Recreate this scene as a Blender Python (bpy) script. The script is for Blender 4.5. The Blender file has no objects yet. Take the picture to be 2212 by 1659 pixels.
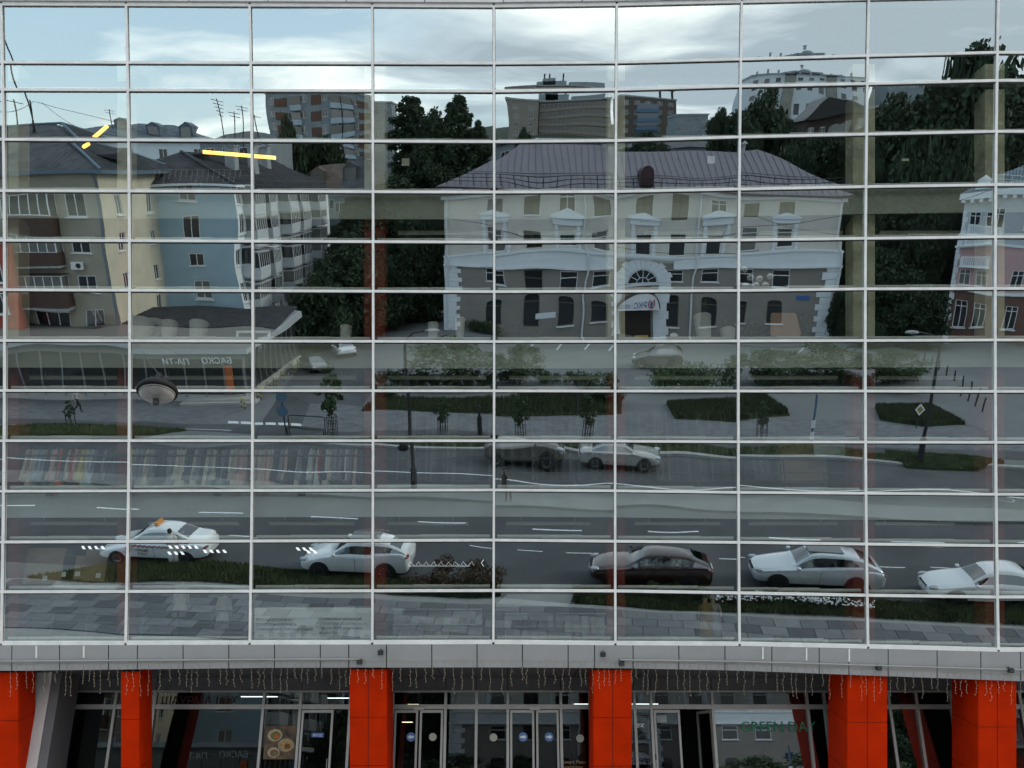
import bpy, bmesh, math, random
import numpy as np
from mathutils import Vector, Matrix
random.seed(7)
PI = math.pi
S = bpy.context.scene
COL = S.collection
# ------------------------------------------------------------------ camera, sky, sun, exposure
TILT = math.radians(19.0)          # the glass front leans out over the street by this angle
FPX, PX, PY = 1900.0, 1097.0, 1020.0
DIST, EYE = 21.0, 1.6
ST, CT = math.sin(TILT), math.cos(TILT)
cam = bpy.data.cameras.new('camera'); co = bpy.data.objects.new('camera', cam); COL.objects.link(co)
co.location = (0, 0, EYE); co.rotation_euler = (PI/2 + TILT, 0, 0)
cam.sensor_width = 36; cam.lens = 36*FPX/2212.0
cam.shift_x = (1106-PX)/2212.0; cam.shift_y = (PY-829.5)/2212.0
cam.clip_start = 0.05; cam.clip_end = 4000
S.camera = co
SUN_EL, SUN_AZ = math.radians(30), math.radians(98)      # azimuth clockwise from +Y
W = bpy.data.worlds.new('World'); S.world = W; W.use_nodes = True
def build_world():
    nt = W.node_tree; nt.nodes.clear(); N = nt.nodes.new; Lk = nt.links.new
    def math_(op, a, b=None):
        n = N('ShaderNodeMath'); n.operation = op
        for i, v in enumerate((a, b)):
            if v is None: continue
            if isinstance(v, (int, float)): n.inputs[i].default_value = v
            else: Lk(v, n.inputs[i])
        return n.outputs[0]
    out = N('ShaderNodeOutputWorld'); bg = N('ShaderNodeBackground'); bg.inputs[1].default_value = 0.1
    Lk(bg.outputs[0], out.inputs[0])
    sky = N('ShaderNodeTexSky'); sky.sky_type = 'NISHITA'; sky.sun_disc = False
    sky.sun_elevation = SUN_EL; sky.sun_rotation = SUN_AZ; sky.air_density = 1.0; sky.dust_density = 0.4
    tc = N('ShaderNodeTexCoord'); sx = N('ShaderNodeSeparateXYZ'); Lk(tc.outputs['Generated'], sx.inputs[0])
    x, y, z = sx.outputs
    zz = math_('ADD', math_('MAXIMUM', z, 0.0), 0.10)
    cv = N('ShaderNodeCombineXYZ'); Lk(math_('DIVIDE', x, zz), cv.inputs[0]); Lk(math_('DIVIDE', y, zz), cv.inputs[1])
    cv.inputs[2].default_value = 3.7
    def noise(scale, detail, rough, dist, off):
        m = N('ShaderNodeMapping'); m.inputs['Location'].default_value = off; m.inputs['Scale'].default_value = (1.0, 1.0, 1)
        Lk(cv.outputs[0], m.inputs[0])
        n = N('ShaderNodeTexNoise'); n.inputs['Scale'].default_value = scale; n.inputs['Detail'].default_value = detail
        n.inputs['Roughness'].default_value = rough; n.inputs['Distortion'].default_value = dist
        Lk(m.outputs[0], n.inputs['Vector']); return n.outputs[0]
    def ramp(v, stops):
        r = N('ShaderNodeValToRGB'); r.color_ramp.elements[0].position = stops[0][0]; r.color_ramp.elements[0].color = stops[0][1]
        r.color_ramp.elements[1].position = stops[-1][0]; r.color_ramp.elements[1].color = stops[-1][1]
        for p, c in stops[1:-1]:
            e = r.color_ramp.elements.new(p); e.color = c
        Lk(v, r.inputs[0]); return r.outputs[0]
    g = lambda v: (v, v, v, 1)
    # the deck thickens towards +X (the right of the picture) and thins out to blue on the left
    bias = math_('MULTIPLY', x, 0.55)
    cov = ramp(math_('ADD', math_('ADD', noise(0.6, 9, 0.56, 0.25, (2.3, 1.1, 0)), bias), 0.01), [(0.32, g(0)), (0.47, g(0.8)), (0.62, g(1))])
    shade = math_('SUBTRACT', noise(0.62, 8, 0.54, 0.25, (7.1, 4.2, 1.0)), math_('MULTIPLY', math_('ADD', x, 0.06), 0.24))
    ccol = ramp(shade, [(0.38, (4.4, 4.8, 5.1, 1)), (0.45, (6.4, 6.7, 6.9, 1)), (0.51, (8.9, 8.9, 8.6, 1)), (0.58, (12.4, 11.9, 10.9, 1))])
    hsv = N('ShaderNodeHueSaturation'); hsv.inputs['Saturation'].default_value = 0.8; hsv.inputs['Value'].default_value = 1.0
    Lk(sky.outputs[0], hsv.inputs['Color'])
    pale = N('ShaderNodeMix'); pale.data_type = 'RGBA'; pale.inputs['Factor'].default_value = 0.55    # thin high haze over the blue
    pale.inputs['B'].default_value = (6.3, 7.7, 8.6, 1); Lk(hsv.outputs[0], pale.inputs['A'])
    mx = N('ShaderNodeMix'); mx.data_type = 'RGBA'
    Lk(cov, mx.inputs['Factor']); Lk(pale.outputs['Result'], mx.inputs['A']); Lk(ccol, mx.inputs['B'])
    Lk(mx.outputs['Result'], bg.inputs[0])
build_world()
sd = bpy.data.lights.new('sun', 'SUN'); so = bpy.data.objects.new('sun', sd); COL.objects.link(so)
sd.energy = 0.9; sd.angle = math.radians(22); sd.color = (1.0, 0.92, 0.80)
to_sun = Vector((math.sin(SUN_AZ)*math.cos(SUN_EL), math.cos(SUN_AZ)*math.cos(SUN_EL), math.sin(SUN_EL)))
so.rotation_euler = to_sun.to_track_quat('Z', 'Y').to_euler(); so.location = (60, -40, 80)
vs = S.view_settings; vs.view_transform = 'Standard'; vs.look = 'None'; vs.gamma = 1; vs.use_curve_mapping = False
vs.exposure = 1.6
S.render.engine = 'CYCLES'
S.cycles.use_denoising = True
S.cycles.max_bounces = 10; S.cycles.glossy_bounces = 5; S.cycles.transparent_max_bounces = 16; S.cycles.diffuse_bounces = 3

# ------------------------------------------------------------------ layout: photograph coordinates <-> the place
HV, YV = EYE + 2*DIST*ST, 2*DIST*CT       # height and distance of the camera's mirror image behind the leaning glass
def _uf(py):
    u = (PY-py)/FPX; return -ST+u*CT, CT+u*ST
def gp(px, py, z=0.0):                    # point at height z across the street that the glass shows at (px, py)
    up, fw = _uf(py); L = fw*(HV-z)/(-up); return ((px-PX)/FPX*L/fw, YV-L)
def zr(py, Y):
    up, fw = _uf(py); return HV+(YV-Y)*up/fw
def xr(px, py, Y):
    up, fw = _uf(py); return (px-PX)/FPX*(YV-Y)/fw
def lo(px, py, d=0.0):                    # local (x, z) on the leaning front, d metres inside the glass
    k = (DIST+d)/FPX; return (px-PX)*k, (PY-py)*k
F0 = Vector((0, DIST*CT, EYE+DIST*ST))
FM = Matrix.Translation(F0) @ Matrix.Rotation(TILT, 4, 'X')
def fw_(px, py, d=0.0):
    x, z = lo(px, py, d); return FM @ Vector((x, d, z))
def sp(px, py, Y):                        # point on the vertical plane y = Y (shopfront) seen directly at (px, py)
    u = (PY-py)/FPX; up = ST+u*CT; f = CT-u*ST; w = Y/f
    return ((px-PX)/FPX*w, Y, EYE+w*up)
PHI = math.radians(6.0)                   # the street runs at this angle to the front

# ------------------------------------------------------------------ helpers
MATS = {}
def mat(name, col, rough=0.7, var=0.12, scale=2.0, bump=0.0, bscale=40.0, metal=0.0, spec=0.4, emit=None, estr=0.0, coat=0.0, stretch=None):
    if name in MATS: return MATS[name]
    m = bpy.data.materials.new(name); m.use_nodes = True; nt = m.node_tree; p = nt.nodes['Principled BSDF']
    p.inputs['Roughness'].default_value = rough; p.inputs['Metallic'].default_value = metal
    p.inputs['Specular IOR Level'].default_value = spec; p.inputs['Coat Weight'].default_value = coat
    c = tuple(col)
    if var > 0:
        tc = nt.nodes.new('ShaderNodeTexCoord'); mp = nt.nodes.new('ShaderNodeMapping'); n = nt.nodes.new('ShaderNodeTexNoise')
        if stretch: mp.inputs['Scale'].default_value = stretch
        n.inputs['Scale'].default_value = scale; n.inputs['Detail'].default_value = 6; n.inputs['Roughness'].default_value = 0.65
        nt.links.new(tc.outputs['Object'], mp.inputs[0]); nt.links.new(mp.outputs[0], n.inputs['Vector'])
        r = nt.nodes.new('ShaderNodeValToRGB')
        r.color_ramp.elements[0].position = 0.3; r.color_ramp.elements[1].position = 0.72
        r.color_ramp.elements[0].color = tuple(v*(1-var) for v in c)+(1,); r.color_ramp.elements[1].color = tuple(min(1, v*(1+var)) for v in c)+(1,)
        nt.links.new(n.outputs[0], r.inputs[0]); nt.links.new(r.outputs[0], p.inputs['Base Color'])
        if bump > 0:
            n2 = nt.nodes.new('ShaderNodeTexNoise'); n2.inputs['Scale'].default_value = bscale; n2.inputs['Detail'].default_value = 4
            nt.links.new(tc.outputs['Object'], n2.inputs['Vector'])
            b = nt.nodes.new('ShaderNodeBump'); b.inputs['Strength'].default_value = bump; b.inputs['Distance'].default_value = 0.02
            nt.links.new(n2.outputs[0], b.inputs['Height']); nt.links.new(b.outputs[0], p.inputs['Normal'])
    else:
        p.inputs['Base Color'].default_value = c+(1,)
    if emit:
        p.inputs['Emission Color'].default_value = tuple(emit)+(1,); p.inputs['Emission Strength'].default_value = estr
    MATS[name] = m; return m
def glass_mat(name, fac, tint=(0.5, 0.55, 0.55), gloss=(0.9, 0.97, 1.0), rough=0.0):
    m = bpy.data.materials.new(name); m.use_nodes = True; nt = m.node_tree; nt.nodes.clear()
    o = nt.nodes.new('ShaderNodeOutputMaterial'); mx = nt.nodes.new('ShaderNodeMixShader')
    t = nt.nodes.new('ShaderNodeBsdfTransparent'); g = nt.nodes.new('ShaderNodeBsdfGlossy')
    t.inputs[0].default_value = tuple(tint)+(1,); g.inputs['Color'].default_value = tuple(gloss)+(1,); g.inputs['Roughness'].default_value = rough
    mx.inputs[0].default_value = fac
    nt.links.new(t.outputs[0], mx.inputs[1]); nt.links.new(g.outputs[0], mx.inputs[2]); nt.links.new(mx.outputs[0], o.inputs[0])
    MATS[name] = m; return m

class MB:
    """collects faces; build() links them as ONE mesh object"""
    def __init__(s, T=None): s.v = []; s.f = []; s.m = []; s.mi = 0; s.T = T; s.sm = False
    def add(s, vs, fs):
        b = len(s.v)
        s.v += [tuple(s.T(*p)) if s.T else tuple(p) for p in vs]
        for f in fs: s.f.append(tuple(i+b for i in f)); s.m.append(s.mi)
        return s
    def box(s, x0, x1, y0, y1, z0, z1):
        return s.add([(x0,y0,z0),(x1,y0,z0),(x1,y1,z0),(x0,y1,z0),(x0,y0,z1),(x1,y0,z1),(x1,y1,z1),(x0,y1,z1)],
                     [(0,3,2,1),(4,5,6,7),(0,1,5,4),(1,2,6,5),(2,3,7,6),(3,0,4,7)])
    def quad(s, a, b, c, d): return s.add([a, b, c, d], [(0,1,2,3)])
    def poly(s, pts): return s.add(pts, [tuple(range(len(pts)))])
    def slab(s, pts, z0, z1):            # ground polygon given height
        n = len(pts)
        ar = sum(pts[i][0]*pts[(i+1)%n][1]-pts[(i+1)%n][0]*pts[i][1] for i in range(n))
        if ar < 0: pts = pts[::-1]
        v = [(p[0], p[1], z0) for p in pts]+[(p[0], p[1], z1) for p in pts]
        f = [tuple(range(n, 2*n))]+[(i, (i+1)%n, n+(i+1)%n, n+i) for i in range(n)]
        return s.add(v, f)
    def prism(s, pts, y0, y1):           # outline in x,z pushed along y
        n = len(pts); v = [(p[0], y0, p[1]) for p in pts]+[(p[0], y1, p[1]) for p in pts]
        f = [tuple(range(n)), tuple(range(2*n-1, n-1, -1))]+[(i, n+i, n+(i+1)%n, (i+1)%n) for i in range(n)]
        return s.add(v, f)
    def tube(s, path, r, n=6, r1=None):
        path = [Vector(p) for p in path]; r1 = r if r1 is None else r1; vs = []; fs = []
        for i, p in enumerate(path):
            d = (path[min(i+1, len(path)-1)]-path[max(i-1, 0)]).normalized()
            a = d.cross(Vector((0,0,1)) if abs(d.z) < 0.9 else Vector((1,0,0))).normalized(); b = d.cross(a)
            rr = r+(r1-r)*i/max(1, len(path)-1)
            vs += [tuple(p+(a*math.cos(2*PI*k/n)+b*math.sin(2*PI*k/n))*rr) for k in range(n)]
        for i in range(len(path)-1):
            for k in range(n):
                k2 = (k+1) % n; fs.append((i*n+k, i*n+k2, (i+1)*n+k2, (i+1)*n+k))
        fs.append(tuple(range(n-1, -1, -1))); fs.append(tuple(range((len(path)-1)*n, len(path)*n)))
        return s.add(vs, fs)
    def lathe(s, prof, n=16, c=(0,0,0)):
        vs = []; fs = []
        for r, z in prof: vs += [(c[0]+r*math.cos(2*PI*k/n), c[1]+r*math.sin(2*PI*k/n), c[2]+z) for k in range(n)]
        for i in range(len(prof)-1):
            for k in range(n):
                k2 = (k+1) % n; fs.append((i*n+k, i*n+k2, (i+1)*n+k2, (i+1)*n+k))
        fs.append(tuple(range(n-1, -1, -1))); fs.append(tuple(range((len(prof)-1)*n, len(prof)*n)))
        return s.add(vs, fs)
    def ball(s, c, rx, ry=None, rz=None, n=10, m=7):
        ry = ry or rx; rz = rz or rx; vs = []; fs = []
        for i in range(m+1):
            a = PI*i/m
            vs += [(c[0]+rx*math.sin(a)*math.cos(2*PI*k/n), c[1]+ry*math.sin(a)*math.sin(2*PI*k/n), c[2]-rz*math.cos(a)) for k in range(n)]
        for i in range(m):
            for k in range(n): fs.append((i*n+k, i*n+(k+1)%n, (i+1)*n+(k+1)%n, (i+1)*n+k))
        return s.add(vs, fs)
    def mesh(s, name, mats, smooth=None):
        me = bpy.data.meshes.new(name); me.from_pydata(s.v, [], s.f)
        for m in (mats if isinstance(mats, (list, tuple)) else [mats]): me.materials.append(m)
        if any(s.m): me.polygons.foreach_set('material_index', s.m)
        if s.sm if smooth is None else smooth: me.polygons.foreach_set('use_smooth', [True]*len(s.f))
        me.update(); return me
    def build(s, name, mats, parent=None, smooth=None, loc=None, rot=None):
        return put(name, s.mesh(name, mats, smooth), parent, loc, rot)
def put(name, me, parent=None, loc=None, rot=None, scale=None):
    o = bpy.data.objects.new(name, me); COL.objects.link(o)
    if parent is not None: o.parent = parent
    if loc is not None: o.location = loc
    if rot is not None: o.rotation_euler = rot
    if scale is not None: o.scale = scale
    return o
def tag(o, label, cat, group=None):
    o['label'] = label; o['category'] = cat
    if group: o['group'] = group
    return o
def thing(name, label, cat, loc=(0,0,0), rz=0.0, group=None, rot=None):
    o = bpy.data.objects.new(name, None); COL.objects.link(o); o.location = loc
    o.rotation_euler = rot if rot else (0, 0, rz); o.empty_display_size = 0.2
    return tag(o, label, cat, group)
def kids(o): return [c for c in COL.objects if c.parent == o]
def copy_tree(o, label=None, loc=None, rz=None, group=None):
    kid = {}
    def rec(a, parent):
        b = a.copy(); COL.objects.link(b)
        if parent is not None: b.parent = parent
        for c in TREE.get(a.name, []): rec(c, b)
        return b
    r = rec(o, None)
    if label: r['label'] = label
    if group: r['group'] = group
    if loc is not None: r.location = loc
    if rz is not None: r.rotation_euler = (0, 0, rz)
    return r
TREE = {}
def note_tree(root):                      # remember the children of a thing so that it can be copied
    allo = list(COL.objects)
    by = {}
    for c in allo:
        if c.parent is not None: by.setdefault(c.parent.name, []).append(c)
    def rec(o):
        TREE[o.name] = by.get(o.name, [])
        for c in TREE[o.name]: rec(c)
    rec(root)
def kind(o, k): o['kind'] = k; return o
def text(body, name, m, parent, size, loc, rot, align='LEFT', depth=0.004, shear=0.0, scale=(1,1,1)):
    c = bpy.data.curves.new(name, 'FONT'); c.body = body; c.size = size; c.align_x = align; c.extrude = depth; c.shear = shear
    c.resolution_u = 3
    o = bpy.data.objects.new(name, c); COL.objects.link(o); c.materials.append(m)
    if parent is not None: o.parent = parent
    o.location = loc; o.rotation_euler = rot; o.scale = scale
    return o
def wallgrid(mb, T, x0, x1, z0, z1, ops, rev=0.18):
    """wall in x,z (outside is +y) with rectangular openings and their reveals"""
    xs = sorted({x0, x1} | {v for o in ops for v in (o[0], o[1]) if x0 < v < x1})
    zs = sorted({z0, z1} | {v for o in ops for v in (o[2], o[3]) if z0 < v < z1})
    q = lambda *p: mb.add([T(*a) for a in p], [(0,1,2,3)])
    for i in range(len(xs)-1):
        for j in range(len(zs)-1):
            cx, cz = (xs[i]+xs[i+1])/2, (zs[j]+zs[j+1])/2
            if any(o[0] < cx < o[1] and o[2] < cz < o[3] for o in ops): continue
            q((xs[i+1],0,zs[j]), (xs[i],0,zs[j]), (xs[i],0,zs[j+1]), (xs[i+1],0,zs[j+1]))
    for a, b, c, d in [o[:4] for o in ops]:
        q((a,0,c),(b,0,c),(b,-rev,c),(a,-rev,c)); q((a,0,d),(a,-rev,d),(b,-rev,d),(b,0,d))
        q((a,0,c),(a,-rev,c),(a,-rev,d),(a,0,d)); q((b,0,c),(b,0,d),(b,-rev,d),(b,-rev,c))
ident = lambda x, y, z: (x, y, z)
WCACHE = {}
def window(parent, x, z, w, h, frame, pane, loc_y=-0.12, sash=2, trans=0.0, T=None, rz=0.0, sill=None, name='window', org=(0,0,0), curtain=None):
    """a window part with its pane (and sill) as sub-parts; x = middle, z = bottom, on the wall plane y = 0 of org/rz"""
    key = (round(w,2), round(h,2), sash, round(trans,2), frame.name)
    if key not in WCACHE:
        b = MB(); t = min(0.07, w*0.07)
        b.box(-w/2,-w/2+t,0,.06,0,h).box(w/2-t,w/2,0,.06,0,h).box(-w/2+t,w/2-t,0,.06,0,t).box(-w/2+t,w/2-t,0,.06,h-t,h)
        for k in range(1, sash):
            xx = -w/2+w*k/sash; b.box(xx-t*.5, xx+t*.5, 0.002, .055, t, h-t)
        if trans: b.box(-w/2+t, w/2-t, 0.004, .05, h-trans-t*.5, h-trans+t*.5)
        p = MB().box(-w/2+t*.5, w/2-t*.5, 0.012, .025, t*.5, h-t*.5)
        WCACHE[key] = (b.mesh('window', frame), {}, p)
    fm, pm, p = WCACHE[key]
    if pane.name not in pm: pm[pane.name] = p.mesh('pane', pane)
    c, s = math.cos(rz), math.sin(rz)
    o = put(name, fm, parent, (org[0]+c*x-s*loc_y, org[1]+s*x+c*loc_y, org[2]+z), (0,0,rz))
    put('pane', pm[pane.name], o)
    if sill is not None:
        k2 = ('sill', round(w,2), sill.name)
        if k2 not in WCACHE: WCACHE[k2] = MB().box(-w/2-.1, w/2+.1, .06, .26, -.09, -.002).mesh('sill', sill)
        put('sill', WCACHE[k2], o)
    return o
# ------------------------------------------------------------------ materials
M_frame = mat('white_aluminium', (0.76, 0.74, 0.71), 0.45, 0.12, 2.6)
M_gasket = mat('black_gasket', (0.02, 0.02, 0.02), 0.7, 0)
M_glass = glass_mat('coated_glass', 0.345, (0.78, 0.81, 0.79), (0.84, 0.96, 1.0))
M_shop_glass = glass_mat('shop_glass', 0.05, (0.60, 0.64, 0.63), (0.9, 0.97, 1.0))
M_shop_glass2 = glass_mat('bright_shop_glass', 0.22, (0.60, 0.64, 0.63), (0.9, 0.97, 1.0))
M_fascia = mat('grey_composite_panel', (0.34, 0.335, 0.335), 0.38, 0.07, 0.9, metal=0.25)
M_joint = mat('dark_joint', (0.03, 0.03, 0.032), 0.8, 0)
M_orange = mat('orange_cladding', (0.47, 0.021, 0.0004), 0.6, 0.16, 1.5, spec=.05, bump=0.05, bscale=220)
M_soffit = mat('dark_soffit', (0.085, 0.085, 0.09), 0.6, 0.08)
M_steel = mat('brushed_steel', (0.36, 0.355, 0.34), 0.4, 0.1, 4, metal=0.5)
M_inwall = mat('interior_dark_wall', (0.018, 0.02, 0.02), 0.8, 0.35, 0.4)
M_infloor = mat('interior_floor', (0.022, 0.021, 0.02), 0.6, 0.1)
M_bulk = mat('olive_plaster_bulkhead', (0.36, 0.36, 0.295), 0.8, 0.06, 1.0)
M_bulk2 = mat('grey_plaster_bulkhead', (0.45, 0.46, 0.445), 0.8, 0.06, 1.0)
M_pillar = mat('cream_pillar', (0.58, 0.54, 0.38), 0.8, 0.08)
M_opillar = mat('red_orange_pillar', (0.19, 0.017, 0.005), 0.6, 0.06)
M_duct = mat('cream_heating_pipe', (0.52, 0.51, 0.46), 0.5, 0.08)
M_fix = mat('white_light_fitting', (0.9, 0.87, 0.72), 0.5, 0)
M_matte = mat('matte_black_metal', (.012,.012,.013), .75, 0, spec=.15)
M_black = mat('black_plastic', (0.018, 0.018, 0.02), 0.45, 0)
M_asphalt = mat('asphalt', (0.085, 0.088, 0.094), 0.85, 0.34, 0.28, bump=0.25, bscale=60)
M_asph2 = mat('old_asphalt', (0.17, 0.175, 0.18), 0.9, 0.15, 0.25, bump=0.2, bscale=60)
M_kerb = mat('concrete_kerb', (0.34, 0.34, 0.33), 0.85, 0.12, 3)
M_line = mat('road_paint', (0.75, 0.76, 0.78), 0.6, 0.15, 6)
M_grass = mat('grass_soil', (0.045, 0.062, 0.024), 0.95, 0.4, 2.5)
M_blade = mat('grass_blade', (0.10, 0.125, 0.06), 0.8, 0.5, 1.5)
M_lawn = mat('dark_lawn_blade', (0.055, 0.072, 0.034), 0.8, 0.5, 1.0)
M_leaf = mat('dark_leaf', (0.030, 0.052, 0.024), 0.75, 0.5, 0.6)
M_leaf2 = mat('mid_leaf', (0.06, 0.095, 0.04), 0.75, 0.5, 0.6)
M_leaf3 = mat('red_barberry_leaf', (0.11, 0.075, 0.05), 0.75, 0.5, 3)
M_bark = mat('bark', (0.06, 0.05, 0.042), 0.95, 0.3, 8)
M_flower = mat('white_petal', (0.8, 0.8, 0.82), 0.7, 0.05)
M_white = mat('white_paint', (0.80, 0.80, 0.80), 0.5, 0.04)
M_wpane = mat('dark_window_pane', (0.018, 0.022, 0.026), 0.08, 0, spec=0.8)
M_wpane2 = mat('curtained_pane', (0.16, 0.16, 0.15), 0.12, 0.35, 6, spec=0.7, stretch=(6, 1, 0.4))
M_olive = mat('boarded_window', (0.17, 0.15, 0.10), 0.7, 0.06)
M_wframe = mat('white_window_frame', (0.78, 0.79, 0.80), 0.5, 0)
M_dframe = mat('brown_window_frame', (0.10, 0.08, 0.06), 0.6, 0)

# ------------------------------------------------------------------ ground, roads, pavements
def G(*pts): return [gp(a, b) for a, b in pts]
def sheet(name, pts, z, m):
    b = MB(); p = pts
    ar = sum(p[i][0]*p[(i+1)%len(p)][1]-p[(i+1)%len(p)][0]*p[i][1] for i in range(len(p)))
    if ar < 0: p = p[::-1]
    b.poly([(q[0], q[1], z) for q in p])
    return kind(b.build(name, m), 'structure')
def raised(name, pts, h, m, z0=-0.05):
    return kind(MB().slab(pts, z0, h).build(name, m), 'structure')
sheet('ground', [(-900, -900), (900, -900), (900, 900), (-900, 900)], 0.0, M_asph2)
def st(x, v):                             # point on the street: x along, v = distance from the island kerb towards the front
    return (x - v*math.sin(PHI)*0, 0.25+0.106*x+v)
sheet('road', [st(-60, 0), st(60, 0), st(60, 8.6), st(-60, 8.6)], 0.004, M_asphalt)
raised('traffic_island', [st(-60, 0), st(60, 0), st(60, -1.75), st(-60, -1.75)], 0.13, mat('island_paving', (.17,.175,.175), .9, .2, .8))
sheet('far_carriageway', [st(-60, -1.75), st(60, -1.75), st(60, -8.4), st(-60, -8.4)], 0.004, M_asphalt)
mk = MB()
for k in range(-7, 9):
    x0 = k*5.2+1.1
    mk.poly([st(x0, 2.35)+(.008,), st(x0+2.2, 2.35)+(.008,), st(x0+2.2, 2.47)+(.008,), st(x0, 2.47)+(.008,)])
mk.poly([st(-60, -4.05)+(.008,), st(60, -4.05)+(.008,), st(60, -3.93)+(.008,), st(-60, -3.93)+(.008,)])
mk.poly([st(-60, .22)+(.134,), st(60, .22)+(.134,), st(60, .3)+(.134,), st(-60, .3)+(.134,)]) if False else None
for k in range(-8, 12):
    x0 = k*2.1+.4
    mk.poly([st(x0, 5.05)+(.008,), st(x0+1.1, 5.05)+(.008,), st(x0+1.1, 5.13)+(.008,), st(x0, 5.13)+(.008,)])
kind(mk.build('road_marking', M_line), 'structure')
# zebra dashes across the side road on the left
zb = MB()
for row in (917, 934):
    for k in range(7):
        c = gp(500+k*27+(0 if row < 925 else -22), row)
        zb.poly([(c[0]-.3, c[1]-.25, .012), (c[0]+.35, c[1]-.25, .012), (c[0]+.5, c[1]+.25, .012), (c[0]-.15, c[1]+.25, .012)])
kind(zb.build('crossing_marking', M_line), 'structure')
# near side: kerb, verge, pavement
verge_a = G((464,1223),(650,1238),(888,1252),(1085,1262),(1080,1296),(811,1284),(600,1275),(420,1268),(200,1268),(60,1256),(209,1232),(330,1222))
verge_b = G((1240,1280),(1400,1284),(1620,1291),(1887,1303),(2212,1321),(2500,1337),(2500,1376),(2212,1360),(1870,1342),(1477,1324),(1234,1310))
for v in (verge_a, verge_b):
    raised('kerb_stone', v, 0.12, M_kerb)
    cx = sum(p[0] for p in v)/len(v); cy = sum(p[1] for p in v)/len(v)
    ins = [(p[0]+(cx-p[0])*0.012, p[1]+(cy-p[1])*0.07) for p in v]
    raised('verge_soil', ins, 0.125, M_grass)
raised('pavement_base', G((-300,1262),(60,1256),(200,1268),(420,1268),(600,1275),(811,1284),(1080,1297),(1234,1310),(1477,1324),(1870,1342),(2212,1360),(2500,1376),(2500,1800),(-300,1800)), 0.10, M_kerb)
def slab_mats():
    cols = [(.17,.175,.185),(.20,.205,.215),(.14,.145,.155),(.235,.235,.245),(.11,.115,.125)]
    return [mat('paving_tone_'+w, c, 0.8, 0.15, 5) for w, c in zip(('grey','light','dark','pale','slate'), cols)]
walk = kind(put('sidewalk', None), 'structure')
SM = slab_mats()
sl_mesh = [MB().box(-.44,.44,-.29,.29,0,.045).mesh('paving_slab', m) for m in SM]
rs = random.Random(3)
edge = [gp(a, b) for a, b in ((-200,1262),(60,1256),(200,1268),(420,1268),(600,1275),(811,1284),(1080,1297),(1234,1310),(1477,1324),(1870,1342),(2212,1360),(2500,1376))]
def edge_y(x):
    for (a, b), (c, d) in zip(edge, edge[1:]):
        if a <= x <= c: return b+(d-b)*(x-a)/(c-a)
    return edge[-1][1] if x > edge[-1][0] else edge[0][1]
ns = 0
for j in range(9):
    for i in range(-24, 26):
        x = i*.9+(j % 3)*.3; y = 9.2+j*.6+.106*x
        if y-.32 < edge_y(x)+.1 or y > 13.9 or ns >= 298: continue
        if abs(x) > 19.5: continue
        o = put('paving_slab', sl_mesh[rs.choice([0,0,1,1,2,3,4])], walk, (x, y, .10), (0, 0, PHI)); ns += 1
# far side: kerb, lawn strip, cycle lane, plaza, lawn beds
def tile_mat(name, c1, c2, sc, rot):
    m = bpy.data.materials.new(name); m.use_nodes = True; nt = m.node_tree; p = nt.nodes['Principled BSDF']
    tc = nt.nodes.new('ShaderNodeTexCoord'); mp = nt.nodes.new('ShaderNodeMapping'); br = nt.nodes.new('ShaderNodeTexBrick')
    mp.inputs['Rotation'].default_value = (0, 0, rot)
    br.inputs['Scale'].default_value = sc; br.inputs['Color1'].default_value = c1+(1,); br.inputs['Color2'].default_value = c2+(1,)
    br.inputs['Mortar'].default_value = tuple(v*.6 for v in c1)+(1,); br.inputs['Mortar Size'].default_value = 0.012; br.inputs['Bias'].default_value = -.1
    nt.links.new(tc.outputs['Object'], mp.inputs[0]); nt.links.new(mp.outputs[0], br.inputs['Vector']); nt.links.new(br.outputs[0], p.inputs['Base Color'])
    p.inputs['Roughness'].default_value = .85; return m
M_plaza = tile_mat('plaza_paving', (.12,.125,.135), (.20,.205,.215), 1.1, PHI)
raised('far_kerb', [st(-13.2, -8.4), st(60, -8.4), st(60, -8.75), st(-13.0, -8.75)], 0.14, M_kerb)
raised('lawn_strip_soil', [st(-13.0, -8.76), st(26, -8.76), st(26, -10.2), st(-12.4, -10.2)], 0.13, M_grass)
sheet('cycle_lane', [st(-60, -10.2), st(60, -10.2), st(60, -11.9), st(-60, -11.9)], 0.016, M_asphalt)
sheet('cycle_lane_marking', [st(-60, -10.55), st(-17, -10.55), st(-17, -10.63), st(-60, -10.63)], 0.020, M_line)
sheet('plaza_paving', [st(-13, -11.9), st(30, -11.9), st(30, -17.2), st(-13.5, -17.2)], 0.016, M_plaza)
sheet('plaza_paving', [st(-60, -11.9), st(-19, -11.9), st(-17.0, -17.5), st(-60, -17.5)], 0.016, M_plaza)
raised('lawn_bed', G((775,890),(820,862),(1340,862),(1340,893),(1100,897),(850,888)), 0.11, M_grass)
raised('lawn_bed', G((1460,905),(1440,868),(1640,862),(1700,900),(1600,912)), 0.11, M_grass)
raised('lawn_bed', G((1900,905),(1890,880),(2010,872),(2090,922),(2000,925)), 0.11, M_grass)
raised('lawn_bed', G((1915,975),(2080,985),(2165,1000),(2120,1018),(1960,1010)), 0.13, M_grass)
raised('lawn_strip_soil', G((-100,925),(250,925),(400,936),(300,948),(-100,948)), 0.13, M_grass)
raised('lawn_bed', G((588,760),(660,742),(700,742),(640,775)), 0.11, M_grass)
sheet('side_road', G((545,945),(720,945),(800,850),(810,742),(700,742),(640,800)), 0.006, M_asphalt)
raised('forecourt', [(-12, -41.0), (36, -41.0), (36, -60), (-12, -60)], 0.12, M_asph2)
pk = MB()
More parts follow.
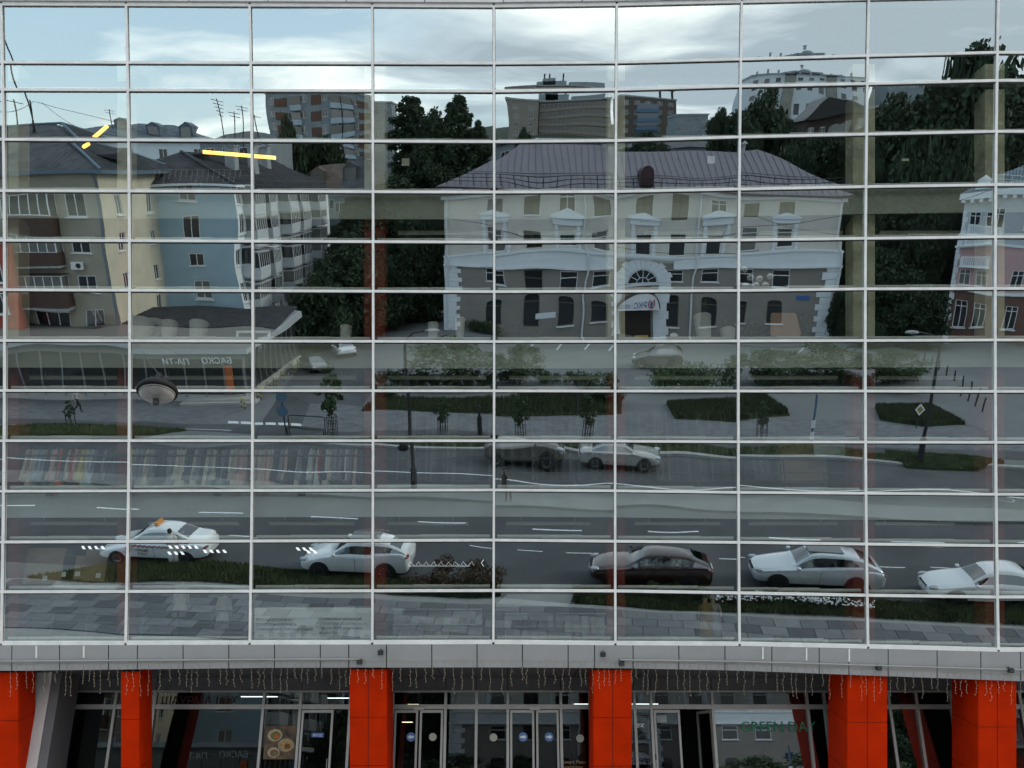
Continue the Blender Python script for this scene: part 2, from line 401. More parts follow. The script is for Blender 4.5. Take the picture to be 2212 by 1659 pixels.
for px in (1135,1198,1258,1310,1650,1720,1780):
    a = gp(px, 762); c = gp(px+16, 744)
    pk.poly([(a[0]-.08, a[1], .008), (a[0]+.08, a[1], .008), (c[0]+.08, c[1], .008), (c[0]-.08, c[1], .008)])
kind(pk.build('parking_marking', M_line), 'structure')
# hill that carries the far blocks
def hill_z(y, x=30.0):
    k = min(1, max(0, (-62-y)/26)); q = min(1, max(0, (x+48)/34)); return (k*k*(3-2*k)*10.5+max(0, -88-y)*.075)*(.35+.65*q*q*(3-2*q))
hb = MB(); nx, ny = 30, 16
for j in range(ny+1):
    for i in range(nx+1):
        x = -320+640*i/nx; y = -62-8*j-.9*j*j
        hb.v.append((x, y, hill_z(y, x)+(.6*math.sin(i*1.3+j) if j else -.5)))
for j in range(ny):
    for i in range(nx):
        a = j*(nx+1)+i; hb.f.append((a, a+nx+1, a+nx+2, a+1)); hb.m.append(0)
kind(hb.build('hill', mat('hill_scrub', (.022,.032,.016), .95, .6, .15), smooth=True), 'structure')
# grass: blades on the verges as one uncountable mass
def scatter(polys, n, h, seed, name, mats, lab, cat, z=0.12, w=0.035):
    r = np.random.default_rng(seed); V = []
    for pg in polys:
        xs = [p[0] for p in pg]; ys = [p[1] for p in pg]; out = []
        def inside(x, y):
            c = False; j = len(pg)-1
            for i in range(len(pg)):
                if (pg[i][1] > y) != (pg[j][1] > y) and x < (pg[j][0]-pg[i][0])*(y-pg[i][1])/(pg[j][1]-pg[i][1])+pg[i][0]: c = not c
                j = i
            return c
        while len(out) < n//len(polys):
            x, y = r.uniform(min(xs), max(xs)), r.uniform(min(ys), max(ys))
            if inside(x, y): out.append((x, y))
        V += out
    P = np.array(V); m = len(P); a = r.uniform(0, 2*PI, m); hh = h*r.uniform(.5, 1.3, m); ln = r.uniform(-.06, .06, (m, 2))
    dx, dy = np.cos(a)*w, np.sin(a)*w
    v = np.zeros((m, 3, 3)); v[:, 0] = np.c_[P[:, 0]-dx, P[:, 1]-dy, np.full(m, z)]; v[:, 1] = np.c_[P[:, 0]+dx, P[:, 1]+dy, np.full(m, z)]
    v[:, 2] = np.c_[P[:, 0]+ln[:, 0], P[:, 1]+ln[:, 1], z+hh]
    me = bpy.data.meshes.new(name); me.vertices.add(m*3); me.vertices.foreach_set('co', v.reshape(-1))
    me.loops.add(m*3); me.loops.foreach_set('vertex_index', np.arange(m*3)); me.polygons.add(m)
    me.polygons.foreach_set('loop_start', np.arange(m)*3); me.polygons.foreach_set('loop_total', np.full(m, 3))
    me.materials.append(mats); me.update(calc_edges=True); me.validate()
    o = put(name, me); kind(o, 'stuff'); tag(o, lab, cat); return o
scatter([verge_a, verge_b], 46000, .16, 1, 'grass', M_blade, 'rough green grass growing on the kerbed verges beside the road', 'grass')
LAWNS = [G((775,890),(820,862),(1340,862),(1340,893),(1100,897),(850,888)), G((1460,905),(1440,868),(1640,862),(1700,900),(1600,912)), G((1900,905),(1890,880),(2010,872),(2090,922),(2000,925)), G((588,760),(660,742),(700,742),(640,775))]
scatter(LAWNS, 52000, .30, 4, 'grass', M_lawn, 'longer dark grass on the lawn beds of the plaza', 'grass', .10, .05)
scatter([[st(-13.0, -8.8), st(26, -8.8), st(26, -10.15), st(-12.4, -10.15)], G((1915,975),(2080,985),(2165,1000),(2120,1018),(1960,1010)), G((-100,925),(250,925),(400,936),(300,948),(-100,948))], 30000, .14, 2, 'grass', M_blade, 'mown grass strip between the parked cars and the cycle lane', 'grass', .13)
# ------------------------------------------------------------------ the shopping centre: leaning glass front
bld = thing('shopping_centre', 'shopping centre with a leaning glass front in a white grid above red-orange columns', 'building')
bld.location = F0; bld.rotation_euler = (TILT, 0, 0)
K8 = 0.864
RX = [15, 1235, 1541, 1846, 2162, 2490]
RY = [[11,16,12,5,-2,-9],[157.5,160,157.5,150,141,133],[225.5,229.4,225.5,217,211,203],[350,355.7,353,344,337,330],
      [478,481.5,480,474,468,463],[601.6,606.3,604,601,597,593],[725.3,730,729,727,723,722],[852,854.5,854,853,852,850.5],
      [976.7,977.5,978,978,978,979],[1102,1102,1103,1104.7,1105.4,1106],[1228,1225,1227,1231,1233,1235.7],[1355,1350,1353,1355.8,1360,1364],
      [1479.5,1476,1477,1482,1488,1492.4],[1607.5,1604.7,1607.5,1609,1615.6,1623.7]]
MXS = [[-610,-600,-612],[-302,-294,-304],[7,13.6,6],[319,325.8,317],[627,633,626.6],[931.7,933.6,931.6],[1235,1235.7,1233.8],
       [1541,1538,1538],[1852,1845.8,1847.5],[2168.5,2161.9,2167.4],[2492,2486,2492.6],[2815,2809,2817],[3135,3130,3140]]
def row_y(r, x): return float(np.interp(x, RX, RY[r]))
def mull_x(i, y):
    a, b, c = MXS[i]; t0, t1, t2 = 100., 700., 1550.
    return a*(y-t1)*(y-t2)/((t0-t1)*(t0-t2))+b*(y-t0)*(y-t2)/((t1-t0)*(t1-t2))+c*(y-t0)*(y-t1)/((t2-t0)*(t2-t1))
NM, NR = len(MXS), len(RY)
GR = {}
for i in range(NM):
    for r in range(NR):
        x = MXS[i][1]; y = row_y(r, x); x = mull_x(i, y); y = row_y(r, x)
        GR[i, r] = lo(x*K8, y*K8)
fw2, prj = 0.027, 0.055
rp = random.Random(11)
for i in range(NM):                               # white mullions
    b = MB()
    for r in range(NR-1):
        (xa, za), (xb, zb_) = GR[i, r], GR[i, r+1]
        b.add([(xa-fw2,-prj,za),(xa+fw2,-prj,za),(xa+fw2,.06,za),(xa-fw2,.06,za),(xb-fw2,-prj,zb_),(xb+fw2,-prj,zb_),(xb+fw2,.06,zb_),(xb-fw2,.06,zb_)],
              [(0,1,2,3),(7,6,5,4),(4,5,1,0),(5,6,2,1),(6,7,3,2),(7,4,0,3)])
    b.build('mullion', M_frame, bld)
for r in range(NR):                               # transoms, butted between the mullions
    b = MB(); t = fw2*(1.12 if r not in (0, NR-1) else 1.7)
    for i in range(NM-1):
        (xa, za), (xb, zb_) = GR[i, r], GR[i+1, r]
        xa += fw2; xb -= fw2; p = prj-.004
        b.add([(xa,-p,za-t),(xb,-p,zb_-t),(xb,.06,zb_-t),(xa,.06,za-t),(xa,-p,za+t),(xb,-p,zb_+t),(xb,.06,zb_+t),(xa,.06,za+t)],
              [(0,3,2,1),(4,5,6,7),(0,1,5,4),(1,2,6,5),(2,3,7,6),(3,0,4,7)])
    b.build('transom', M_frame, bld)
gk = MB()                                         # dark gasket round every pane
for i in range(NM-1):
    for r in range(NR-1):
        for (p, q) in (((i,r),(i+1,r)),((i,r),(i,r+1)),((i+1,r),(i+1,r+1))):
            (xa, za), (xb, zb_) = GR[p], GR[q]; e = fw2+.016
            if p[1] == q[1]: gk.add([(xa,-.012,za-e-.012),(xb,-.012,zb_-e-.012),(xb,-.012,zb_),(xa,-.012,za)], [(0,1,2,3)])
            else:
                s_ = 1 if p[0] == i else -1
                gk.add([(xa,-.010,za),(xa+s_*e*.82,-.010,za),(xb+s_*e*.82,-.010,zb_),(xb,-.010,zb_)], [(0,1,2,3) if s_ > 0 else (3,2,1,0)])
kind(gk.build('gasket', M_gasket, bld), 'stuff')
# panes: each sealed unit bows a little and sits a fraction out of true, as real double glazing does
NXP, NZP = 14, 8
for i in range(NM-1):
    for r in range(NR-1):
        c = [GR[i, r+1], GR[i+1, r+1], GR[i+1, r], GR[i, r]]; b = MB(); b.sm = True
        amp = rp.choice([-1, 1])*rp.uniform(.00014, .00050) if r > 0 else rp.choice([-1, 1])*rp.uniform(.0003, .0006); ph1, ph2 = rp.uniform(0, 6), rp.uniform(0, 6); k1, k2 = rp.uniform(.6, 1.6), rp.uniform(.5, 1.3)
        wav = rp.uniform(.00012, .00042); tx, tz = rp.gauss(0, .0013), rp.gauss(0, .0011)
        if MXS[i][1] < -400 or MXS[i][1] > 2600: amp = wav = 0
        for v in range(NZP+1):
            for u in range(NXP+1):
                s_, t = u/NXP, v/NZP
                x = (c[0][0]*(1-s_)+c[1][0]*s_)*(1-t)+(c[3][0]*(1-s_)+c[2][0]*s_)*t
                z = (c[0][1]*(1-s_)+c[1][1]*s_)*(1-t)+(c[3][1]*(1-s_)+c[2][1]*s_)*t
                y = amp*4*(math.sin(PI*s_)**.8 if 0 < s_ < 1 else 0)*(math.sin(PI*t)**.8 if 0 < t < 1 else 0)
                y += wav*math.sin(ph1+k1*2*PI*s_+.6*t)*math.cos(ph2+k2*2*PI*t) + tx*(s_-.5)*2.9 + tz*(t-.5)*1.2
                b.v.append((x, y, z))
        for v in range(NZP):
            for u in range(NXP):
                a = v*(NXP+1)+u; b.f.append((a, a+1, a+NXP+2, a+NXP+1)); b.m.append(0)
        b.build('glass_pane', M_glass, bld)
# coping panels above the glass
xs = [-16+1.87*k for k in range(20)]
b0 = MB().box(-.925,.925,-.10,.10,0,.5).mesh('coping_panel', mat('pale_coping', (.62,.60,.60), .5, .1, 2))
def topz(x): return float(np.interp(x*1900/21/K8+1097/K8, RX, [lo(0, v*K8)[1] for v in RY[0]]))
for x in xs: put('coping_panel', b0, bld, (x, 0, topz(x)+fw2*1.7+.004), (0, -math.atan2(topz(x+.9)-topz(x-.9), 1.8), 0))
MB().box(-21, 21, .12, .4, 11.3, 12.4).build('parapet', M_fascia, bld)
# fascia band under the glass, its panels one by one
FT, FB = lambda x: lo(0, row_y(13, x)*K8)[1]-fw2*1.7-.004, lambda x: lo(0, float(np.interp(x, [0,700,1250,1540,1850,2160,2560], [1676,1668,1667,1669,1675,1687,1702]))*K8)[1]
jx = [-330,-220,-110,33,152,274,346,460,574,688,802,873,967,1080,1193,1306,1420,1486,1582,1696,1811,1928,2046,2120,2218,2340,2449,2548,2650,2760,2870]
back = MB()
for a, b_ in zip(jx, jx[1:]):
    xa, xb = lo(a*K8, 0)[0]+.012, lo(b_*K8, 0)[0]-.012
    za0, za1, zb0, zb1 = FB(a), FT(a), FB(b_), FT(b_)
    p = MB().add([(xa,-.06,za0),(xb,-.06,zb0),(xb,0,zb0),(xa,0,za0),(xa,-.06,za1),(xb,-.06,zb1),(xb,0,zb1),(xa,0,za1)],
                 [(0,3,2,1),(4,5,6,7),(0,1,5,4),(1,2,6,5),(2,3,7,6),(3,0,4,7)])
    p.build('fascia_panel', M_fascia, bld)
    back.add([(xa-.013,-.03,za0+.004),(xb+.013,-.03,zb0+.004),(xb+.013,-.03,zb1),(xa-.013,-.03,za1)], [(0,1,2,3)])
back.build('fascia_backing', M_joint, bld)
# ------------------------------------------------------------------ inside: floors, bulkheads, pillars, heating pipes
def wp(x, d, z): return FM @ Vector((x, d, z))
inv = FM.inverted()
def wbox(name, m, x0, x1, y0, y1, z0, z1, parent=bld):          # box square to the ground but a part of the building
    o = MB().box(x0, x1, y0, y1, z0, z1).build(name, m, parent); o.matrix_parent_inverse = inv; return o
bpy.context.view_layer.update()
FLOORZ = {}
for r in (1, 4, 7, 10, 13):
    p = wp(0, .14, GR[6, r][1]); FLOORZ[r] = p
    wbox('floor_slab', M_infloor, -19, 19, p.y+.36, 32.8, p.z-.28, p.z-.02)
    if r in (1, 13): continue
    for i in range(1, NM-2):                                    # bulkhead panels hang in front of each ceiling
        (xa, za), (xb, zb_) = GR[i, r], GR[i+1, r]; k = (DIST+.16)/DIST; h = .64 if r != 1 else .45
        MB().add([(xa*k+.004,.16,za*k-h),(xb*k-.004,.16,zb_*k-h),(xb*k-.004,.21,zb_*k-h),(xa*k+.004,.21,za*k-h),(xa*k+.004,.16,za*k),(xb*k-.004,.16,zb_*k),(xb*k-.004,.21,zb_*k),(xa*k+.004,.21,za*k)],
                 [(0,3,2,1),(4,5,6,7),(0,1,5,4),(1,2,6,5),(2,3,7,6),(3,0,4,7)]).build('bulkhead_panel', M_bulk if r in (4, 7) else M_bulk2, bld)
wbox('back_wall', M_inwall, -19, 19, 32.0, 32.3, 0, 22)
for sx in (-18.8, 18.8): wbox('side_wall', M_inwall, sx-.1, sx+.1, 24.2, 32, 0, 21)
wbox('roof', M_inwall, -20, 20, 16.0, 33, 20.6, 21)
for i in range(1, NM-2):
    for r in range(2, NR):
        (xa, za), (xb, zb_) = GR[i, r], GR[i+1, r]
        m0 = xa+(xb-xa)*rp.uniform(.3, .42); m1 = m0+(xb-xa)*.33
        b = MB()
        for k, (u, v) in enumerate(((xa+.08, m0), (m0, m1), (m1, xb-.09))):
            zz = za+(zb_-za)*((u+v)/2-xa)/(xb-xa)+.085; q = .05 if k == 1 else .042
            b.tube([(u+.002,.13,zz),(v-.002,.13,zz)], q, 8)
        b.build('heating_pipe', M_duct, bld)
def pillar(px0, px1, r0, r1, m, d=.35, dep=.5, name='pillar'):
    z0, z1 = GR[6, r1][1]*(DIST+d)/DIST, GR[6, r0][1]*(DIST+d)/DIST
    return MB().box(lo(px0, 0, d)[0], lo(px1, 0, d)[0], d, d+dep, z0, z1).build(name, m, bld)
for (a, b_) in ((18, 40), (253, 277), (787, 803), (809, 831), (1314, 1328), (1334, 1350), (1843, 1868), (1874, 1890), (2128, 2149), (2155, 2170)):
    up = 4
    pillar(a, b_, 1, up, M_pillar, .45)
    pillar(a, b_, up, 7, M_opillar if a in (787, 809, 253) else M_pillar, .45)
    pillar(a, b_, 7, 13, M_opillar, .45)
# ------------------------------------------------------------------ columns of the arcade (they lean with the front), soffit, shopfront
def column(px0, px1, pyt, depth, lab):
    x0, zt = lo(px0, pyt, .1); x1, _ = lo(px1, pyt, .1)
    root = thing('cladding_column', lab, 'column', group='red-orange columns carrying the glass front')
    root.location = F0; root.rotation_euler = (TILT, 0, 0)
    zb0 = -9.2
    MB().box(x0+.02, x1-.02, .12, .1+depth-.02, zb0, zt-.003).build('core', M_joint, root)
    n = max(1, round((x1-x0)/.5)); w = (x1-x0)/n; zs = [zt]
    while zs[-1] > zb0: zs.append(zs[-1]-1.16)
    for j in range(len(zs)-1):
        for k in range(n):
            MB().box(x0+k*w+.008, x0+(k+1)*w-.008, .1, .125, zs[j+1]+.007, zs[j]-.007).build('panel', M_orange, root)
        for sx in (x0, x1-.022):
            MB().box(sx, sx+.022, .127, .1+depth, zs[j+1]+.007, zs[j]-.007).build('panel', M_orange, root)
    return root
CLM = [(-52, 40, 1452, .75, 'red-orange column cut off by the left edge, beside the pale slanting pier'),
       (261, 301, 1450, .75, 'narrow red-orange column between the dark café window and the left shopfront bay'),
       (755, 836, 1445, 1.1, 'wide red-orange column just left of the sliding entrance doors'),
       (1282, 1365, 1446, 1.2, 'wide red-orange column just right of the sliding entrance doors'),
       (1830, 1917, 1456, 1.25, 'red-orange column right of the GREEN DAY shop window'),
       (2113, 2196, 1466, 1.25, 'rightmost red-orange column with a dented door closer mark')]
cols = [column(*c) for c in CLM]
SY = 23.9
sofz = wp(0, 0, FB(1250)).z
for i in range(21):                                            # soffit panels with open joints
    x = -17.2+i*1.72
    wbox('soffit_panel', M_soffit, x+.012, x+1.708, 21.42, SY+.2, sofz+.01, sofz+.05)
wbox('soffit_backing', M_joint, -19, 19, 21.5, SY+.3, sofz+.08, sofz+.2)
shop = thing('shopfront', 'dark glazed shopfront in grey metal frames set back behind the red-orange columns', 'shopfront', (0, SY, 0))
def sv(px, py): x, _, z = sp(px, py, SY); return x, z
ZS = sv(1100, 1496)[1]; ZM1 = sv(1100, 1522)[1]; ZM0 = sv(1100, 1532)[1]
xr_ = lambda px: sv(px, 1560)[0]
M_head = mat('grey_header_panel', (.10,.10,.105), .55, .08)
frames = [120, 245, 330, 567, 647, 755, 847, 962, 1029, 1097, 1212, 1275, 1372, 1408, 1541, 1747, 1785, 1925, 1985, 2060, 2210, 2300]
fx = [xr_(p) for p in frames]
for a, b_ in zip([-17]+fx, fx+[17]):
    if b_-a > .1: MB().box(a+.008, b_-.008, -.04, .02, ZS+.05, sofz+.005).build('header_panel', M_head, shop)
for x in fx: MB().box(x-.035, x+.035, -.07, .06, 0, ZS+.05).build('post', M_steel, shop)
MB().box(-17, 17, -.062, .05, ZS, ZS+.048).build('head_rail', M_steel, shop)
for a, b_ in zip(fx, fx[1:]):
    if b_-a < .1: continue
    MB().box(a+.036, b_-.036, -.06, .04, ZM0, ZM1).build('rail', M_steel, shop)
    MB().box(a+.036, b_-.036, -.005, .005, ZM1, ZS).build('transom_pane', M_shop_glass, shop)
def leaf(a, b_, z1, y=-.02, hinge=False, name='door_leaf', mid=True):
    o = thing_part = MB(); t = .055
    o.box(a, a+t, y-.03, y+.03, .02, z1).box(b_-t, b_, y-.03, y+.03, .02, z1).box(a+t, b_-t, y-.03, y+.03, z1-t*1.3, z1).box(a+t, b_-t, y-.03, y+.03, .02, .2)
    d = o.build(name, M_steel, shop)
    MB().box(a+t, b_-t, y-.006, y+.006, .2, z1-t*1.3).build('pane', M_shop_glass, d)
    return d
DZ = ZM0-.02
doors = {}
for nm, a, b_ in (('in1', 849, 903), ('in2', 907, 960), ('out1', 1099, 1154), ('out2', 1158, 1210)):
    doors[nm] = leaf(xr_(a)+.036 if nm[-1] == '1' else xr_(a), xr_(b_) if nm[-1] == '1' else xr_(b_)-.036, DZ, y=.0)
skip = {(847, 962), (1097, 1212), (647, 755), (1408, 1541)}
for a, b_ in zip(frames, frames[1:]):
    if (a, b_) in skip or b_-a < 12: continue
    MB().box(xr_(a)+.036, xr_(b_)-.036, -.006, .006, .1, ZM0).build('shop_pane', M_shop_glass2 if a in (1541, 1747, 1925, 1985) else M_shop_glass, shop)
dl = leaf(xr_(649)+.03, xr_(720), DZ); MB().box(xr_(722), xr_(755)-.036, -.006, .006, .1, DZ).build('shop_pane', M_shop_glass, shop)
MB().tube([(xr_(714)-.02,-.06,1.5),(xr_(714)-.02,-.06,2.0)], .014).build('handle', M_steel, dl)
dr = leaf(xr_(1410)+.03, xr_(1469), DZ); MB().box(xr_(1411)+.09, xr_(1440), -.02, -.014, DZ-.32, DZ-.14).build('notice', M_white, dr)
op = leaf(0, .75, DZ, name='open_door_leaf'); op.location = (xr_(1541)-.05, 0, 0); op.rotation_euler = (0, 0, math.radians(108)); op['label'] = 'right door leaf standing open'
for q in (2.05, 1.35): MB().tube([(xr_(1411)+.01,-.06,q-.08),(xr_(1411)+.01,-.06,q+.08)], .02).build('hinge', M_black, dr)
for a in (905, 1155): MB().box(xr_(a)-.13, xr_(a)+.13, -.10, -.064, ZM0-.03, ZM0+.05).build('door_sensor', mat('sensor_grey', (.55,.55,.53), .5, 0), shop)
# stickers on the doors
M_blue = mat('sticker_blue', (.10,.20,.42), .5, 0); M_sand = mat('sticker_sand', (.42,.41,.34), .6, 0); M_blue2 = mat('sign_blue', (.05,.14,.40), .5, 0)
def disc(px, py, r, m, name, parent, dy=-.012):
    x, z = sv(px, py); b = MB(); n = 24
    b.add([(x+r*math.cos(2*PI*k/n), dy, z+r*math.sin(2*PI*k/n)) for k in range(n)], [tuple(range(n))]); return b.build(name, m, parent)
for px, s_ in ((888, -1), (1130, 1), (1186, 1)):
    par = doors['in1' if px < 1000 else 'out1' if px < 1150 else 'out2']
    disc(px, 1592, .115, M_blue, 'sticker', par, -.02)
    x, z = sv(px, 1592); q = s_
    b = MB().add([(x-.07*q,-.022,z-.025),(x+.01*q,-.022,z-.025),(x+.01*q,-.022,z-.06),(x+.085*q,-.022,z),(x+.01*q,-.022,z+.06),(x+.01*q,-.022,z+.025),(x-.07*q,-.022,z+.025)], [tuple(range(7))])
    b.build('arrow', M_white, par)
disc(935, 1592, .10, M_sand, 'sticker', doors['in2'], -.02); disc(1066, 1593, .10, M_sand, 'sticker', shop); disc(1253, 1595, .10, M_sand, 'sticker', shop)
x, z = sv(687, 1588); MB().box(x-.16, x+.16, -.05, -.046, z-.055, z+.055).build('entrance_sign', M_blue2, dl)
text('ВХОД', 'lettering', M_white, dl, .085, (x, -.054, z-.032), (PI/2, 0, 0), 'CENTER', .001)
# GREEN DAY lettering, shop writing
M_green = mat('green_lettering', (.012,.17,.085), .5, 0)
x, z = sv(1600, 1577); text('GREEN DAY', 'lettering', M_green, shop, .37, (x, -.02, z-.04), (PI/2, 0, 0), 'LEFT', .004, scale=(.98, 1, 1))
x, z = sv(1388, 1567); text('lex', 'lettering', M_white, shop, .22, (x-.24, -.02, z-.05), (PI/2, 0, 0), 'LEFT', .002, shear=.3)
x, z = sv(1215, 1648); M_gold = mat('amber_lettering', (.35,.2,.08), .5, 0)
text('Smart Fox–\nмагазин', 'lettering', M_gold, shop, .13, (x, -.02, z-.02), (PI/2, 0, 0), 'LEFT', .001)
x, z = sv(340, 1512); text('ШАУРМА ЦЕХ', 'lettering', mat('dark_red_lettering', (.045,.006,.006), .5, 0), shop, .30, (x+.1, -.02, z-.12), (PI/2, 0, 0), 'LEFT', .002)
# food poster
x0, z1 = sv(575, 1568); x1, z0 = sv(636, 1640)
pm = mat('food_poster', (.10,.06,.03), .5, .8, 6)
pst = tag(MB().box(x0, x1, SY-.03, SY-.02, z0, z1).build('poster', pm), 'food poster with dishes stuck inside the shop window left of the ВХОД door', 'poster')
for (u, v, r, cs) in ((.32,.72,.24,((.42,.34,.22),(.10,.16,.04),(.45,.10,.03))), (.7,.42,.26,((.30,.24,.15),(.40,.22,.05),(.12,.05,.02))), (.32,.2,.2,((.36,.30,.2),(.20,.06,.03),(.10,.15,.05)))):
    for k, c in enumerate(cs):
        rr_ = r*(1-.3*k)*(x1-x0); cx_, cz_ = x0+u*(x1-x0)+.02*k, z0+v*(z1-z0)-.015*k; MB().add([(cx_+rr_*math.cos(2*PI*q/14), SY-.031-.002*k, cz_+rr_*.8*math.sin(2*PI*q/14)) for q in range(14)], [tuple(range(14))]).build('printed_dish', mat('print_%d_%d' % (int(u*100+v*10), k), c, .6, .4, 14), pst)
# pale slanting pier and its dark neighbour on the far left
for (a, c, m, nm, lab) in ((62, 97, mat('pale_pier', (.52,.49,.48), .6, .06), 'pale_pier', 'pale grey pier rising beside the leftmost red-orange column'), (98, 118, mat('grey_pier', (.12,.12,.125), .6, .1), 'grey_pier', 'dark grey pier with a socket box next to the pale pier')):
    xa, _, za = sp(a-8, 1600, 22.6); xb, _, _ = sp(c-8, 1600, 22.6)
    tag(MB().box(xa, xb, 22.6, 23.6, 0, sofz).build(nm, m), lab, 'pier')
# shop interior glimpses
M_warm = mat('warm_lamp', (1,1,1), .5, 0, emit=(1.0,.82,.55), estr=1.8)
M_cold = mat('cold_lamp', (1,1,1), .5, 0, emit=(.95,.98,1.0), estr=1.6)
for k, (px, py, d, m, w) in enumerate(((893,1522,1.2,M_warm,.3),(893,1527,2.2,M_warm,.3),(1045,1529,2.0,M_warm,.35),(880,1560,3,M_warm,.3),(1390,1521,1.2,M_cold,.8),(560,1505,1.3,M_cold,1.0),(735,1508,1.3,M_cold,.7),(1255,1521,2,M_cold,.4))):
    x, y, z = sp(px, py, SY+d)
    o = MB().box(-w/2, w/2, -.05, .05, -.008, .008).build('ceiling_lamp', m, loc=(x, y, z))
    tag(o, ['small warm lamp glowing above the left sliding door', 'second warm lamp glowing deeper above the left sliding door', 'warm lamp glowing over the middle fixed entrance pane', 'warm lamp seen low through the left sliding door', 'long white lamp lit behind the glass right of the entrance column', 'white striplight lit in the left shopfront bay', 'white lamp lit above the ВХОД door', 'short white lamp over the pane left of the right entrance column'][k], 'ceiling lamp', 'lamps lit inside the ground floor shops')
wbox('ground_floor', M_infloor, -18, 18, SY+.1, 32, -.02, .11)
fr = thing('drinks_fridge', 'lit drinks fridge glimpsed through the left sliding door', 'fridge', (sp(868, 1620, SY+2.5)[0], SY+2.5, .12))
MB().box(-.35, .35, 0, .6, 0, 1.95).build('cabinet', M_black, fr)
for k in range(4): MB().box(-.28, .28, -.02, -.004, .35+k*.4, .40+k*.4).build('lit_shelf', mat('fridge_light', (1,1,1), .5, 0, emit=(.75,.9,1), estr=1.6), fr)
# garlands of icicle lights, rails and floodlights on the fascia
M_wire = mat('pale_wire', (.30,.26,.19), .6, 0); M_bulb = mat('clear_bulb', (.55,.48,.34), .4, 0)
def garland(pa, pb, lab):
    root = thing('icicle_garland', lab, 'garland', group='unlit icicle garlands along the fascia'); root.location = F0; root.rotation_euler = (TILT, 0, 0)
    rg = random.Random(pa); px = pa; n = 0; cab = []
    while px < pb:
        x, _ = lo(px, 0); z0 = FB(px/K8)+.16; L = rg.uniform(.22, .62)+.16; b = MB(); pts = []
        for k in range(8):
            t = k/7; pts.append((x+rg.uniform(-.022, .022)*(1 if k else 0), -.085, z0-L*t))
        b.mi = 0; b.tube(pts, .0034, 3); b.mi = 1
        for k in range(3, 8): b.ball((pts[k][0]+rg.uniform(-.022, .022), -.085, pts[k][2]), .0085, n=5, m=3)
        if n < 290: b.build('strand', [M_wire, M_bulb], root)
        n += 1; cab.append((x, -.088, z0+rg.uniform(-.01, .01))); px += rg.uniform(9, 26)
    MB().tube(cab, .005, 3).build('cable', M_wire, root)
garland(2, 752, 'icicle garland hanging from the fascia left of the entrance')
garland(757, 1366, 'icicle garland hanging from the fascia across the sliding entrance doors')
garland(1374, 2230, 'icicle garland hanging from the fascia right of the entrance')
def rail(pa, pb, lab):
    r = thing('cable_conduit', lab, 'conduit', group='grey conduits along the fascia'); r.location = F0; r.rotation_euler = (TILT, 0, 0)
    pts = []
    for k in range(9):
        p = pa+(pb-pa)*k/8; pts.append((lo(p, 0)[0], -.13, FB(p/K8)*.52+FT(p/K8)*.48-.05))
    MB().tube(pts, .022, 8).build('tube', mat('conduit_grey', (.25,.25,.24), .5, .1), r)
    for k in range(0, 9, 2):
        q = pts[k]; MB().box(q[0]-.03, q[0]+.03, -.11, -.062, q[2]-.03, q[2]+.03).build('bracket', M_steel, r)
rail(-60, 778, 'long grey conduit clipped along the fascia left of the entrance'); rail(1340, 2290, 'long grey conduit clipped along the fascia right of the entrance')
def fitting(px, py, lab, cat, grp, kindn):
    x, z = lo(px, py); r = thing(kindn, lab, cat, group=grp); r.location = FM @ Vector((x, -.062, z)); r.rotation_euler = (TILT, 0, 0)
    MB().box(-.06, .06, -.14, -.04, -.05, .05).build('housing', M_black, r); MB().tube([(0,-.06,.0),(0,-.0,.06)], .02).build('arm', M_black, r)
    MB().box(-.045, .045, -.146, -.141, -.035, .035).build('lens', M_wpane, r)
for a in ((824, 1407, 'small black floodlight above the left entrance column'), (779, 1427, 'black floodlight at the end of the left conduit'), (1301, 1411, 'small black floodlight above the right entrance column'), (1341, 1430, 'black floodlight at the start of the right conduit'), (1892, 1440, 'black floodlight cluster above the GREEN DAY column'), (2175, 1445, 'rightmost black floodlight on the fascia')):
    fitting(a[0], a[1], a[2], 'floodlight', 'small black floodlights on the fascia', 'floodlight')
for px, lab in ((82, 'leftmost white stay bar on the fascia'), (184, 'second white stay bar on the fascia'), (1646, 'white stay bar on the fascia nearest the right conduit start'), (1740, 'white stay bar left of the GREEN DAY column'), (1832, 'rightmost white stay bar on the fascia')):
    x = lo(px, 0)[0]; zt, zb1 = FT(px/K8)-.01, FB(px/K8)*.5+FT(px/K8)*.5
    o = MB().box(-.016, .016, -.02, 0, zb1, zt).build('stay_bar', M_frame); o.location = FM @ Vector((x, -.063, 0)); o.rotation_euler = (TILT, 0, 0)
    tag(o, lab, 'bracket', 'white stay bars on the fascia')
# ------------------------------------------------------------------ things inside the glass front
ROWN = ['top', 'second', 'third', 'fourth', 'fifth', 'sixth', 'seventh', 'eighth', 'ninth', 'tenth', 'eleventh', 'twelfth', 'bottom']
def strip(px0, px1, py, lab, d=1.0):
    a, b = fw_(px0, py, d), fw_(px1, py, d); L = b.x-a.x
    r = thing('ceiling_light', lab, 'ceiling light', (a+b)/2, group='linear ceiling lights hanging inside')
    MB().box(-L/2, L/2, -.05, .05, -.025, .03).build('housing', M_fix, r)
    for x in (-L*.32, L*.32): MB().tube([(x,0,.03),(x,0,.36)], .008, 5).build('hanger', M_fix, r)
for k, (a, b) in enumerate(((56, 262), (322, 516), (582, 765), (830, 1012), (1093, 1276), (1370, 1556), (1617, 1808), (1880, 2060))):
    strip(a, b, 1131, 'unlit linear light above the road reflection, %s along the lower office ceiling' % ('first second third fourth fifth sixth seventh eighth'.split()[k]))
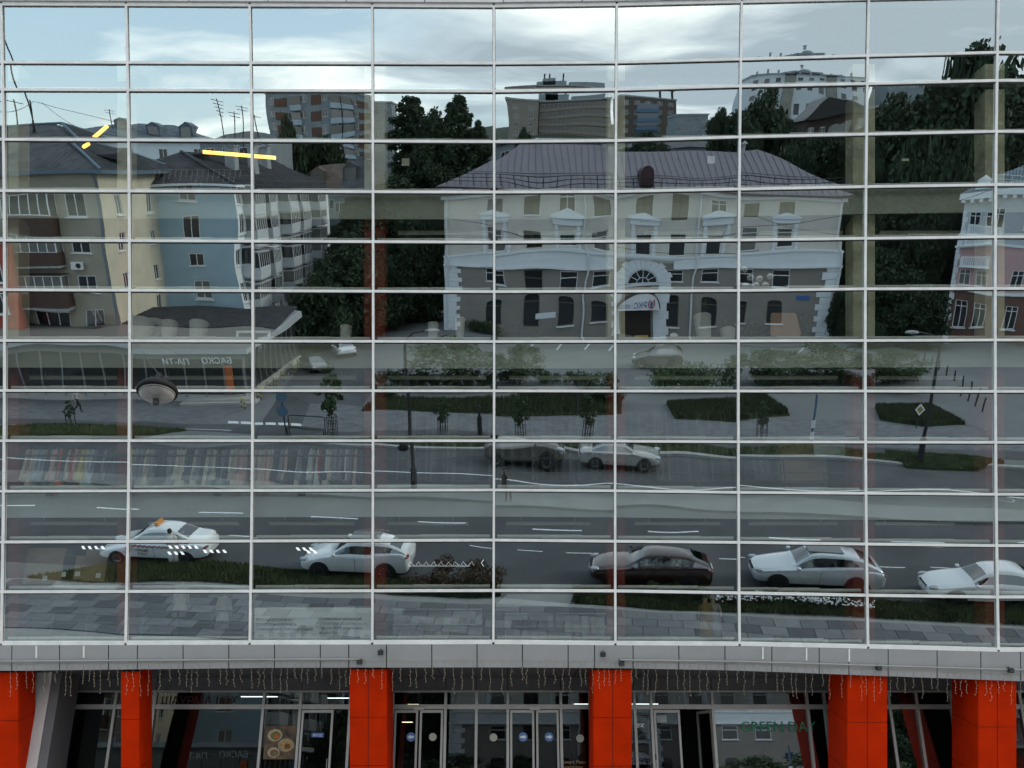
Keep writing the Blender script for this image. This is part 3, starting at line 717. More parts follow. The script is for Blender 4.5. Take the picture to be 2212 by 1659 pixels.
for k, (a, b) in enumerate(((60, 262), (325, 540), (590, 770), (835, 1050), (1100, 1310), (1372, 1560), (1617, 1808), (1897, 2082))):
    strip(a, b, 816, 'unlit linear light below the olive bulkhead, %s along the middle ceiling' % ('first second third fourth fifth sixth seventh eighth'.split()[k]))
for k, (a, b) in enumerate(((860, 1055), (1120, 1290), (1390, 1560), (1640, 1820), (1900, 2090))):
    strip(a, b, 503, 'unlit linear light under the upper bulkhead, %s along the upper ceiling' % ('first second third fourth fifth'.split()[k]))
M_yel = mat('warm_tube', (1,1,1), .5, 0, emit=(1.0, .52, .07), estr=1.5)
def tube_light(p0, p1, d, lab):
    a, b = fw_(p0[0], p0[1], d), fw_(p1[0], p1[1], d+.5); m = (a+b)/2
    o = MB().tube([a-m, b-m], .045, 8).build('tube_light', M_yel, loc=m); tag(o, lab, 'tube light', 'lit yellow tubes in the upper left office')
tube_light((181, 317), (191, 311), 1.3, 'short lit yellow tube end below the transom at upper left'); tube_light((203, 297), (239, 266), 1.3, 'lit yellow slanting tube over the grey roof at upper left')
tube_light((438, 328), (596, 341), 1.3, 'long lit yellow tube nearly level across the second mullion')
M_strip = mat('cool_panel', (1,1,1), .5, 0, emit=(.9,.95,1.0), estr=.36)
for k, (px, py, n) in enumerate(((204, 1183, 4), (392, 1182, 5), (467, 1191, 4), (390, 1195, 3), (668, 1186, 3), (690, 1192, 2))):
    c = fw_(px, py, 2.2); r = thing('louvre_light', 'lit striped louvre lamp, %s from the left in the cardboard and photo shops' % ('first second third fourth fifth sixth'.split()[k]), 'ceiling lamp', c, group='lit louvre lamps in the lower left shops')
    for j in range(n): MB().add([(j*.17-.3,0,-.04),(j*.17-.22,0,-.04),(j*.17-.30,.03,.05),(j*.17-.37,.03,.05)], [(0,1,2,3),(3,2,1,0)]).build('lamp_strip', M_strip, r)
# white neon sign seen edge-on and its arrow
ns_ = thing('neon_sign', 'white neon lettering glowing low over the road behind the third mullion pair', 'neon sign', fw_(955, 1217, 1.2))
rr = random.Random(5)
for j in range(9):
    x = -.85+j*.19; MB().tube([(x,0,-.05),(x+rr.uniform(.02,.09),0,.05),(x+.1,0,-.02),(x+.15,0,-.05)], .004, 4).build('tube', M_strip, ns_)
MB().box(-.85, .7, 0, .01, -.07, -.063).build('tube', M_strip, ns_)
o = MB().tube([(.02,0,.09),(-.035,0,0),(.02,0,-.09)], .009, 6).build('neon_chevron', M_strip, loc=fw_(1043, 1216, 1.2)); tag(o, 'white neon chevron glowing beside the dark bush', 'neon sign')
# clothes rails in the three lower left bays
GC = {'sand': (.55,.45,.33), 'cream': (.58,.54,.45), 'pale blue': (.38,.46,.52), 'grey': (.26,.28,.30), 'charcoal': (.07,.08,.09), 'pink': (.62,.42,.38), 'orange': (.70,.12,.04), 'red': (.45,.04,.04), 'white': (.62,.61,.60), 'yellow': (.66,.58,.18), 'striped brown': (.22,.18,.13)}
def garment_mesh(kind_, m):
    b = MB(); b.sm = True; h = {'shirt': .85, 'coat': 1.15, 'dress': 1.25, 'trousers': 1.0}[kind_]; w0, w1 = (.035, .085) if kind_ != 'trousers' else (.03, .05)
    prof = [(0, -.03, .03, w0*.6), (-.06, -.19, .19, w0), (-.22, -.2, .2, w0*1.3), (-.55*h, -.19, .19, w1*.8), (-h, -.24 if kind_ != 'trousers' else -.16, .24 if kind_ != 'trousers' else .16, w1)]
    for z, y0, y1, w in prof: b.v += [(-w, y0, z), (w, y0, z), (w, y1, z), (-w, y1, z)]
    for i in range(4):
        for k in range(4): b.f.append((i*4+k, i*4+(k+1)%4, i*4+4+(k+1)%4, i*4+4+k)); b.m.append(0)
    b.f += [(3,2,1,0), (16,17,18,19)]; b.m += [0, 0]
    if kind_ in ('shirt', 'coat'):
        b.tube([(0,-.17,-.07),(.012,-.235,-.35),(.02,-.25,-.66)], .05, 6, .035); b.tube([(0,.17,-.07),(.012,.235,-.35),(.02,.25,-.66)], .05, 6, .035)
    b.tube([(0,0,0),(0,0,.07),(.02,0,.10)], .006, 4)
    return b.mesh('garment', m, True)
GM = {}
rg = random.Random(21)
ORD = 'first second third fourth fifth sixth seventh eighth ninth tenth eleventh twelfth thirteenth fourteenth fifteenth sixteenth seventeenth eighteenth nineteenth twentieth twenty-first twenty-second twenty-third twenty-fourth twenty-fifth twenty-sixth twenty-seventh twenty-eighth'.split()
BAYS = [(62, 258, 'left', ['sand','sand','cream','pale blue','pale blue','charcoal','pink','pink','striped brown','orange','charcoal','cream','red','pink','yellow','cream','cream','pale blue','grey','charcoal','charcoal','grey','charcoal','charcoal']),
        (288, 534, 'second', ['yellow','grey','grey','cream','cream','grey','charcoal','charcoal','charcoal','grey','grey','cream','cream','cream','charcoal','cream','grey','charcoal','cream','grey','cream','charcoal','grey','charcoal','cream','sand','pink','pink']),
        (556, 782, 'third', ['pink','cream','pink','pink','pink','charcoal','grey','pink','charcoal','charcoal','cream','grey','charcoal','white','white','white','red','charcoal','white','cream','grey','grey','charcoal','white','grey','pink','charcoal'])]
zfl = FLOORZ[10].z
for a, b, nm, cs in BAYS:
    pa, pb = fw_(a, 962, .62), fw_(b, 962, .62); zt = pa.z; Y = pa.y+.15; L = pb.x-pa.x
    rk = thing('clothes_rail', 'black clothes rail full of garments behind the %s tenth-row window bay' % nm, 'clothes rail', ((pa.x+pb.x)/2, Y, zfl), group='clothes rails in the fashion shop')
    h = zt-zfl
    MB().tube([(-L/2,0,h),(L/2,0,h)], .016).build('top_rail', M_black, rk)
    for x in (-L/2, L/2): MB().tube([(x,0,0),(x,0,h)], .016).build('post', M_black, rk)
    q = fw_(a, 990, .3); MB().box(-L/2-.1, L/2+.4, -.55, -.51, q.z-zfl-.02, q.z-zfl+.02).build('guard_rail', M_black, rk)
    n = len(cs)
    for k, c in enumerate(cs):
        x = pa.x+L*(k+.5+rg.uniform(-.3, .3))/n; kd = rg.choice(['shirt', 'coat', 'dress', 'shirt', 'trousers'])
        if (kd, c) not in GM: GM[kd, c] = garment_mesh(kd, mat('cloth_'+c.replace(' ', '_'), GC[c], .9, .15 if 'strip' not in c else .7, 8))
        o = put('garment', GM[kd, c], None, (x, Y, zt-.07), (0, 0, rg.uniform(-.25, .25)))
        tag(o, '%s %s, garment %s from the left on the clothes rail in the %s bay' % (c, kd, ORD[k], nm), 'garment', 'garments on the %s clothes rail' % nm)
# white coats and counter in the shop below
for k, (px, py, m) in enumerate(((395, 1262, 'cream'), (486, 1288, 'white'))):
    p = fw_(px, py, 1.9)
    key = ('coat', m)
    if key not in GM: GM[key] = garment_mesh('coat', mat('cloth_'+m, GC[m], .9, .15, 8))
    o = put('garment', GM[key], None, p, (0, 0, 1.57+.2*k)); o.scale = (.75,.75,.75)
    tag(o, ['cream coat hanging flat inside the bottom row window', 'white coat hanging flat over dark paving reflection'][k], 'garment')
# cardboard boxes on the left
M_card = mat('cardboard', (.33,.23,.14), .8, .15)
for k, (px, py, w, h) in enumerate(((92, 1222, 1.0, .9), (130, 1226, .7, .62), (160, 1226, .7, .6), (206, 1221, .55, .8), (70, 1235, .5, .5))):
    p = fw_(px, py, .75); b = thing('cardboard_box', 'brown cardboard carton, %s from the left behind the lower left window' % ('second third fourth fifth first'.split()[k]), 'box', p, group='cartons in the lower left shop')
    MB().box(-w/2, w/2, 0, .5, -h/2, h/2).build('carton', M_card, b); MB().box(.05, .17, -.004, 0, -h/2+.08, -h/2+.2).build('paper_label', M_white, b)
# poster with the photo shop's services
psh = thing('service_poster', 'pale translucent poster listing photo services in the third bottom pane', 'poster'); psh.location = F0; psh.rotation_euler = (TILT, 0, 0)
M_post = glass_mat('poster_film', .0, (.35,.36,.35)); 
nt = M_post.node_tree; df = nt.nodes.new('ShaderNodeBsdfDiffuse'); df.inputs[0].default_value = (.66,.67,.64,1)
mx = [n for n in nt.nodes if n.type == 'MIX_SHADER'][0]; nt.links.new(df.outputs[0], mx.inputs[2]); mx.inputs[0].default_value = .8
(xa, za), (xb, zb_) = lo(549, 1383, .10), lo(803, 1313, .10)
MB().box(xa, xb, .10, .104, za, zb_).build('sheet', M_post, psh)
MB().box(xa+.02, lo(768, 0, .1)[0], .088, .092, lo(0, 1335, .1)[1], lo(0, 1312, .1)[1]).build('blank_strip', mat('blank_paper', (.62,.63,.60), .7, .04), psh)
M_ink = mat('dark_ink', (.01,.01,.012), .6, 0)
for px, py, t in ((552, 1339, 'Фото на документы\nКопирование и печать\nСканирование, ламинирование'), (684, 1337, '* Сувенирная продукция\n* Обработка и реставрация\n* Печать фото различных\n  форматов\n* Рекламная продукция')):
    x, z = lo(px, py, .085); text(t, 'lettering', M_ink, psh, .112, (x, .085, z-.03), (PI/2, 0, 0), 'LEFT', .001, shear=.25, scale=(.80, 1, 1))
for k in range(11):
    x = xa+.1+k*.255; h = .15+.35*((k*7) % 5)/5; MB().box(x, x+.13, .094, .098, za+.01, za+h).build('printed_tower', mat('pale_print', (.36,.38,.39), .7, .05), psh)
# photo paper, small posters and shelving along the bottom row
M_shelf = mat('shelf_white', (.55,.56,.57), .6, .05)
def shelf_unit(px0, px1, py0, py1, lab, seed):
    a, b = fw_(px0, py1, 1.6), fw_(px1, py0, 1.6); L = b.x-a.x; H = b.z-a.z; r = thing('shelf_unit', lab, 'shelf', ((a.x+b.x)/2, a.y, a.z)); q = random.Random(seed)
    MB().box(-L/2, L/2, .3, .33, 0, H).build('back_panel', M_shelf, r)
    for z in (0, H*.5, H): MB().box(-L/2, L/2, 0, .3, z-.012, z+.012).build('shelf_board', M_shelf, r)
    for j in range(int(L/.22)):
        x = -L/2+.1+j*.22
        for z, brd in ((.012, 'lower'), (H*.5+.012, 'upper')):
            o = MB().box(-.07, .07, -.05, .05, 0, q.uniform(.12, .3)).build('goods_box', mat('goods_%d' % q.randrange(4), q.choice([(.3,.3,.32),(.5,.5,.5),(.14,.13,.13),(.36,.25,.2)]), .6, .1), loc=((a.x+b.x)/2+x, a.y+.15, a.z+z))
            tag(o, 'goods box %s from left on the %s board of the %s' % (ORD[j], brd, lab), 'box', 'goods on the '+lab)
shelf_unit(845, 1040, 1312, 1382, 'fourth bottom pane shelf', 1)
shelf_unit(1090, 1310, 1322, 1382, 'fifth bottom pane shelf', 2)
for k, (x0, x1, y0, y1) in enumerate(((1066, 1240, 1282, 1310), )):
    a, b = fw_(x0, y1, 1.0), fw_(x1, y0, 1.0)
    o = MB().add([(a.x,a.y,a.z),(b.x-.15,a.y,a.z),(b.x,a.y,b.z),(a.x+.35,a.y,b.z),(a.x,a.y+.02,a.z),(b.x-.15,a.y+.02,a.z),(b.x,a.y+.02,b.z),(a.x+.35,a.y+.02,b.z)], [(0,1,2,3),(7,6,5,4),(0,4,5,1),(1,5,6,2),(2,6,7,3),(3,7,4,0)]).build('white_board', mat('pale_board', (.36,.36,.37), .6, .1)); tag(o, 'white slanted display board behind the bottom pane right of the bush', 'board')
# plant pots and leftovers on the floor above the middle bulkhead
M_pot = mat('ribbed_white_pot', (.45,.44,.39), .6, .05); M_fern = mat('fern_leaf', (.035,.07,.03), .7, .4, 5)
zf = FLOORZ[7].z
def pot(px, pytop, pw, lab, plant=None, d=.55, kindn='plant_pot'):
    c = fw_(px, 735, d); t = fw_(px, pytop, d); h = max(.2, t.z-zf); r = pw/2*(DIST+d)/FPX
    o = thing(kindn, lab, 'plant pot', (c.x, t.y, zf), group='white ribbed pots on the office floor')
    prof = [(r*.72, 0)]
    for k in range(12): prof += [(r*(.72+.28*k/11)*(1.0 if k % 2 else .965), h*(k+.4)/12)]
    prof += [(r*1.02, h*.985), (r*.9, h), (r*.86, h*.93), (0.01, h*.92)]
    b = MB(); b.sm = True; b.lathe(prof, 20).build('pot', M_pot, o)
    if plant:
        q = random.Random(px); b = MB()
        for k in range(plant[0]):
            a = q.uniform(0, 2*PI); L = q.uniform(.5, 1)*plant[1]; up = q.uniform(.3, 1.0)*plant[2]
            pts = [(q.uniform(-.03,.03)+math.cos(a)*L*s_, math.sin(a)*L*s_*.6, h*.93+up*L*(1.7*s_-1.5*s_*s_)) for s_ in (0,.25,.5,.75,1)]
            wx, wy = -math.sin(a)*.016, math.cos(a)*.016
            for (p, s_) in zip(pts, (1,1,.9,.7,.1)): b.v += [(p[0]-wx*s_, p[1]-wy*s_, p[2]), (p[0]+wx*s_, p[1]+wy*s_, p[2])]
            n0 = len(b.v)-10
            for j in range(4): b.f.append((n0+2*j, n0+2*j+1, n0+2*j+3, n0+2*j+2)); b.m.append(0)
        kind(b.build('leaves', M_fern, o), 'stuff')
pot(308, 696, 60, 'widest white pot, leftmost of the row on the floor', None)
pot(338, 696, 44, 'white pot tucked behind the widest one', None, .9)
pot(368, 697, 36, 'white ribbed pot without leaves between two others', (10, .3, .5))
pot(431, 698, 42, 'white ribbed pot with a spiky spider plant', (34, .55, 1.0))
pot(748, 706, 26, 'pot with a tall dark ficus before the dark trees', (40, .5, 2.6))
pot(936, 699, 24, 'small pale canister left of the brown office building reflection', None)
pot(994, 688, 22, 'tall narrow pale canister beside the white quoins reflection', None)
pot(1517, 683, 38, 'tall white cylinder pot with dry twigs', (12, .9, 3.0))
pot(1571, 712, 34, 'low white bowl pot with dark upright leaves', (26, .4, 2.2))
def bush_inside(px0, px1, py0, py1, lab, n, d=.9):
    a, b = fw_(px0, py1, d), fw_(px1, py0, d); q = np.random.default_rng(px0); r = thing('potted_bush', lab, 'potted plant', ((a.x+b.x)/2, a.y+.2, zf))
    W_, H_ = b.x-a.x, b.z-zf; B = MB()
    for k in range(n):
        u, v, w = q.normal(0, .28, 3); c = Vector((u*W_*.8, v*.5, H_*.55+w*H_*.75)); 
        if c.z < .1: c.z = .1+abs(w)*.2
        s_ = q.uniform(.04, .085); n1 = Vector(q.normal(0, 1, 3)).normalized(); t1 = n1.orthogonal().normalized()*s_; t2 = n1.cross(t1)*.6
        B.add([c-t1, c+t2, c+t1, c-t2], [(0,1,2,3)])
    kind(B.build('leaves', M_fern, r), 'stuff')
    for k in range(4): MB().tube([(0,0,0),(W_*.12*(k-1.5),.05,H_*.6)], .012, 5).build('stem', M_bark, r)
    MB().lathe([(.16,0),(.2,.25),(.19,.25),(.01,.22)], 14).build('pot', M_pot, r)
bush_inside(1073, 1166, 682, 738, 'leafy rubber plant bush before the brown wall reflection', 700)
bush_inside(1600, 1668, 684, 736, 'broad dark potted plant left of the plywood chair', 380)
bush_inside(1725, 1775, 676, 736, 'slim potted bush right of the plywood chair', 260)
ch = thing('plywood_chair', 'light plywood chair back turned to the window among the plants', 'chair', (fw_(1697, 735, .7).x, fw_(1697, 720, .7).y, zf))
a, b = fw_(1665, 722, .7), fw_(1731, 668, .7); w, h0, h1 = (b.x-a.x)/2, a.z-zf, b.z-zf
M_ply = mat('light_plywood', (.48,.28,.17), .55, .18, 3)
B = MB(); B.sm = False
pr = [(-w,h0),(-w*.9,h0-.06),(w*.9,h0-.06),(w,h0),(w*.84,h1-.05),(w*.74,h1),(-w*.74,h1),(-w*.84,h1-.05)]
B.prism(pr, -.012, .012).build('backrest', M_ply, ch)
MB().box(-w*.9, w*.9, .03, .45, .30, .33).build('seat', M_ply, ch)
for sx in (-1, 1):
    for yy in (.05, .42): MB().tube([(sx*w*.8,yy,0),(sx*w*.75,yy,.31)], .014).build('leg', M_black, ch)
# silver balloons
M_silver = mat('silver_foil', (.62,.61,.58), .18, 0, metal=.9)
for k, (px, py) in enumerate(((1607, 582), (1620, 600), (1640, 602), (1609, 618), (1632, 616), (1652, 616), (1663, 597), (1655, 577))[:7]):
    p = fw_(px, py, .6); o = thing('balloon', 'silver balloon in the cluster behind the seventh-bay window, %s one' % ('upper left,topmost left,upper right,lower left,lower middle,lower right,right outer'.split(',')[k]), 'balloon', p, group='silver balloons in one cluster')
    b = MB(); b.sm = True; b.ball((0,0,0), .105, n=16, m=10).build('skin', M_silver, o); MB().lathe([(.012,-.125),(.004,-.10)], 6).build('knot', M_silver, o)
# white frame, boards, ovals, yellow stool, sticker sheets
fr_ = thing('white_trestle', 'white empty trestle standing across the second mullion above the floor', 'frame', (fw_(547, 735, .5).x, fw_(547, 720, .5).y, zf))
a, b = fw_(510, 735, .5), fw_(584, 713, .5); w, h = (b.x-a.x)/2, b.z-zf
for q in ((-w, -w+.06, 0, h), (w-.06, w, 0, h), (-w+.06, w-.06, h-.06, h)): MB().box(q[0], q[1], 0, .04, q[2], q[3]).build('bar', M_white, fr_)
for k, (px, py, rx, rz_) in enumerate(((1456, 725, .10, .075), (1587, 784, .05, .09), (1610, 783, .06, .1))):
    p = fw_(px, py, .5); o = MB().ball((0,0,0), rx, .015, rz_, 16, 10).build('white_oval', M_white, loc=p); tag(o, ['white oval plate standing near the yellow stool', 'left of the two small white ovals beside the sixth mullion', 'right of the two small white ovals beside the sixth mullion'][k], 'oval plate')
p = fw_(1386, 728, .6); o = thing('yellow_box', 'small yellow box on the floor before the dark entrance steps', 'box', p); MB().box(-.16, .16, 0, .2, -.08, .05).build('carton', mat('yellow_card', (.7,.42,.04), .6, .05), o); MB().box(-.05, .16, .05, .2, .052, .12).build('lid', mat('yellow_card'), o) if False else None
for k, (px, py) in enumerate(((876, 350), (1536, 345), (1956, 345))):
    a = fw_(px, py, .25); o = MB().box(-.09, .09, 0, .006, -.09 if k < 2 else -.03, .09 if k < 2 else .03).build('paper_note', mat('manila_paper', (.62,.55,.42), .8, .05) if k != 1 else M_white); o.location = a; o.rotation_euler = (TILT, 0, 0)
    tag(o, ['square manila note taped inside over the dark poplar', 'white paper note taped inside over the purple roof', 'small note taped inside over the dark trees at right'][k], 'note')
# interior garland
gl = thing('icicle_garland', 'pale icicle garland hanging inside the fourth row over the blue block', 'garland', fw_(330, 366, .6)); q = random.Random(8); L = fw_(528, 366, .6).x-fw_(330, 366, .6).x
MB().tube([(0,0,0),(L,0,0)], .006, 4).build('cable', M_wire, gl)
for k in range(17):
    x = L*(k+.3)/17; b = MB(); h = q.uniform(.2, .5); b.tube([(x,0,0),(x+.02,0,-h*.5),(x-.01,0,-h)], .006, 3)
    for t in (.4,.7,1): b.ball((x+q.uniform(-.02,.02),0,-h*t), .014, n=5, m=3)
    b.build('strand', M_bulb, gl)
# curtains behind the middle bays
def curtain(px0, px1, py0, py1, lab, d=1.3):
    a, b = fw_(px0, py1, d), fw_(px1, py0, d); L = b.x-a.x; z0, z1 = min(a.z, b.z), max(a.z, b.z); B = MB(); q = random.Random(px0); n = int(L/.05)
    xs_ = [a.x+L*k/n for k in range(n+1)]; ys_ = [a.y+.05*math.sin(k*1.1+q.uniform(-.4, .4)) for k in range(n+1)]
    B.sm = True
    for x, y in zip(xs_, ys_): B.v += [(x, y, z0), (x, y, z1)]
    for k in range(n): B.f.append((2*k, 2*k+2, 2*k+3, 2*k+1)); B.m.append(0)
    o = B.build('curtain', M_curt); tag(o, lab, 'curtain', 'pale vertical curtains on the third floor')
M_curt = glass_mat('sheer_curtain', .6, (.72,.72,.70)); nt = M_curt.node_tree
df = nt.nodes.new('ShaderNodeBsdfDiffuse'); df.inputs[0].default_value = (.36,.37,.35,1); nt.links.new(df.outputs[0], [n for n in nt.nodes if n.type == 'MIX_SHADER'][0].inputs[2])
tcn = nt.nodes.new('ShaderNodeTexCoord'); wv = nt.nodes.new('ShaderNodeTexNoise'); mpn = nt.nodes.new('ShaderNodeMapping'); mpn.inputs['Scale'].default_value = (9, .1, .02)
nt.links.new(tcn.outputs['Object'], mpn.inputs[0]); nt.links.new(mpn.outputs[0], wv.inputs['Vector']); wv.inputs['Scale'].default_value = 1.0; wv.inputs['Detail'].default_value = 3
rmp = nt.nodes.new('ShaderNodeValToRGB'); rmp.color_ramp.elements[0].position = .42; rmp.color_ramp.elements[1].position = .62; rmp.color_ramp.elements[0].color = (.0,.0,.0,1); rmp.color_ramp.elements[1].color = (.46,.46,.46,1)
nt.links.new(wv.outputs[0], rmp.inputs[0]); nt.links.new(rmp.outputs[0], [n for n in nt.nodes if n.type == 'MIX_SHADER'][0].inputs[0])
curtain(850, 1062, 868, 1040, 'sheer striped curtain in the fourth bay above the pole'); curtain(1074, 1310, 868, 1040, 'sheer striped curtain behind the parked dark car reflection')
curtain(1352, 1590, 868, 1040, 'sheer striped curtain in the sixth bay over the lawn'); curtain(1604, 1690, 868, 1040, 'short sheer curtain end in the seventh bay')
for k, (x0, x1, y0, y1, m) in enumerate(((1690, 1790, 926, 1042, M_card), (1760, 1835, 935, 985, M_shelf))):
    a, b = fw_(x0, y1, 1.6-.4*k), fw_(x1, y0, 1.6-.4*k); o = MB().box(a.x, b.x, a.y, a.y+.03, a.z, b.z).build('panel_board', m); tag(o, ['tall brown board leaning inside the seventh bay', 'pale canvas board leaning before the brown one'][k], 'board')
# guard rail along the third floor glass
for i, lab in ((5, 'fourth'), (6, 'fifth'), (7, 'sixth'), (8, 'seventh')):
    a, b = fw_(MXS[i][1]*K8+12, 990, .5), fw_(MXS[i+1][1]*K8-8, 990, .5); L = b.x-a.x
    r = thing('guard_rail', 'dark steel guard rail inside the %s bay of the curtain floor' % lab, 'guard rail', (a.x, a.y, zfl), group='guard rails behind the glass'); h = a.z-zfl
    for z in (h, h*.55, h*.3): MB().box(0, L, -.012, .012, z-(.025 if z == h else .008), z+(.025 if z == h else .008)).build('rail', M_black, r)
    for k in range(4): MB().box(L*k/3-.015, L*k/3+.015, -.014, .014, 0, h-.026).build('post', M_black, r)
for i, lab in ((2, 'first'), (3, 'second')):
    a, b = fw_(MXS[i][1]*K8+30, 1320, .6), fw_(MXS[i+1][1]*K8-14, 1320, .6); L = b.x-a.x; z0 = FLOORZ[13].z
    r = thing('guard_rail', 'dark blue guard rail inside the %s bottom pane' % lab, 'guard rail', (a.x, a.y, z0), group='guard rails behind the bottom panes'); h = a.z-z0
    for z in (h, h*.62, h*.3): MB().box(0, L, -.015, .015, z-.02, z+.02).build('rail', mat('navy_steel', (.03,.04,.06), .5, 0), r)
    for k in range(4): MB().box(L*k/3-.025, L*k/3+.025, -.018, .018, 0, h-.022).build('post', mat('navy_steel', (.03,.04,.06), .5, 0), r)
# the street lamp head that hangs between the camera and the glass
LX, LY, LZ = (340-PX)/FPX*9.757, .9155*9.757, EYE+.4126*9.757
lamp = thing('street_lamp', 'black street lamp head with a dusty glass bowl hanging before the glass', 'street lamp', (LX, LY, LZ), rot=(math.radians(-8), math.radians(-4), 0))
b = MB(); b.sm = True
prof = [(.02,.13),(.11,.115),(.17,.075),(.212,.03),(.222,.0),(.215,-.025),(.19,-.03)]
b.lathe(prof[::-1], 28).build('canopy', M_matte, lamp)
M_bowl = mat('dusty_lamp_bowl', (.32,.30,.28), .45, .28, 9, spec=.6)
b = MB(); b.sm = True; b.lathe([(.004,-.115),(.09,-.106),(.15,-.08),(.185,-.05),(.198,-.022)], 28).build('bowl', M_bowl, lamp)
MB().tube([(.19*math.cos(2*PI*k/28), .19*math.sin(2*PI*k/28), -.044) for k in range(29)], .004, 4).build('bowl_seam', M_black, lamp)
MB().tube([(-.02,.02,.10),(-.05,.09,.2),(-.075,.16,.33)], .032, 8).build('bracket', M_matte, lamp)
MB().box(-.025, .025, -.03, .03, -.17, -.112).build('sensor', M_black, lamp)
for k in range(7): MB().box(.06+k*.018, .066+k*.018, -.12, .06, .10-.012*k, .125-.012*k).build('cooling_fin', M_matte, lamp)
bpy.context.view_layer.update()
p = lamp.matrix_world @ Vector((-.075, .16, .33)); q = fw_(278, 720, -.06)
tag(MB().tube([p, q], .003, 5).build('stay_wire', M_black), 'thin stay wire from the lamp bracket back to the glass front', 'wire')
# ------------------------------------------------------------------ buildings across the street
def roofmat(name, c, pitch=6.0, rot=0.0):
    m = bpy.data.materials.new(name); m.use_nodes = True; nt = m.node_tree; p = nt.nodes['Principled BSDF']
    tc = nt.nodes.new('ShaderNodeTexCoord'); mp = nt.nodes.new('ShaderNodeMapping'); mp.inputs['Rotation'].default_value = (0, 0, rot)
    wv = nt.nodes.new('ShaderNodeTexWave'); wv.inputs['Scale'].default_value = pitch; wv.inputs['Distortion'].default_value = .4
    ns = nt.nodes.new('ShaderNodeTexNoise'); ns.inputs['Scale'].default_value = 1.2; ns.inputs['Detail'].default_value = 7
    r = nt.nodes.new('ShaderNodeValToRGB'); r.color_ramp.elements[0].color = tuple(v*.55 for v in c)+(1,); r.color_ramp.elements[1].color = tuple(min(1, v*1.4) for v in c)+(1,)
    r.color_ramp.elements[0].position = .3; r.color_ramp.elements[1].position = .7
    b = nt.nodes.new('ShaderNodeBump'); b.inputs['Strength'].default_value = 1.0; b.inputs['Distance'].default_value = .08
    L_ = nt.links.new
    L_(tc.outputs['Object'], mp.inputs[0]); L_(mp.outputs[0], wv.inputs['Vector']); L_(tc.outputs['Object'], ns.inputs['Vector']); L_(ns.outputs[0], r.inputs[0])
    L_(r.outputs[0], p.inputs['Base Color']); L_(wv.outputs[0], b.inputs['Height']); L_(b.outputs[0], p.inputs['Normal']); p.inputs['Roughness'].default_value = .75
    return m
M_slate = roofmat('grey_corrugated_roof', (.11,.12,.13), 2.2); M_dark = roofmat('dark_metal_roof', (.07,.07,.078), 2.0, .5); M_brownroof = roofmat('brown_corrugated_roof', (.16,.11,.085), 2.0, 1.57)
M_blueroof = roofmat('blue_grey_roof', (.13,.165,.20), 1.2); M_purple = mat('mauve_metal_roof', (.175,.155,.18), .5, .1, .8)
M_sand_lit = mat('lit_sand_render', (.62,.56,.43), .9, .12, .5); M_sand_shade = mat('shaded_sand_render', (.38,.35,.28), .9, .12, .5)  # one wall render; side light and front shade are put into the colours
M_bluew = mat('blue_render', (.36,.49,.57), .9, .11, .5); M_palew = mat('pale_render', (.80,.84,.86), .9, .05, .5)
M_brownp = mat('brown_balcony_cladding', (.085,.05,.038), .7, .1, 3); M_greyp = mat('grey_balcony_cladding', (.56,.59,.61), .7, .08, 3)
M_pipe = mat('blue_downpipe', (.12,.17,.22), .5, .05); M_wpipe = mat('white_downpipe', (.68,.70,.72), .5, .04)
M_chim = mat('chimney_render', (.35,.36,.37), .9, .2); M_red = mat('red_render', (.45,.09,.07), .9, .08)
def hip(x0, x1, y0, y1, z0, z1, ov, m, parent, rid=None, name='roof', fascia=None):
    """hipped roof over the rectangle, y1 > y0"""
    x0 -= ov; x1 += ov; y0 -= ov; y1 += ov; d = (y1-y0)/2 if rid is None else rid; ym = (y0+y1)/2
    b = MB().add([(x0,y0,z0),(x1,y0,z0),(x1,y1,z0),(x0,y1,z0),(x0+d,ym,z1),(x1-d,ym,z1)], [(3,2,5,4),(1,0,4,5),(0,3,4),(2,1,5),(0,1,2,3)])
    r = b.build(name, m, parent)
    if fascia: MB().box(x0, x1, y1-.02, y1+.03, z0-.28, z0-.003).box(x1-.02, x1+.03, y0, y1-.02, z0-.28, z0-.003).box(x0-.03, x0+.02, y0, y1-.02, z0-.28, z0-.003).build('gutter', fascia, r)
    return r
def roof_ribs(rf, x0, x1, y0, y1, z0, z1, ov, d, m, pitch, cap=None, r=.055):
    """corrugations on the front and right slopes of a hipped roof, caps on its hips"""
    x0 -= ov; x1 += ov; y0 -= ov; y1 += ov; ym = (y0+y1)/2; B = MB(); x = x0+.3
    while x < x1-.1:
        t = max(.02, min(1, (x-x0)/d, (x1-x)/d)); B.tube([(x, y1, z0+.01), (x, y1+(ym-y1)*t, z0+(z1-z0)*t+.01)], r, 4); x += pitch
    y = y0+.3
    while y < y1-.1:
        t = max(.02, min((y-y0)/(ym-y0), (y1-y)/(y1-ym))); B.tube([(x1, y, z0+.01), (x1-d*t, y, z0+(z1-z0)*t+.01)], r, 4); y += pitch
    kind(B.build('corrugation', m, rf), 'stuff')
    if cap:
        for a, b_ in (((x1,y1,z0),(x1-d,ym,z1)), ((x1,y0,z0),(x1-d,ym,z1)), ((x0+d,ym,z1),(x1-d,ym,z1)), ((x0,y1,z0),(x0+d,ym,z1))): MB().tube([(a[0],a[1],a[2]+.05),(b_[0],b_[1],b_[2]+.05)], .13, 6).build('ridge_cap', cap, rf)
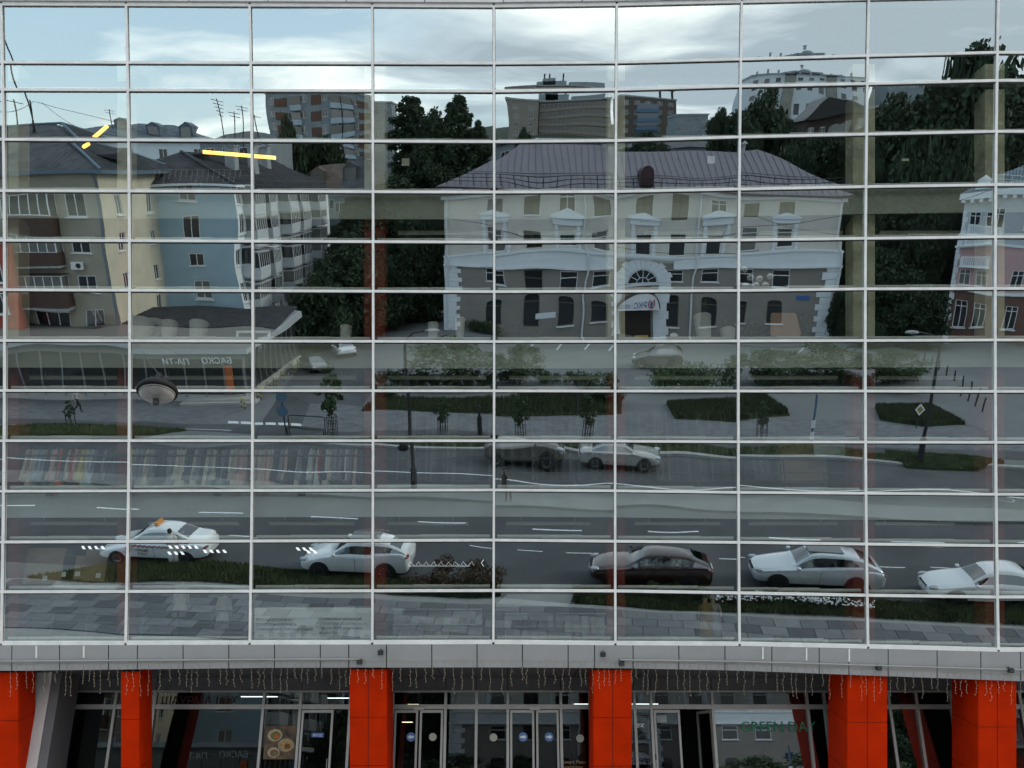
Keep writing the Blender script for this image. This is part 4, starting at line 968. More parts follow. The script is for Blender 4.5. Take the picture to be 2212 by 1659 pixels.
def balcony(parent, x, z, w, front, frame, pane, org=(0,0,0), rz=0.0, n=5, dep=1.0, open_=False, lap=5):
    """projecting balcony: clad front in lapped boards below, glazing above"""
    c, s = math.cos(rz), math.sin(rz)
    bl = put('balcony', BC['slab', w, dep], parent, (org[0]+c*x, org[1]+s*x, org[2]+z), (0,0,rz)) if ('balcony', 0) in BC else None
    return bl
BC = {}
def balcony(parent, x, z, w, front, frame, pane, org=(0,0,0), rz=0.0, n=5, dep=1.0, glazed=True):
    k = (round(w,2), round(dep,2), front.name, n)
    if k not in BC:
        s_ = MB().box(-w/2, w/2, 0, dep, -.14, 0)
        f = MB()
        for j in range(9):
            za, zb_ = .002+j*.118, .002+(j+1)*.118-.008
            f.add([(-w/2,dep,za),(w/2,dep,za),(w/2,dep-.025,zb_),(-w/2,dep-.025,zb_)], [(0,3,2,1)][::-1] and [(1,0,3,2)])
            f.add([(-w/2,0,za),(-w/2,dep,za),(-w/2+.025,dep,zb_),(-w/2+.025,0,zb_)], [(1,0,3,2)]); f.add([(w/2,0,za),(w/2,dep,za),(w/2-.025,dep,zb_),(w/2-.025,0,zb_)], [(0,1,2,3)])
        f.box(-w/2+.03, w/2-.03, .02, dep-.03, .0, 1.06)
        g = MB(); t = .035
        for i in range(n+1):
            xx = -w/2+t+(w-2*t)*i/n; g.box(xx-t, xx+t, dep-.09, dep-.02, 1.07, 2.45)
        g.box(-w/2, w/2, dep-.085, dep-.025, 2.38, 2.46).box(-w/2, w/2, dep-.10, dep-.01, 1.065, 1.11)
        for sx in (-w/2+.01, w/2-.07): g.box(sx, sx+.06, 0, dep-.1, 2.38, 2.46).box(sx, sx+.06, 0, .06, 1.11, 2.38)
        p = MB().box(-w/2+.03, w/2-.03, .05, dep-.055, 1.08, 2.40)
        tp = MB().box(-w/2-.08, w/2+.08, 0, dep+.08, 2.462, 2.52)
        BC[k] = (s_.mesh('balcony', M_chim), f.mesh('balcony_front', front), g.mesh('glazing_frame', frame), p, tp.mesh('balcony_cover', front), {})
    sm, fm, gm, p, tm, pmx = BC[k]; c, s = math.cos(rz), math.sin(rz)
    o = put('balcony', sm, parent, (org[0]+c*x, org[1]+s*x, org[2]+z), (0,0,rz)); put('balcony_front', fm, o)
    if glazed:
        if pane.name not in pmx: pmx[pane.name] = p.mesh('pane', pane)
        put('glazing_frame', gm, o); put('pane', pmx[pane.name], o); put('balcony_cover', tm, o)
    return o
def side_T(org, rz):
    c, s = math.cos(rz), math.sin(rz); return lambda x, y, z: (org[0]+c*x-s*y, org[1]+s*x+c*y, org[2]+z)
rw = random.Random(9)
def anyp(): return M_wpane if rw.random() < .6 else M_wpane2
# --- sand coloured block on the left -------------------------------------------------
Y1 = -28.0; ze = zr(372, Y1)
X1 = xr(236, 560, Y1)
b1 = thing('apartment_block', 'sand coloured apartment block with brown balconies and a grey hipped roof on the left', 'building', (X1, Y1, 0), math.radians(3))
xw = 26.0
ops = []
zw = [zr(472, Y1), zr(547, Y1), zr(638, Y1), zr(712, Y1)]
def fx1(px): return xr(px, 560, Y1)-X1
wf1 = [(fx1(182), z, 1.45, 1.35) for z in zw]+[(fx1(90), z, 2.6, 1.3) for z in (zw[3],)]+[(fx1(-60), z, 1.45, 1.35) for z in zw]
wallgrid_ops = [(x-w/2, x+w/2, z, z+h) for x, z, w, h in wf1]
M_b = MB(); wallgrid(M_b, ident, -xw, 0, 0, ze, wallgrid_ops); M_b.build('front_wall', M_sand_shade, b1)
side = MB(); Ts = side_T((0,0,0), -PI/2); dep1 = 12.5
so_ = [(d-.45, d+.45, z, z+1.35) for d in (2.6, 7.9) for z in zw]+[(.5,1.6,zw[3],zw[3]+1.35)] if False else [(d-.45, d+.45, z, z+1.35) for d in (2.6, 7.9) for z in zw]
wallgrid(side, Ts, 0, dep1, 0, ze, so_); side.build('side_wall', M_sand_lit, b1)
MB().quad((-xw,-dep1,0),(0,-dep1,0),(0,-dep1,ze),(-xw,-dep1,ze)).quad((-xw,0,0),(-xw,-dep1,0),(-xw,-dep1,ze),(-xw,0,ze)).build('rear_wall', M_sand_shade, b1)
for x, z, w, h in wf1: window(b1, x, z, w, h, M_wframe, anyp(), sash=3 if w > 2 else 2, sill=M_white)
for d in (2.6, 7.9):
    for z in zw: window(b1, d, z, .9, 1.35, M_wframe, anyp(), sash=2, sill=M_white, rz=-PI/2)
for z in (zw[0]-1.0, zw[1]-1.0, zw[2]-1.0):
    balcony(b1, fx1(92), z, 3.5, M_brownp, M_wframe, anyp(), dep=1.1, n=5)
    balcony(b1, fx1(-150), z, 3.5, M_brownp, M_wframe, anyp(), dep=1.1, n=5)
rf1 = hip(-xw, 0, -dep1, 0, ze, ze+3.3, .75, M_slate, b1, fascia=M_pipe)
roof_ribs(rf1, -xw, 0, -dep1, 0, ze, ze+3.3, .75, dep1/2, M_slate, .42, cap=M_pipe)
MB().tube([(-.1,.55,ze-.15),(-.05,.25,ze-.9),(-.12,.12,ze-1.4),(-.12,.12,.4)], .07, 8).build('downpipe', M_pipe, b1)
rt = b1
dm = MB(); dm.add([(-1.0,0,0),(1.0,0,0),(1.0,0,.55),(0,0,1.0),(-1.0,0,.55),(-1.0,-2,.5),(1.0,-2,.5),(0,-2,1.0)], [(0,1,2,3,4),(4,3,7,5),(2,6,7,3),(0,4,5),(1,6,2)])
dm.build('dormer', M_dark, b1, loc=(.3,-4.4,ze+.8), rot=(0,0,-PI/2))
ac = thing('air_conditioner', 'white air conditioner box under a window of the sand coloured block', 'air conditioner', (xr(174,580,Y1), Y1+.05, zr(585,Y1)))
MB().box(-.42, .42, .02, .34, 0, .56).build('case', M_white, ac); MB().lathe([(.20,0),(.20,.01)], 16).build('fan', M_black, ac, loc=(.14,.345,.28), rot=(-PI/2,0,0))
for k, (px, cs, lab) in enumerate(((204, ((.75,.75,.78),(.08,.14,.42),(.5,.05,.05)), 'white blue and red striped flag on the sand coloured block'), (214, ((.55,.03,.03),)*3, 'red flag beside the striped flag on the sand coloured block'))):
    f = thing('flag', lab, 'flag', (xr(px,662,Y1), Y1+.1, zr(695,Y1)), group='flags by the lower window')
    MB().tube([(0,0,0),(.05,.9,1.0)], .02, 5).build('pole', M_white, f)
    for j in range(3):
        m = mat('flag_%d_%d' % (k, j), cs[j], .8, .05); q = [(.05+.02*math.sin(s_*2+j), .25+.22*j+.03*math.sin(s_*3), -.9+s_*.45) for s_ in range(4)]
        B = MB()
        for s_ in range(3): B.add([q[s_], (q[s_][0]+.10,q[s_][1]+.22,q[s_][2]+.2), (q[s_+1][0]+.10,q[s_+1][1]+.22,q[s_+1][2]+.2), q[s_+1]], [(0,1,2,3)])
        B.build('flag_cloth', m, f)
rb = thing('red_house', 'red rendered house at the far left edge with white windows', 'building', (xr(18, 640, -24)-9.8, -26.5, 0), .03)
MB().box(-6, 9.0, -1.2, 0, 0, zr(525,-26.5)).build('wall', M_red, rb); MB().box(-6.2, 9.2, -1.4, .2, zr(525,-26.5)+.002, zr(525,-26.5)+.3).build('cornice', M_palew, rb)
for x in (8.0, 6.0, 3.5):
    for z in (1.6, 4.9, 7.2): window(rb, x, z, 1.1, 1.6, M_wframe, M_wpane, loc_y=.01, sash=2, sill=M_white)
# --- blue and white block ----------------------------------------------------------------
Y2 = -37.0; X2 = xr(512, 540, Y2); ze2 = zr(403, Y2)
b2 = thing('apartment_block', 'blue gabled apartment block with a long pale side of grey balconies', 'building', (X2, Y2, 0), math.radians(2.5))
L2 = 34.0; w2 = 12.0
zw2 = [zr(445, Y2), zr(505, Y2), zr(582, Y2), zr(657, Y2)]
ops = [(xr(p, 540, Y2)-X2-.7, xr(p, 540, Y2)-X2+.7, z, z+1.35) for p, z in zip((412, 414, 423, 430), zw2)]
B = MB(); wallgrid(B, ident, -w2, 0, 0, ze2, ops); B.build('end_wall', M_bluew, b2)
for a, b_, c, d in ops: window(b2, (a+b_)/2, c, 1.4, 1.35, M_wframe, anyp(), sash=2, sill=M_white)
zst = [zw2[0]-.0, zw2[1], zw2[2], zw2[3], zw2[3]-2.9]
T2 = side_T((0,0,0), -PI/2); B = MB()
xs_w = [1.0, 5.4, 9.2, 12.0, 16.6, 21.0, 24.0, 28.5, 31.0]; ops = [(x-.55, x+.55, z, z+1.4) for x in xs_w for z in zst]
wallgrid(B, T2, 0, L2, 0, ze2, ops); B.build('long_wall', M_palew, b2)
for x in xs_w:
    for z in zst: window(b2, x, z, 1.1, 1.4, M_wframe, anyp(), sash=2, sill=M_white, rz=-PI/2)
for x in (3.2, 7.3, 14.3, 18.8, 26.2):
    for z in zst[:4]: balcony(b2, x, z-1.0, 3.1 if x != 7.3 else 2.2, M_greyp, M_wframe, anyp(), rz=-PI/2, dep=1.25, n=5)
MB().quad((-w2,-L2,0),(0,-L2,0),(0,-L2,ze2),(-w2,-L2,ze2)).quad((-w2,0,0),(-w2,-L2,0),(-w2,-L2,ze2),(-w2,0,ze2)).build('rear_wall', M_bluew, b2)
xa, xb, ya, yb = -w2-.7, .7, -L2-.7, .7; zt = ze2+2.9
B = MB().add([(xa,ya,ze2),(xb,ya,ze2),(xb,yb,ze2),(xa,yb,ze2),(-w2/2,ya+6,zt),(-w2/2,yb-6,zt)], [(3,2,5),(2,1,4,5),(1,0,4),(0,3,5,4),(0,1,2,3)]); r2 = B.build('roof', M_dark, b2)
roof_ribs(r2, -w2, 0, -L2, 0, ze2, zt, .0, w2/2, M_dark, .5) if False else None
B = MB()
for k in range(int((xb-xa)/.5)):
    x = xa+.25+k*.5; t = min((x-xa)/((xb-xa)/2), (xb-x)/((xb-xa)/2), 1); B.tube([(x, yb, ze2+.01), (x, yb-6*t, ze2+(zt-ze2)*t+.01)], .05, 4)
for k in range(int((yb-ya)/.5)):
    y = ya+.25+k*.5; t = min(1, (yb-y)/6, (y-ya)/6); B.tube([(xb, y, ze2+.01), (xb+(-w2/2-xb)*t, y, ze2+(zt-ze2)*t+.01)], .05, 4)
kind(B.build('corrugation', M_dark, r2), 'stuff')
MB().tube([(xb,yb,ze2+.05),(-w2/2,yb-6,zt+.05)], .14, 6).build('ridge_cap', M_dark, r2)
MB().box(xa, xb, yb-.02, yb+.04, ze2-.22, ze2-.003).box(xb-.02, xb+.04, ya, yb-.02, ze2-.22, ze2-.003).build('gutter', M_palew, r2)
for (x, y, h, m) in ((-2.4,-8,2.4,M_chim), (-2.2,-14,2.6,M_chim), (-4.6,-6.5,1.6,M_black), (-3.4,-22,2.4,M_chim)):
    MB().box(x-.45, x+.45, y-.6, y+.6, ze2+.6, ze2+1.0+h).box(x-.55, x+.55, y-.7, y+.7, ze2+1.002+h, ze2+1.12+h).build('chimney', m, r2)
sg = MB()
for k in range(24): y = -.6-k*1.35; sg.tube([(.35,y,ze2+.14),(.30,y,ze2+.75)], .02, 4)
for h in (.35, .7): sg.tube([(.34,-.6,ze2+h),(.34,-33,ze2+h)], .02, 4)
kind(sg.build('snow_guard', M_black, r2), 'stuff')
# --- glazed pavilion shop --------------------------------------------------------------
cx, cy = gp(520, 873); cx = -18.3; Yp = -20.0
zp = zr(757, Yp)
pv = thing('shop_pavilion', 'single storey glazed pavilion with a pale fascia and script lettering', 'shop', (cx, Yp, 0), math.radians(2))
M_pfas = mat('pale_metal_fascia', (.46,.48,.50), .5, .06); M_pgl = mat('pavilion_glass', (.03,.034,.034), .06, .3, 1.5, spec=.9)
M_ppost = mat('pavilion_post', (.20,.20,.20), .5, .05); M_steps = mat('light_stone_steps', (.42,.40,.38), .85, .08)
MB().box(-34, .5, -14.5, .5, zp-.02, zp+.35).build('fascia', M_pfas, pv)
ridge = MB()
for k in range(76): ridge.box(-33.9+k*.45, -33.9+k*.45+.05, -7.5, .45, zp+.352, zp+.40)
kind(ridge.build('roof_seam', M_ppost, pv), 'stuff')
MB().box(-33.9, .45, -7.6, .45, zp+.354, zp+.37).build('roof_sheet', mat('brown_grey_sheet', (.22,.20,.18), .6, .1), pv)
rr2 = MB()
for k in range(22): rr2.box(-24, .3, -7.9-k*.3, -7.9-k*.3+.2, zp+.36+k*.01, zp+.46+k*.01)
kind(rr2.build('dark_roof_slat', M_dark, pv), 'stuff')
for k in range(24):
    x = -k*1.4; MB().box(x-1.34, x-.06, -.05, 0, .5, zp-.5).build('glass_panel', M_pgl, pv); MB().box(x-.05, x+.05, -.07, .08, .3, zp-.03).build('post', M_ppost, pv)
MB().box(-34, .04, -.06, .05, zp-.49, zp-.025).build('sign_band', mat('sign_band_grey', (.22,.23,.22), .6, .05), pv)
for k in range(10):
    y = -k*1.4-.1; MB().box(-.05, 0, y-1.34, y-.06, .5, zp-.1).build('glass_panel', M_pgl, pv); MB().box(-.07, .08, y-.05, y+.05, .3, zp-.03).build('post', M_ppost, pv)
MB().box(-34, .1, -14, .06, 0, .49).build('plinth', M_steps, pv)
MB().box(-4.2, 1.0, .062, 1.4, 0, .17).box(-3.9, .7, .062, 1.0, .172, .34).build('entrance_steps', M_steps, pv)
text('БАСКО', 'lettering', M_white, pv, .62, (-.6, .40, zp-.72), (PI/2, 0, PI), 'LEFT', .02, shear=.15); text('ПА-ТИ', 'lettering', M_white, pv, .62, (-3.6, .40, zp-.82), (PI/2, 0, PI), 'LEFT', .02, shear=.15)
MB().box(-1.3, -.75, .09, .14, .6, 2.6).build('orange_banner', mat('orange_banner', (.5,.12,.03), .6, .05), pv)
# --- brown and white office building ----------------------------------------------------
Y3 = gp(1385, 725)[1]
XL, XR = xr(962, 560, Y3), xr(1812, 560, Y3); X3 = (XL+XR)/2; HW = (XR-XL)/2; ze3 = zr(414, Y3)
of = thing('office_building', 'broad four storey office building, brown below, with white quoins and a mauve roof', 'building', (X3, Y3, 0))
M_up = mat('pale_taupe_render', (.61,.572,.52), .9, .09, .6); M_lowr = mat('brown_taupe_render', (.27,.24,.22), .9, .12, .6); M_trimw = mat('white_stucco', (.76,.79,.82), .85, .04, 1)
cols3 = [(p-1386)/1900*(YV-Y3)/1.022 for p in (1073, 1151, 1223.5, 1292.5, 1458, 1537, 1612, 1689)]
F4, F3, F2, F1 = (zr(470,Y3), zr(436,Y3)), (zr(544,Y3), zr(497,Y3)), (zr(612,Y3), zr(580,Y3)), (zr(696,Y3), zr(651,Y3))
zband = (zr(574,Y3), zr(551,Y3))
opsu = [(x-.72, x+.72, F4[0], F4[1]) for x in cols3+[0]]+[(x-.75, x+.75, F3[0], F3[1]) for x in cols3+[0]]
opsl = [(x-.8, x+.8, F2[0], F2[1]) for x in cols3]+[(x-.72, x+.72, F1[0], F1[1]) for x in cols3]
zmid = (zband[0]+zband[1])/2
B = MB(); wallgrid(B, ident, -HW, HW, zmid, ze3, opsu); B.build('upper_wall', M_up, of)
B = MB(); wallgrid(B, ident, -HW, -1.75, 0, zmid, [o for o in opsl if o[0] < -1.75]); wallgrid(B, ident, 1.75, HW, 0, zmid, [o for o in opsl if o[0] > 1.75])
wallgrid(B, ident, -1.75, 1.75, 0, zmid, [(-1.35, 1.35, .35, 3.3)]); B.build('lower_wall', M_lowr, of)
D3 = 14.0
for sx in (-HW, HW): MB().quad((sx,0,0),(sx,-D3,0),(sx,-D3,ze3),(sx,0,ze3)).build('side_wall', M_up, of)
MB().quad((-HW,-D3,0),(HW,-D3,0),(HW,-D3,ze3),(-HW,-D3,ze3)).build('rear_wall', M_up, of)
r_ = random.Random(4)
for k, x in enumerate(cols3+[0]):
    window(of, x, F4[0], 1.44, F4[1]-F4[0], M_dframe if k not in (2, 5) else M_wframe, M_olive if k not in (0,) else M_wpane2, sash=2, trans=.4, sill=M_trimw if k % 2 else None)
    window(of, x, F3[0], 1.5, F3[1]-F3[0], M_wframe if k != 1 else M_dframe, M_wpane if k % 3 else M_wpane2, sash=2 if k == 1 else 1, trans=.5)
for k, x in enumerate(cols3):
    window(of, x, F2[0], 1.6, F2[1]-F2[0], M_wframe if k != 1 else M_dframe, M_wpane, sash=1, trans=.45, sill=M_trimw)
    window(of, x, F1[0], 1.44, F1[1]-F1[0], M_dframe, M_wpane, sash=1, trans=.5, sill=M_trimw if k > 1 else None)
    B = MB(); n = 10; B.prism([(x-.72, F1[1]-.28)]+[(x-.72, F1[1]+.02)]+[(x+.72, F1[1]+.02), (x+.72, F1[1]-.28)]+[(x+.72*math.cos(PI*q/n), F1[1]-.28+.26*math.sin(PI*q/n)) for q in range(1, n)], -.02, .012); B.build('arch_head', M_lowr, of)
def surround(x):
    a, zb_, zt = 1.02, F3[0]-.25, F3[1]+.62
    B = MB()
    for sx in (-1, 1):
        for j in range(7):
            w = .40 if j % 2 else .27; h = (zt-zb_)/7; B.box(x+sx*a-(w/2 if True else 0), x+sx*a+w/2, .01, .10+(.03 if j % 2 else 0), zb_+j*h+.015, zb_+(j+1)*h-.01)
    B.build('side_quoin', M_trimw, of)
    B = MB(); B.box(x-a-.3, x+a+.3, .005, .16, zt, zt+.42); B.box(x-a-.42, x+a+.42, .005, .30, zt+.422, zt+.56)
    B.prism([(x-a-.42, zt+.562), (x+a+.42, zt+.562), (x+a*.4, zt+.86), (x, zt+.95), (x-a*.4, zt+.86)], .005, .24)
    for q in range(5): B.add([(x-.5+.2*q,.162,zt+.02),(x-.32+.2*q,.162,zt+.02),(x-.26+.17*q,.175,zt+.40),(x-.47+.17*q,.175,zt+.40)], [(0,3,2,1)])
    B.build('pediment', M_trimw, of)
for k in (0, 2, 5, 7): surround(cols3[k])
surround(0)
B = MB(); B.box(-HW-.05, -2.95, .006, .20, zband[0], zband[1]).box(2.95, HW+.05, .006, .20, zband[0], zband[1]).box(-HW-.12, -2.95, .006, .30, zband[1]+.002, zband[1]+.16).box(2.95, HW+.12, .006, .30, zband[1]+.002, zband[1]+.16).box(-HW-.12, -2.95, .006, .28, zband[0]-.16, zband[0]-.002).box(2.95, HW+.12, .006, .28, zband[0]-.16, zband[0]-.002)
B.build('belt_cornice', M_trimw, of)
MB().box(-3.1, 3.1, .006, .45, zband[1]-.02, zband[1]+.28).box(-2.9, 2.9, .006, .30, zband[1]-.22, zband[1]-.022).build('portal_cornice', M_trimw, of)
for sx in (-1, 1):
    z = 0; j = 0
    while z < zband[0]-.2:
        w = 1.55 if j % 2 else 1.2; x0 = sx*HW-(0 if sx > 0 else 0); MB().box(min(x0, x0-sx*w)-(.08 if sx < 0 else 0), max(x0, x0-sx*w)+(.08 if sx > 0 else 0), .006, .14, z+.01, z+.50).build('quoin_stone', M_trimw, of); z += .515; j += 1
# portal: stepped white stones round a fan window
def portal():
    zc = zr(614, Y3); ri, ro = 1.45, 2.75
    z = 0.3; j = 0
    while z < zc-.05:
        for sx in (-1, 1):
            w = 2.95 if j % 2 else 2.75; MB().box(min(sx*1.55, sx*w), max(sx*1.55, sx*w), .008, .16, z+.008, z+.5).build('portal_stone', M_trimw, of)
        z += .51; j += 1
    n = 13
    for q in range(n):
        a0, a1 = PI*q/n+.008, PI*(q+1)/n-.008; r2_ = ro+(.22 if q % 2 else 0)
        MB().prism([(ri*math.cos(a0), zc+ri*math.sin(a0)), (r2_*math.cos(a0), zc+r2_*math.sin(a0)*.93), (r2_*math.cos(a1), zc+r2_*math.sin(a1)*.93), (ri*math.cos(a1), zc+ri*math.sin(a1))], .008, .17).build('arch_stone', M_trimw, of)
    B = MB(); m = 16; B.prism([(1.3*math.cos(PI*q/m), zc+1.3*math.sin(PI*q/m)) for q in range(m+1)], .004, .02); fan = B.build('fan_window', M_wpane, of)
    B = MB()
    for q in range(1, 6): a = PI*q/6; B.tube([(.55*math.cos(a), .05, zc+.55*math.sin(a)), (1.34*math.cos(a), .05, zc+1.34*math.sin(a))], .035, 5)
    B.tube([(.55*math.cos(PI*q/12), .05, zc+.55*math.sin(PI*q/12)) for q in range(13)], .035, 5); B.tube([(1.36*math.cos(PI*q/16), .05, zc+1.36*math.sin(PI*q/16)) for q in range(17)], .05, 5)
    B.tube([(0,.05,zc),(0,.05,zc+.55)], .035, 5).box(-1.42, 1.42, .02, .10, zc-.06, zc+.02); B.build('glazing_bar', M_trimw, fan)
    MB().box(-1.75, 1.75, .03, .22, zc-.28, zc-.10).build('window_ledge', M_trimw, of)
portal()
MB().box(-1.3, 1.3, -.1, -.04, .36, 3.28).build('entrance_door', mat('dark_brown_door', (.035,.025,.02), .5, .15, 3), of)
MB().box(-1.9, 1.9, .2, 1.5, .001, .17).box(-1.6, 1.6, .2, 1.1, .172, .34).build('entrance_steps', M_lowr, of)
aw = MB(); n = 14; aw_z = zr(667, Y3)
pts = [(1.9*math.cos(PI*q/n), 1.25*math.sin(PI*q/n)) for q in range(n+1)]
B = MB(); B.add([(x, 1.35, aw_z+h) for x, h in pts], [tuple(range(n+1))[::-1]]); awf = B.build('awning', mat('awning_white', (.78,.78,.80), .6, .03), of)
B = MB()
for q in range(n): (xa, ha), (xb, hb_) = pts[q], pts[q+1]; B.add([(xa*1.04,.02,aw_z+ha+.04),(xb*1.04,.02,aw_z+hb_+.04),(xb*1.04,1.42,aw_z+hb_+.04),(xa*1.04,1.42,aw_z+ha+.04)], [(0,1,2,3)])
B.build('awning_hood', M_dframe, awf)
M_navy = mat('navy_letter', (.04,.12,.30), .5, 0)
text('РКС', 'lettering', M_navy, awf, .62, (.75, 1.37, aw_z+.16), (PI/2, 0, PI), 'LEFT', .01); text('комплекс-\nПрикамье', 'lettering', M_navy, awf, .21, (-.75, 1.37, aw_z+.42), (PI/2, 0, PI), 'LEFT', .01)
B = MB(); n = 20
for q in range(n):
    a0, a1 = 2*PI*q/n+2.0, 2*PI*(q+.95)/n+2.0
    if q > 16: continue
    B.add([(1.15+.33*math.cos(a0),1.372,aw_z+.42+.33*math.sin(a0)),(1.15+.33*math.cos(a1),1.372,aw_z+.42+.33*math.sin(a1)),(1.15+.22*math.cos(a1),1.372,aw_z+.42+.22*math.sin(a1)),(1.15+.22*math.cos(a0),1.372,aw_z+.42+.22*math.sin(a0))], [(0,1,2,3)])
B.build('emblem', mat('emblem_red', (.45,.06,.05), .5, 0), awf)
MB().add([(1.15,1.374,aw_z+.62),(1.36,1.374,aw_z+.38),(1.24,1.374,aw_z+.38),(1.24,1.374,aw_z+.2),(1.06,1.374,aw_z+.2),(1.06,1.374,aw_z+.38),(.94,1.374,aw_z+.38)], [tuple(range(7))]).build('emblem_arrow', M_navy, awf)
B = MB(); B.box(-HW-.25, HW+.25, .008, .42, ze3-.55, ze3-.22).box(-HW-.45, HW+.45, .008, .62, ze3-.218, ze3-.01); B.build('eaves_cornice', M_trimw, of)
for x in (-HW+.25, -5.6, 4.9, HW-.3):
    MB().tube([(x+(.6 if x < 0 else .5)*0,.60,ze3-.2),(x,.28,ze3-.9),(x,.26,zband[1]+.3),(x+.2,.42,zband[1]-.1),(x+.2,.40,zband[0]-.3),(x+.05,.24,zband[0]-1),(x+.05,.24,.7),(x+.3,.5,.3)], .085, 8).build('downpipe', M_wpipe, of)
MB().box(-9.9, -8.1, .01, .05, zr(683,Y3), zr(676,Y3)).build('name_plate', M_trimw, of); MB().box(HW-3.3, HW-2.1, .01, .06, zr(649,Y3), zr(642,Y3)).build('house_number_plate', M_blue2, of)
# mauve roof with raised seams and a snow fence
zr3 = ze3+3.6; xa, xb, ya, yb = -HW-.7, HW+.7, -D3-.7, .8; d = 7.6; ym = (ya+yb)/2
B = MB().add([(xa,ya,ze3),(xb,ya,ze3),(xb,yb,ze3),(xa,yb,ze3),(xa+d,ym,zr3),(xb-d,ym,zr3)], [(3,2,5,4),(1,0,4,5),(0,3,4),(2,1,5),(0,1,2,3)]); rf = B.build('roof', M_purple, of)
MB().box(xa, xb, yb-.02, yb+.05, ze3-.20, ze3+.03).build('gutter', mat('maroon_gutter', (.06,.02,.03), .5, 0), rf)
B = MB(); M_seam = mat('mauve_seam', (.125,.108,.128), .5, 0); sl = (zr3-ze3)/(yb-ym)
def roof_pt(x, t):   # t = 0 eaves .. 1 ridge on the front slope
    return (x, yb+(ym-yb)*t, ze3+(zr3-ze3)*t+.03)
x = xa+.5
while x < xb:
    tm = min(1, (x-xa)/d, (xb-x)/d); B.tube([roof_pt(x, 0), roof_pt(x, tm)], .028, 4); x += .62
for t in (.4,): B.tube([roof_pt(xa+d*t+.1, t), roof_pt(xb-d*t-.1, t)], .02, 4)
kind(B.build('roof_seam', M_seam, rf), 'stuff')
B = MB()
x = xa+1
while x < xb-.8:
    p = roof_pt(x, .07); B.tube([p, (p[0], p[1], p[2]+1.05)], .035, 4); x += 1.24
for h in (.35, .7, 1.02): p = roof_pt(0, .07); B.tube([(xa+.9, p[1], p[2]+h), (xb-.9, p[1], p[2]+h)], .03, 4)
kind(B.build('snow_fence', M_black, rf), 'stuff')
px_ = lambda p, t: (xr(p, 380, Y3-5)-X3)
x = px_(1387, .3); B = MB(); B.prism([(x-.6, 0), (x+.6, 0)]+[(x+.6*math.cos(PI*q/8), .9+.6*math.sin(PI*q/8)) for q in range(9)], 0, 2.2); B.build('dormer', mat('dark_maroon', (.05,.02,.025), .5, 0), rf, loc=(0, yb-3.3, ze3+.75))
for p in (1157, 1297, 1600): x = xr(p, 330, Y3-7)-X3; MB().lathe([(.16,0),(.16,.9),(.30,.92),(.32,.98),(.05,1.2)], 10).build('roof_vent', M_chim, rf, loc=(x, ym+.4, zr3-.4))
# --- pink house on the right ------------------------------------------------------------
Y4 = -45.0; X4 = xr(2068, 560, Y4); ze4 = zr(408, Y4)
pk_ = thing('pink_house', 'apartment house with a pink middle and brown ground floor at the right edge', 'building', (X4, Y4, 0), math.radians(29))
M_pink = mat('pink_render', (.58,.37,.37), .9, .05, .6); M_brn = mat('brown_render', (.16,.09,.07), .9, .08); zt1, zt2 = zr(520, Y4), zr(632, Y4)
WPX = 22.0; zs4 = [zr(498,Y4), zr(560,Y4), zr(618,Y4)]
xs4 = [1.1, 2.6, 5.2, 7.6, 9.4, 12.0, 14.6, 17.0, 19.5]
for (z0, z1, m, nm) in ((0, zt2, M_brn, 'ground_wall'), (zt2, zt1, M_pink, 'middle_wall'), (zt1, ze4, mat('grey_white_render', (.46,.48,.50), .9, .1), 'top_wall')):
    ops = [(x-.5, x+.5, z, z+1.7) for x in xs4 for z in (zr(560,Y4), zr(618,Y4), zr(490,Y4)) if z >= z0 and z+1.7 < z1]
    if nm == 'ground_wall': ops = [(x-.5, x+.5, 1.1, 3.2) for x in xs4]
    B = MB(); wallgrid(B, ident, 0, WPX, z0, z1, ops); B.build(nm, m, pk_)
    for a, b_, c, d_ in ops: window(pk_, (a+b_)/2, c, 1.0, d_-c, M_wframe, anyp(), sash=2, trans=.5, sill=M_white)
    MB().quad((0,0,z0),(0,-12,z0),(0,-12,z1),(0,0,z1)).build('side_wall', m, pk_)
for z in (zt1, zt2): MB().box(-.15, WPX, .008, .22, z-.12, z+.12).build('string_course', M_trimw, pk_)
for j in range(16): z = j*.75; MB().box(-.03, .28 if j % 2 else .42, .008, .05, z+.02, z+.72).build('quoin_stone', M_trimw, pk_)
MB().box(-.5, WPX, .009, .6, ze4-.5, ze4-.004).build('eaves_cornice', M_trimw, pk_)
for k in range(30): MB().box(-.3+k*.75, k*.75, .01, .5, ze4-.75, ze4-.504).build('bracket', M_trimw, pk_)
def open_balcony(x, z, w=2.6):
    o = MB().box(x-w/2, x+w/2, .01, 1.1, z-.16, z).box(x-w/2-.1, x+w/2+.1, .01, 1.2, z-.22, z-.162).build('balcony', M_trimw, pk_); B = MB()
    n = 14
    for k in range(n+1): xx = x-w/2+.05+(w-.1)*k/n; B.box(xx-.05, xx+.05, 1.0, 1.07, .002+z, z+.85)
    B.box(x-w/2, x+w/2, .96, 1.1, z+.852, z+.98).box(x-w/2, x-w/2+.25, .9, 1.1, z, z+.95).box(x+w/2-.25, x+w/2, .9, 1.1, z, z+.95).build('balustrade', M_trimw, o)
open_balcony(1.85, zs4[1]-.25); open_balcony(8.4, zs4[1]-.25); open_balcony(1.85, zt1+.3); open_balcony(13.2, zs4[1]-.25)
B = MB().add([(-.6,-12.6,ze4),(WPX,-12.6,ze4),(WPX,.6,ze4),(-.6,.6,ze4),(5,-6,ze4+2.6),(WPX,-6,ze4+2.6)], [(3,2,5,4),(1,0,4,5),(0,3,4),(2,1,5)]); rf4 = B.build('roof', M_blueroof, pk_)
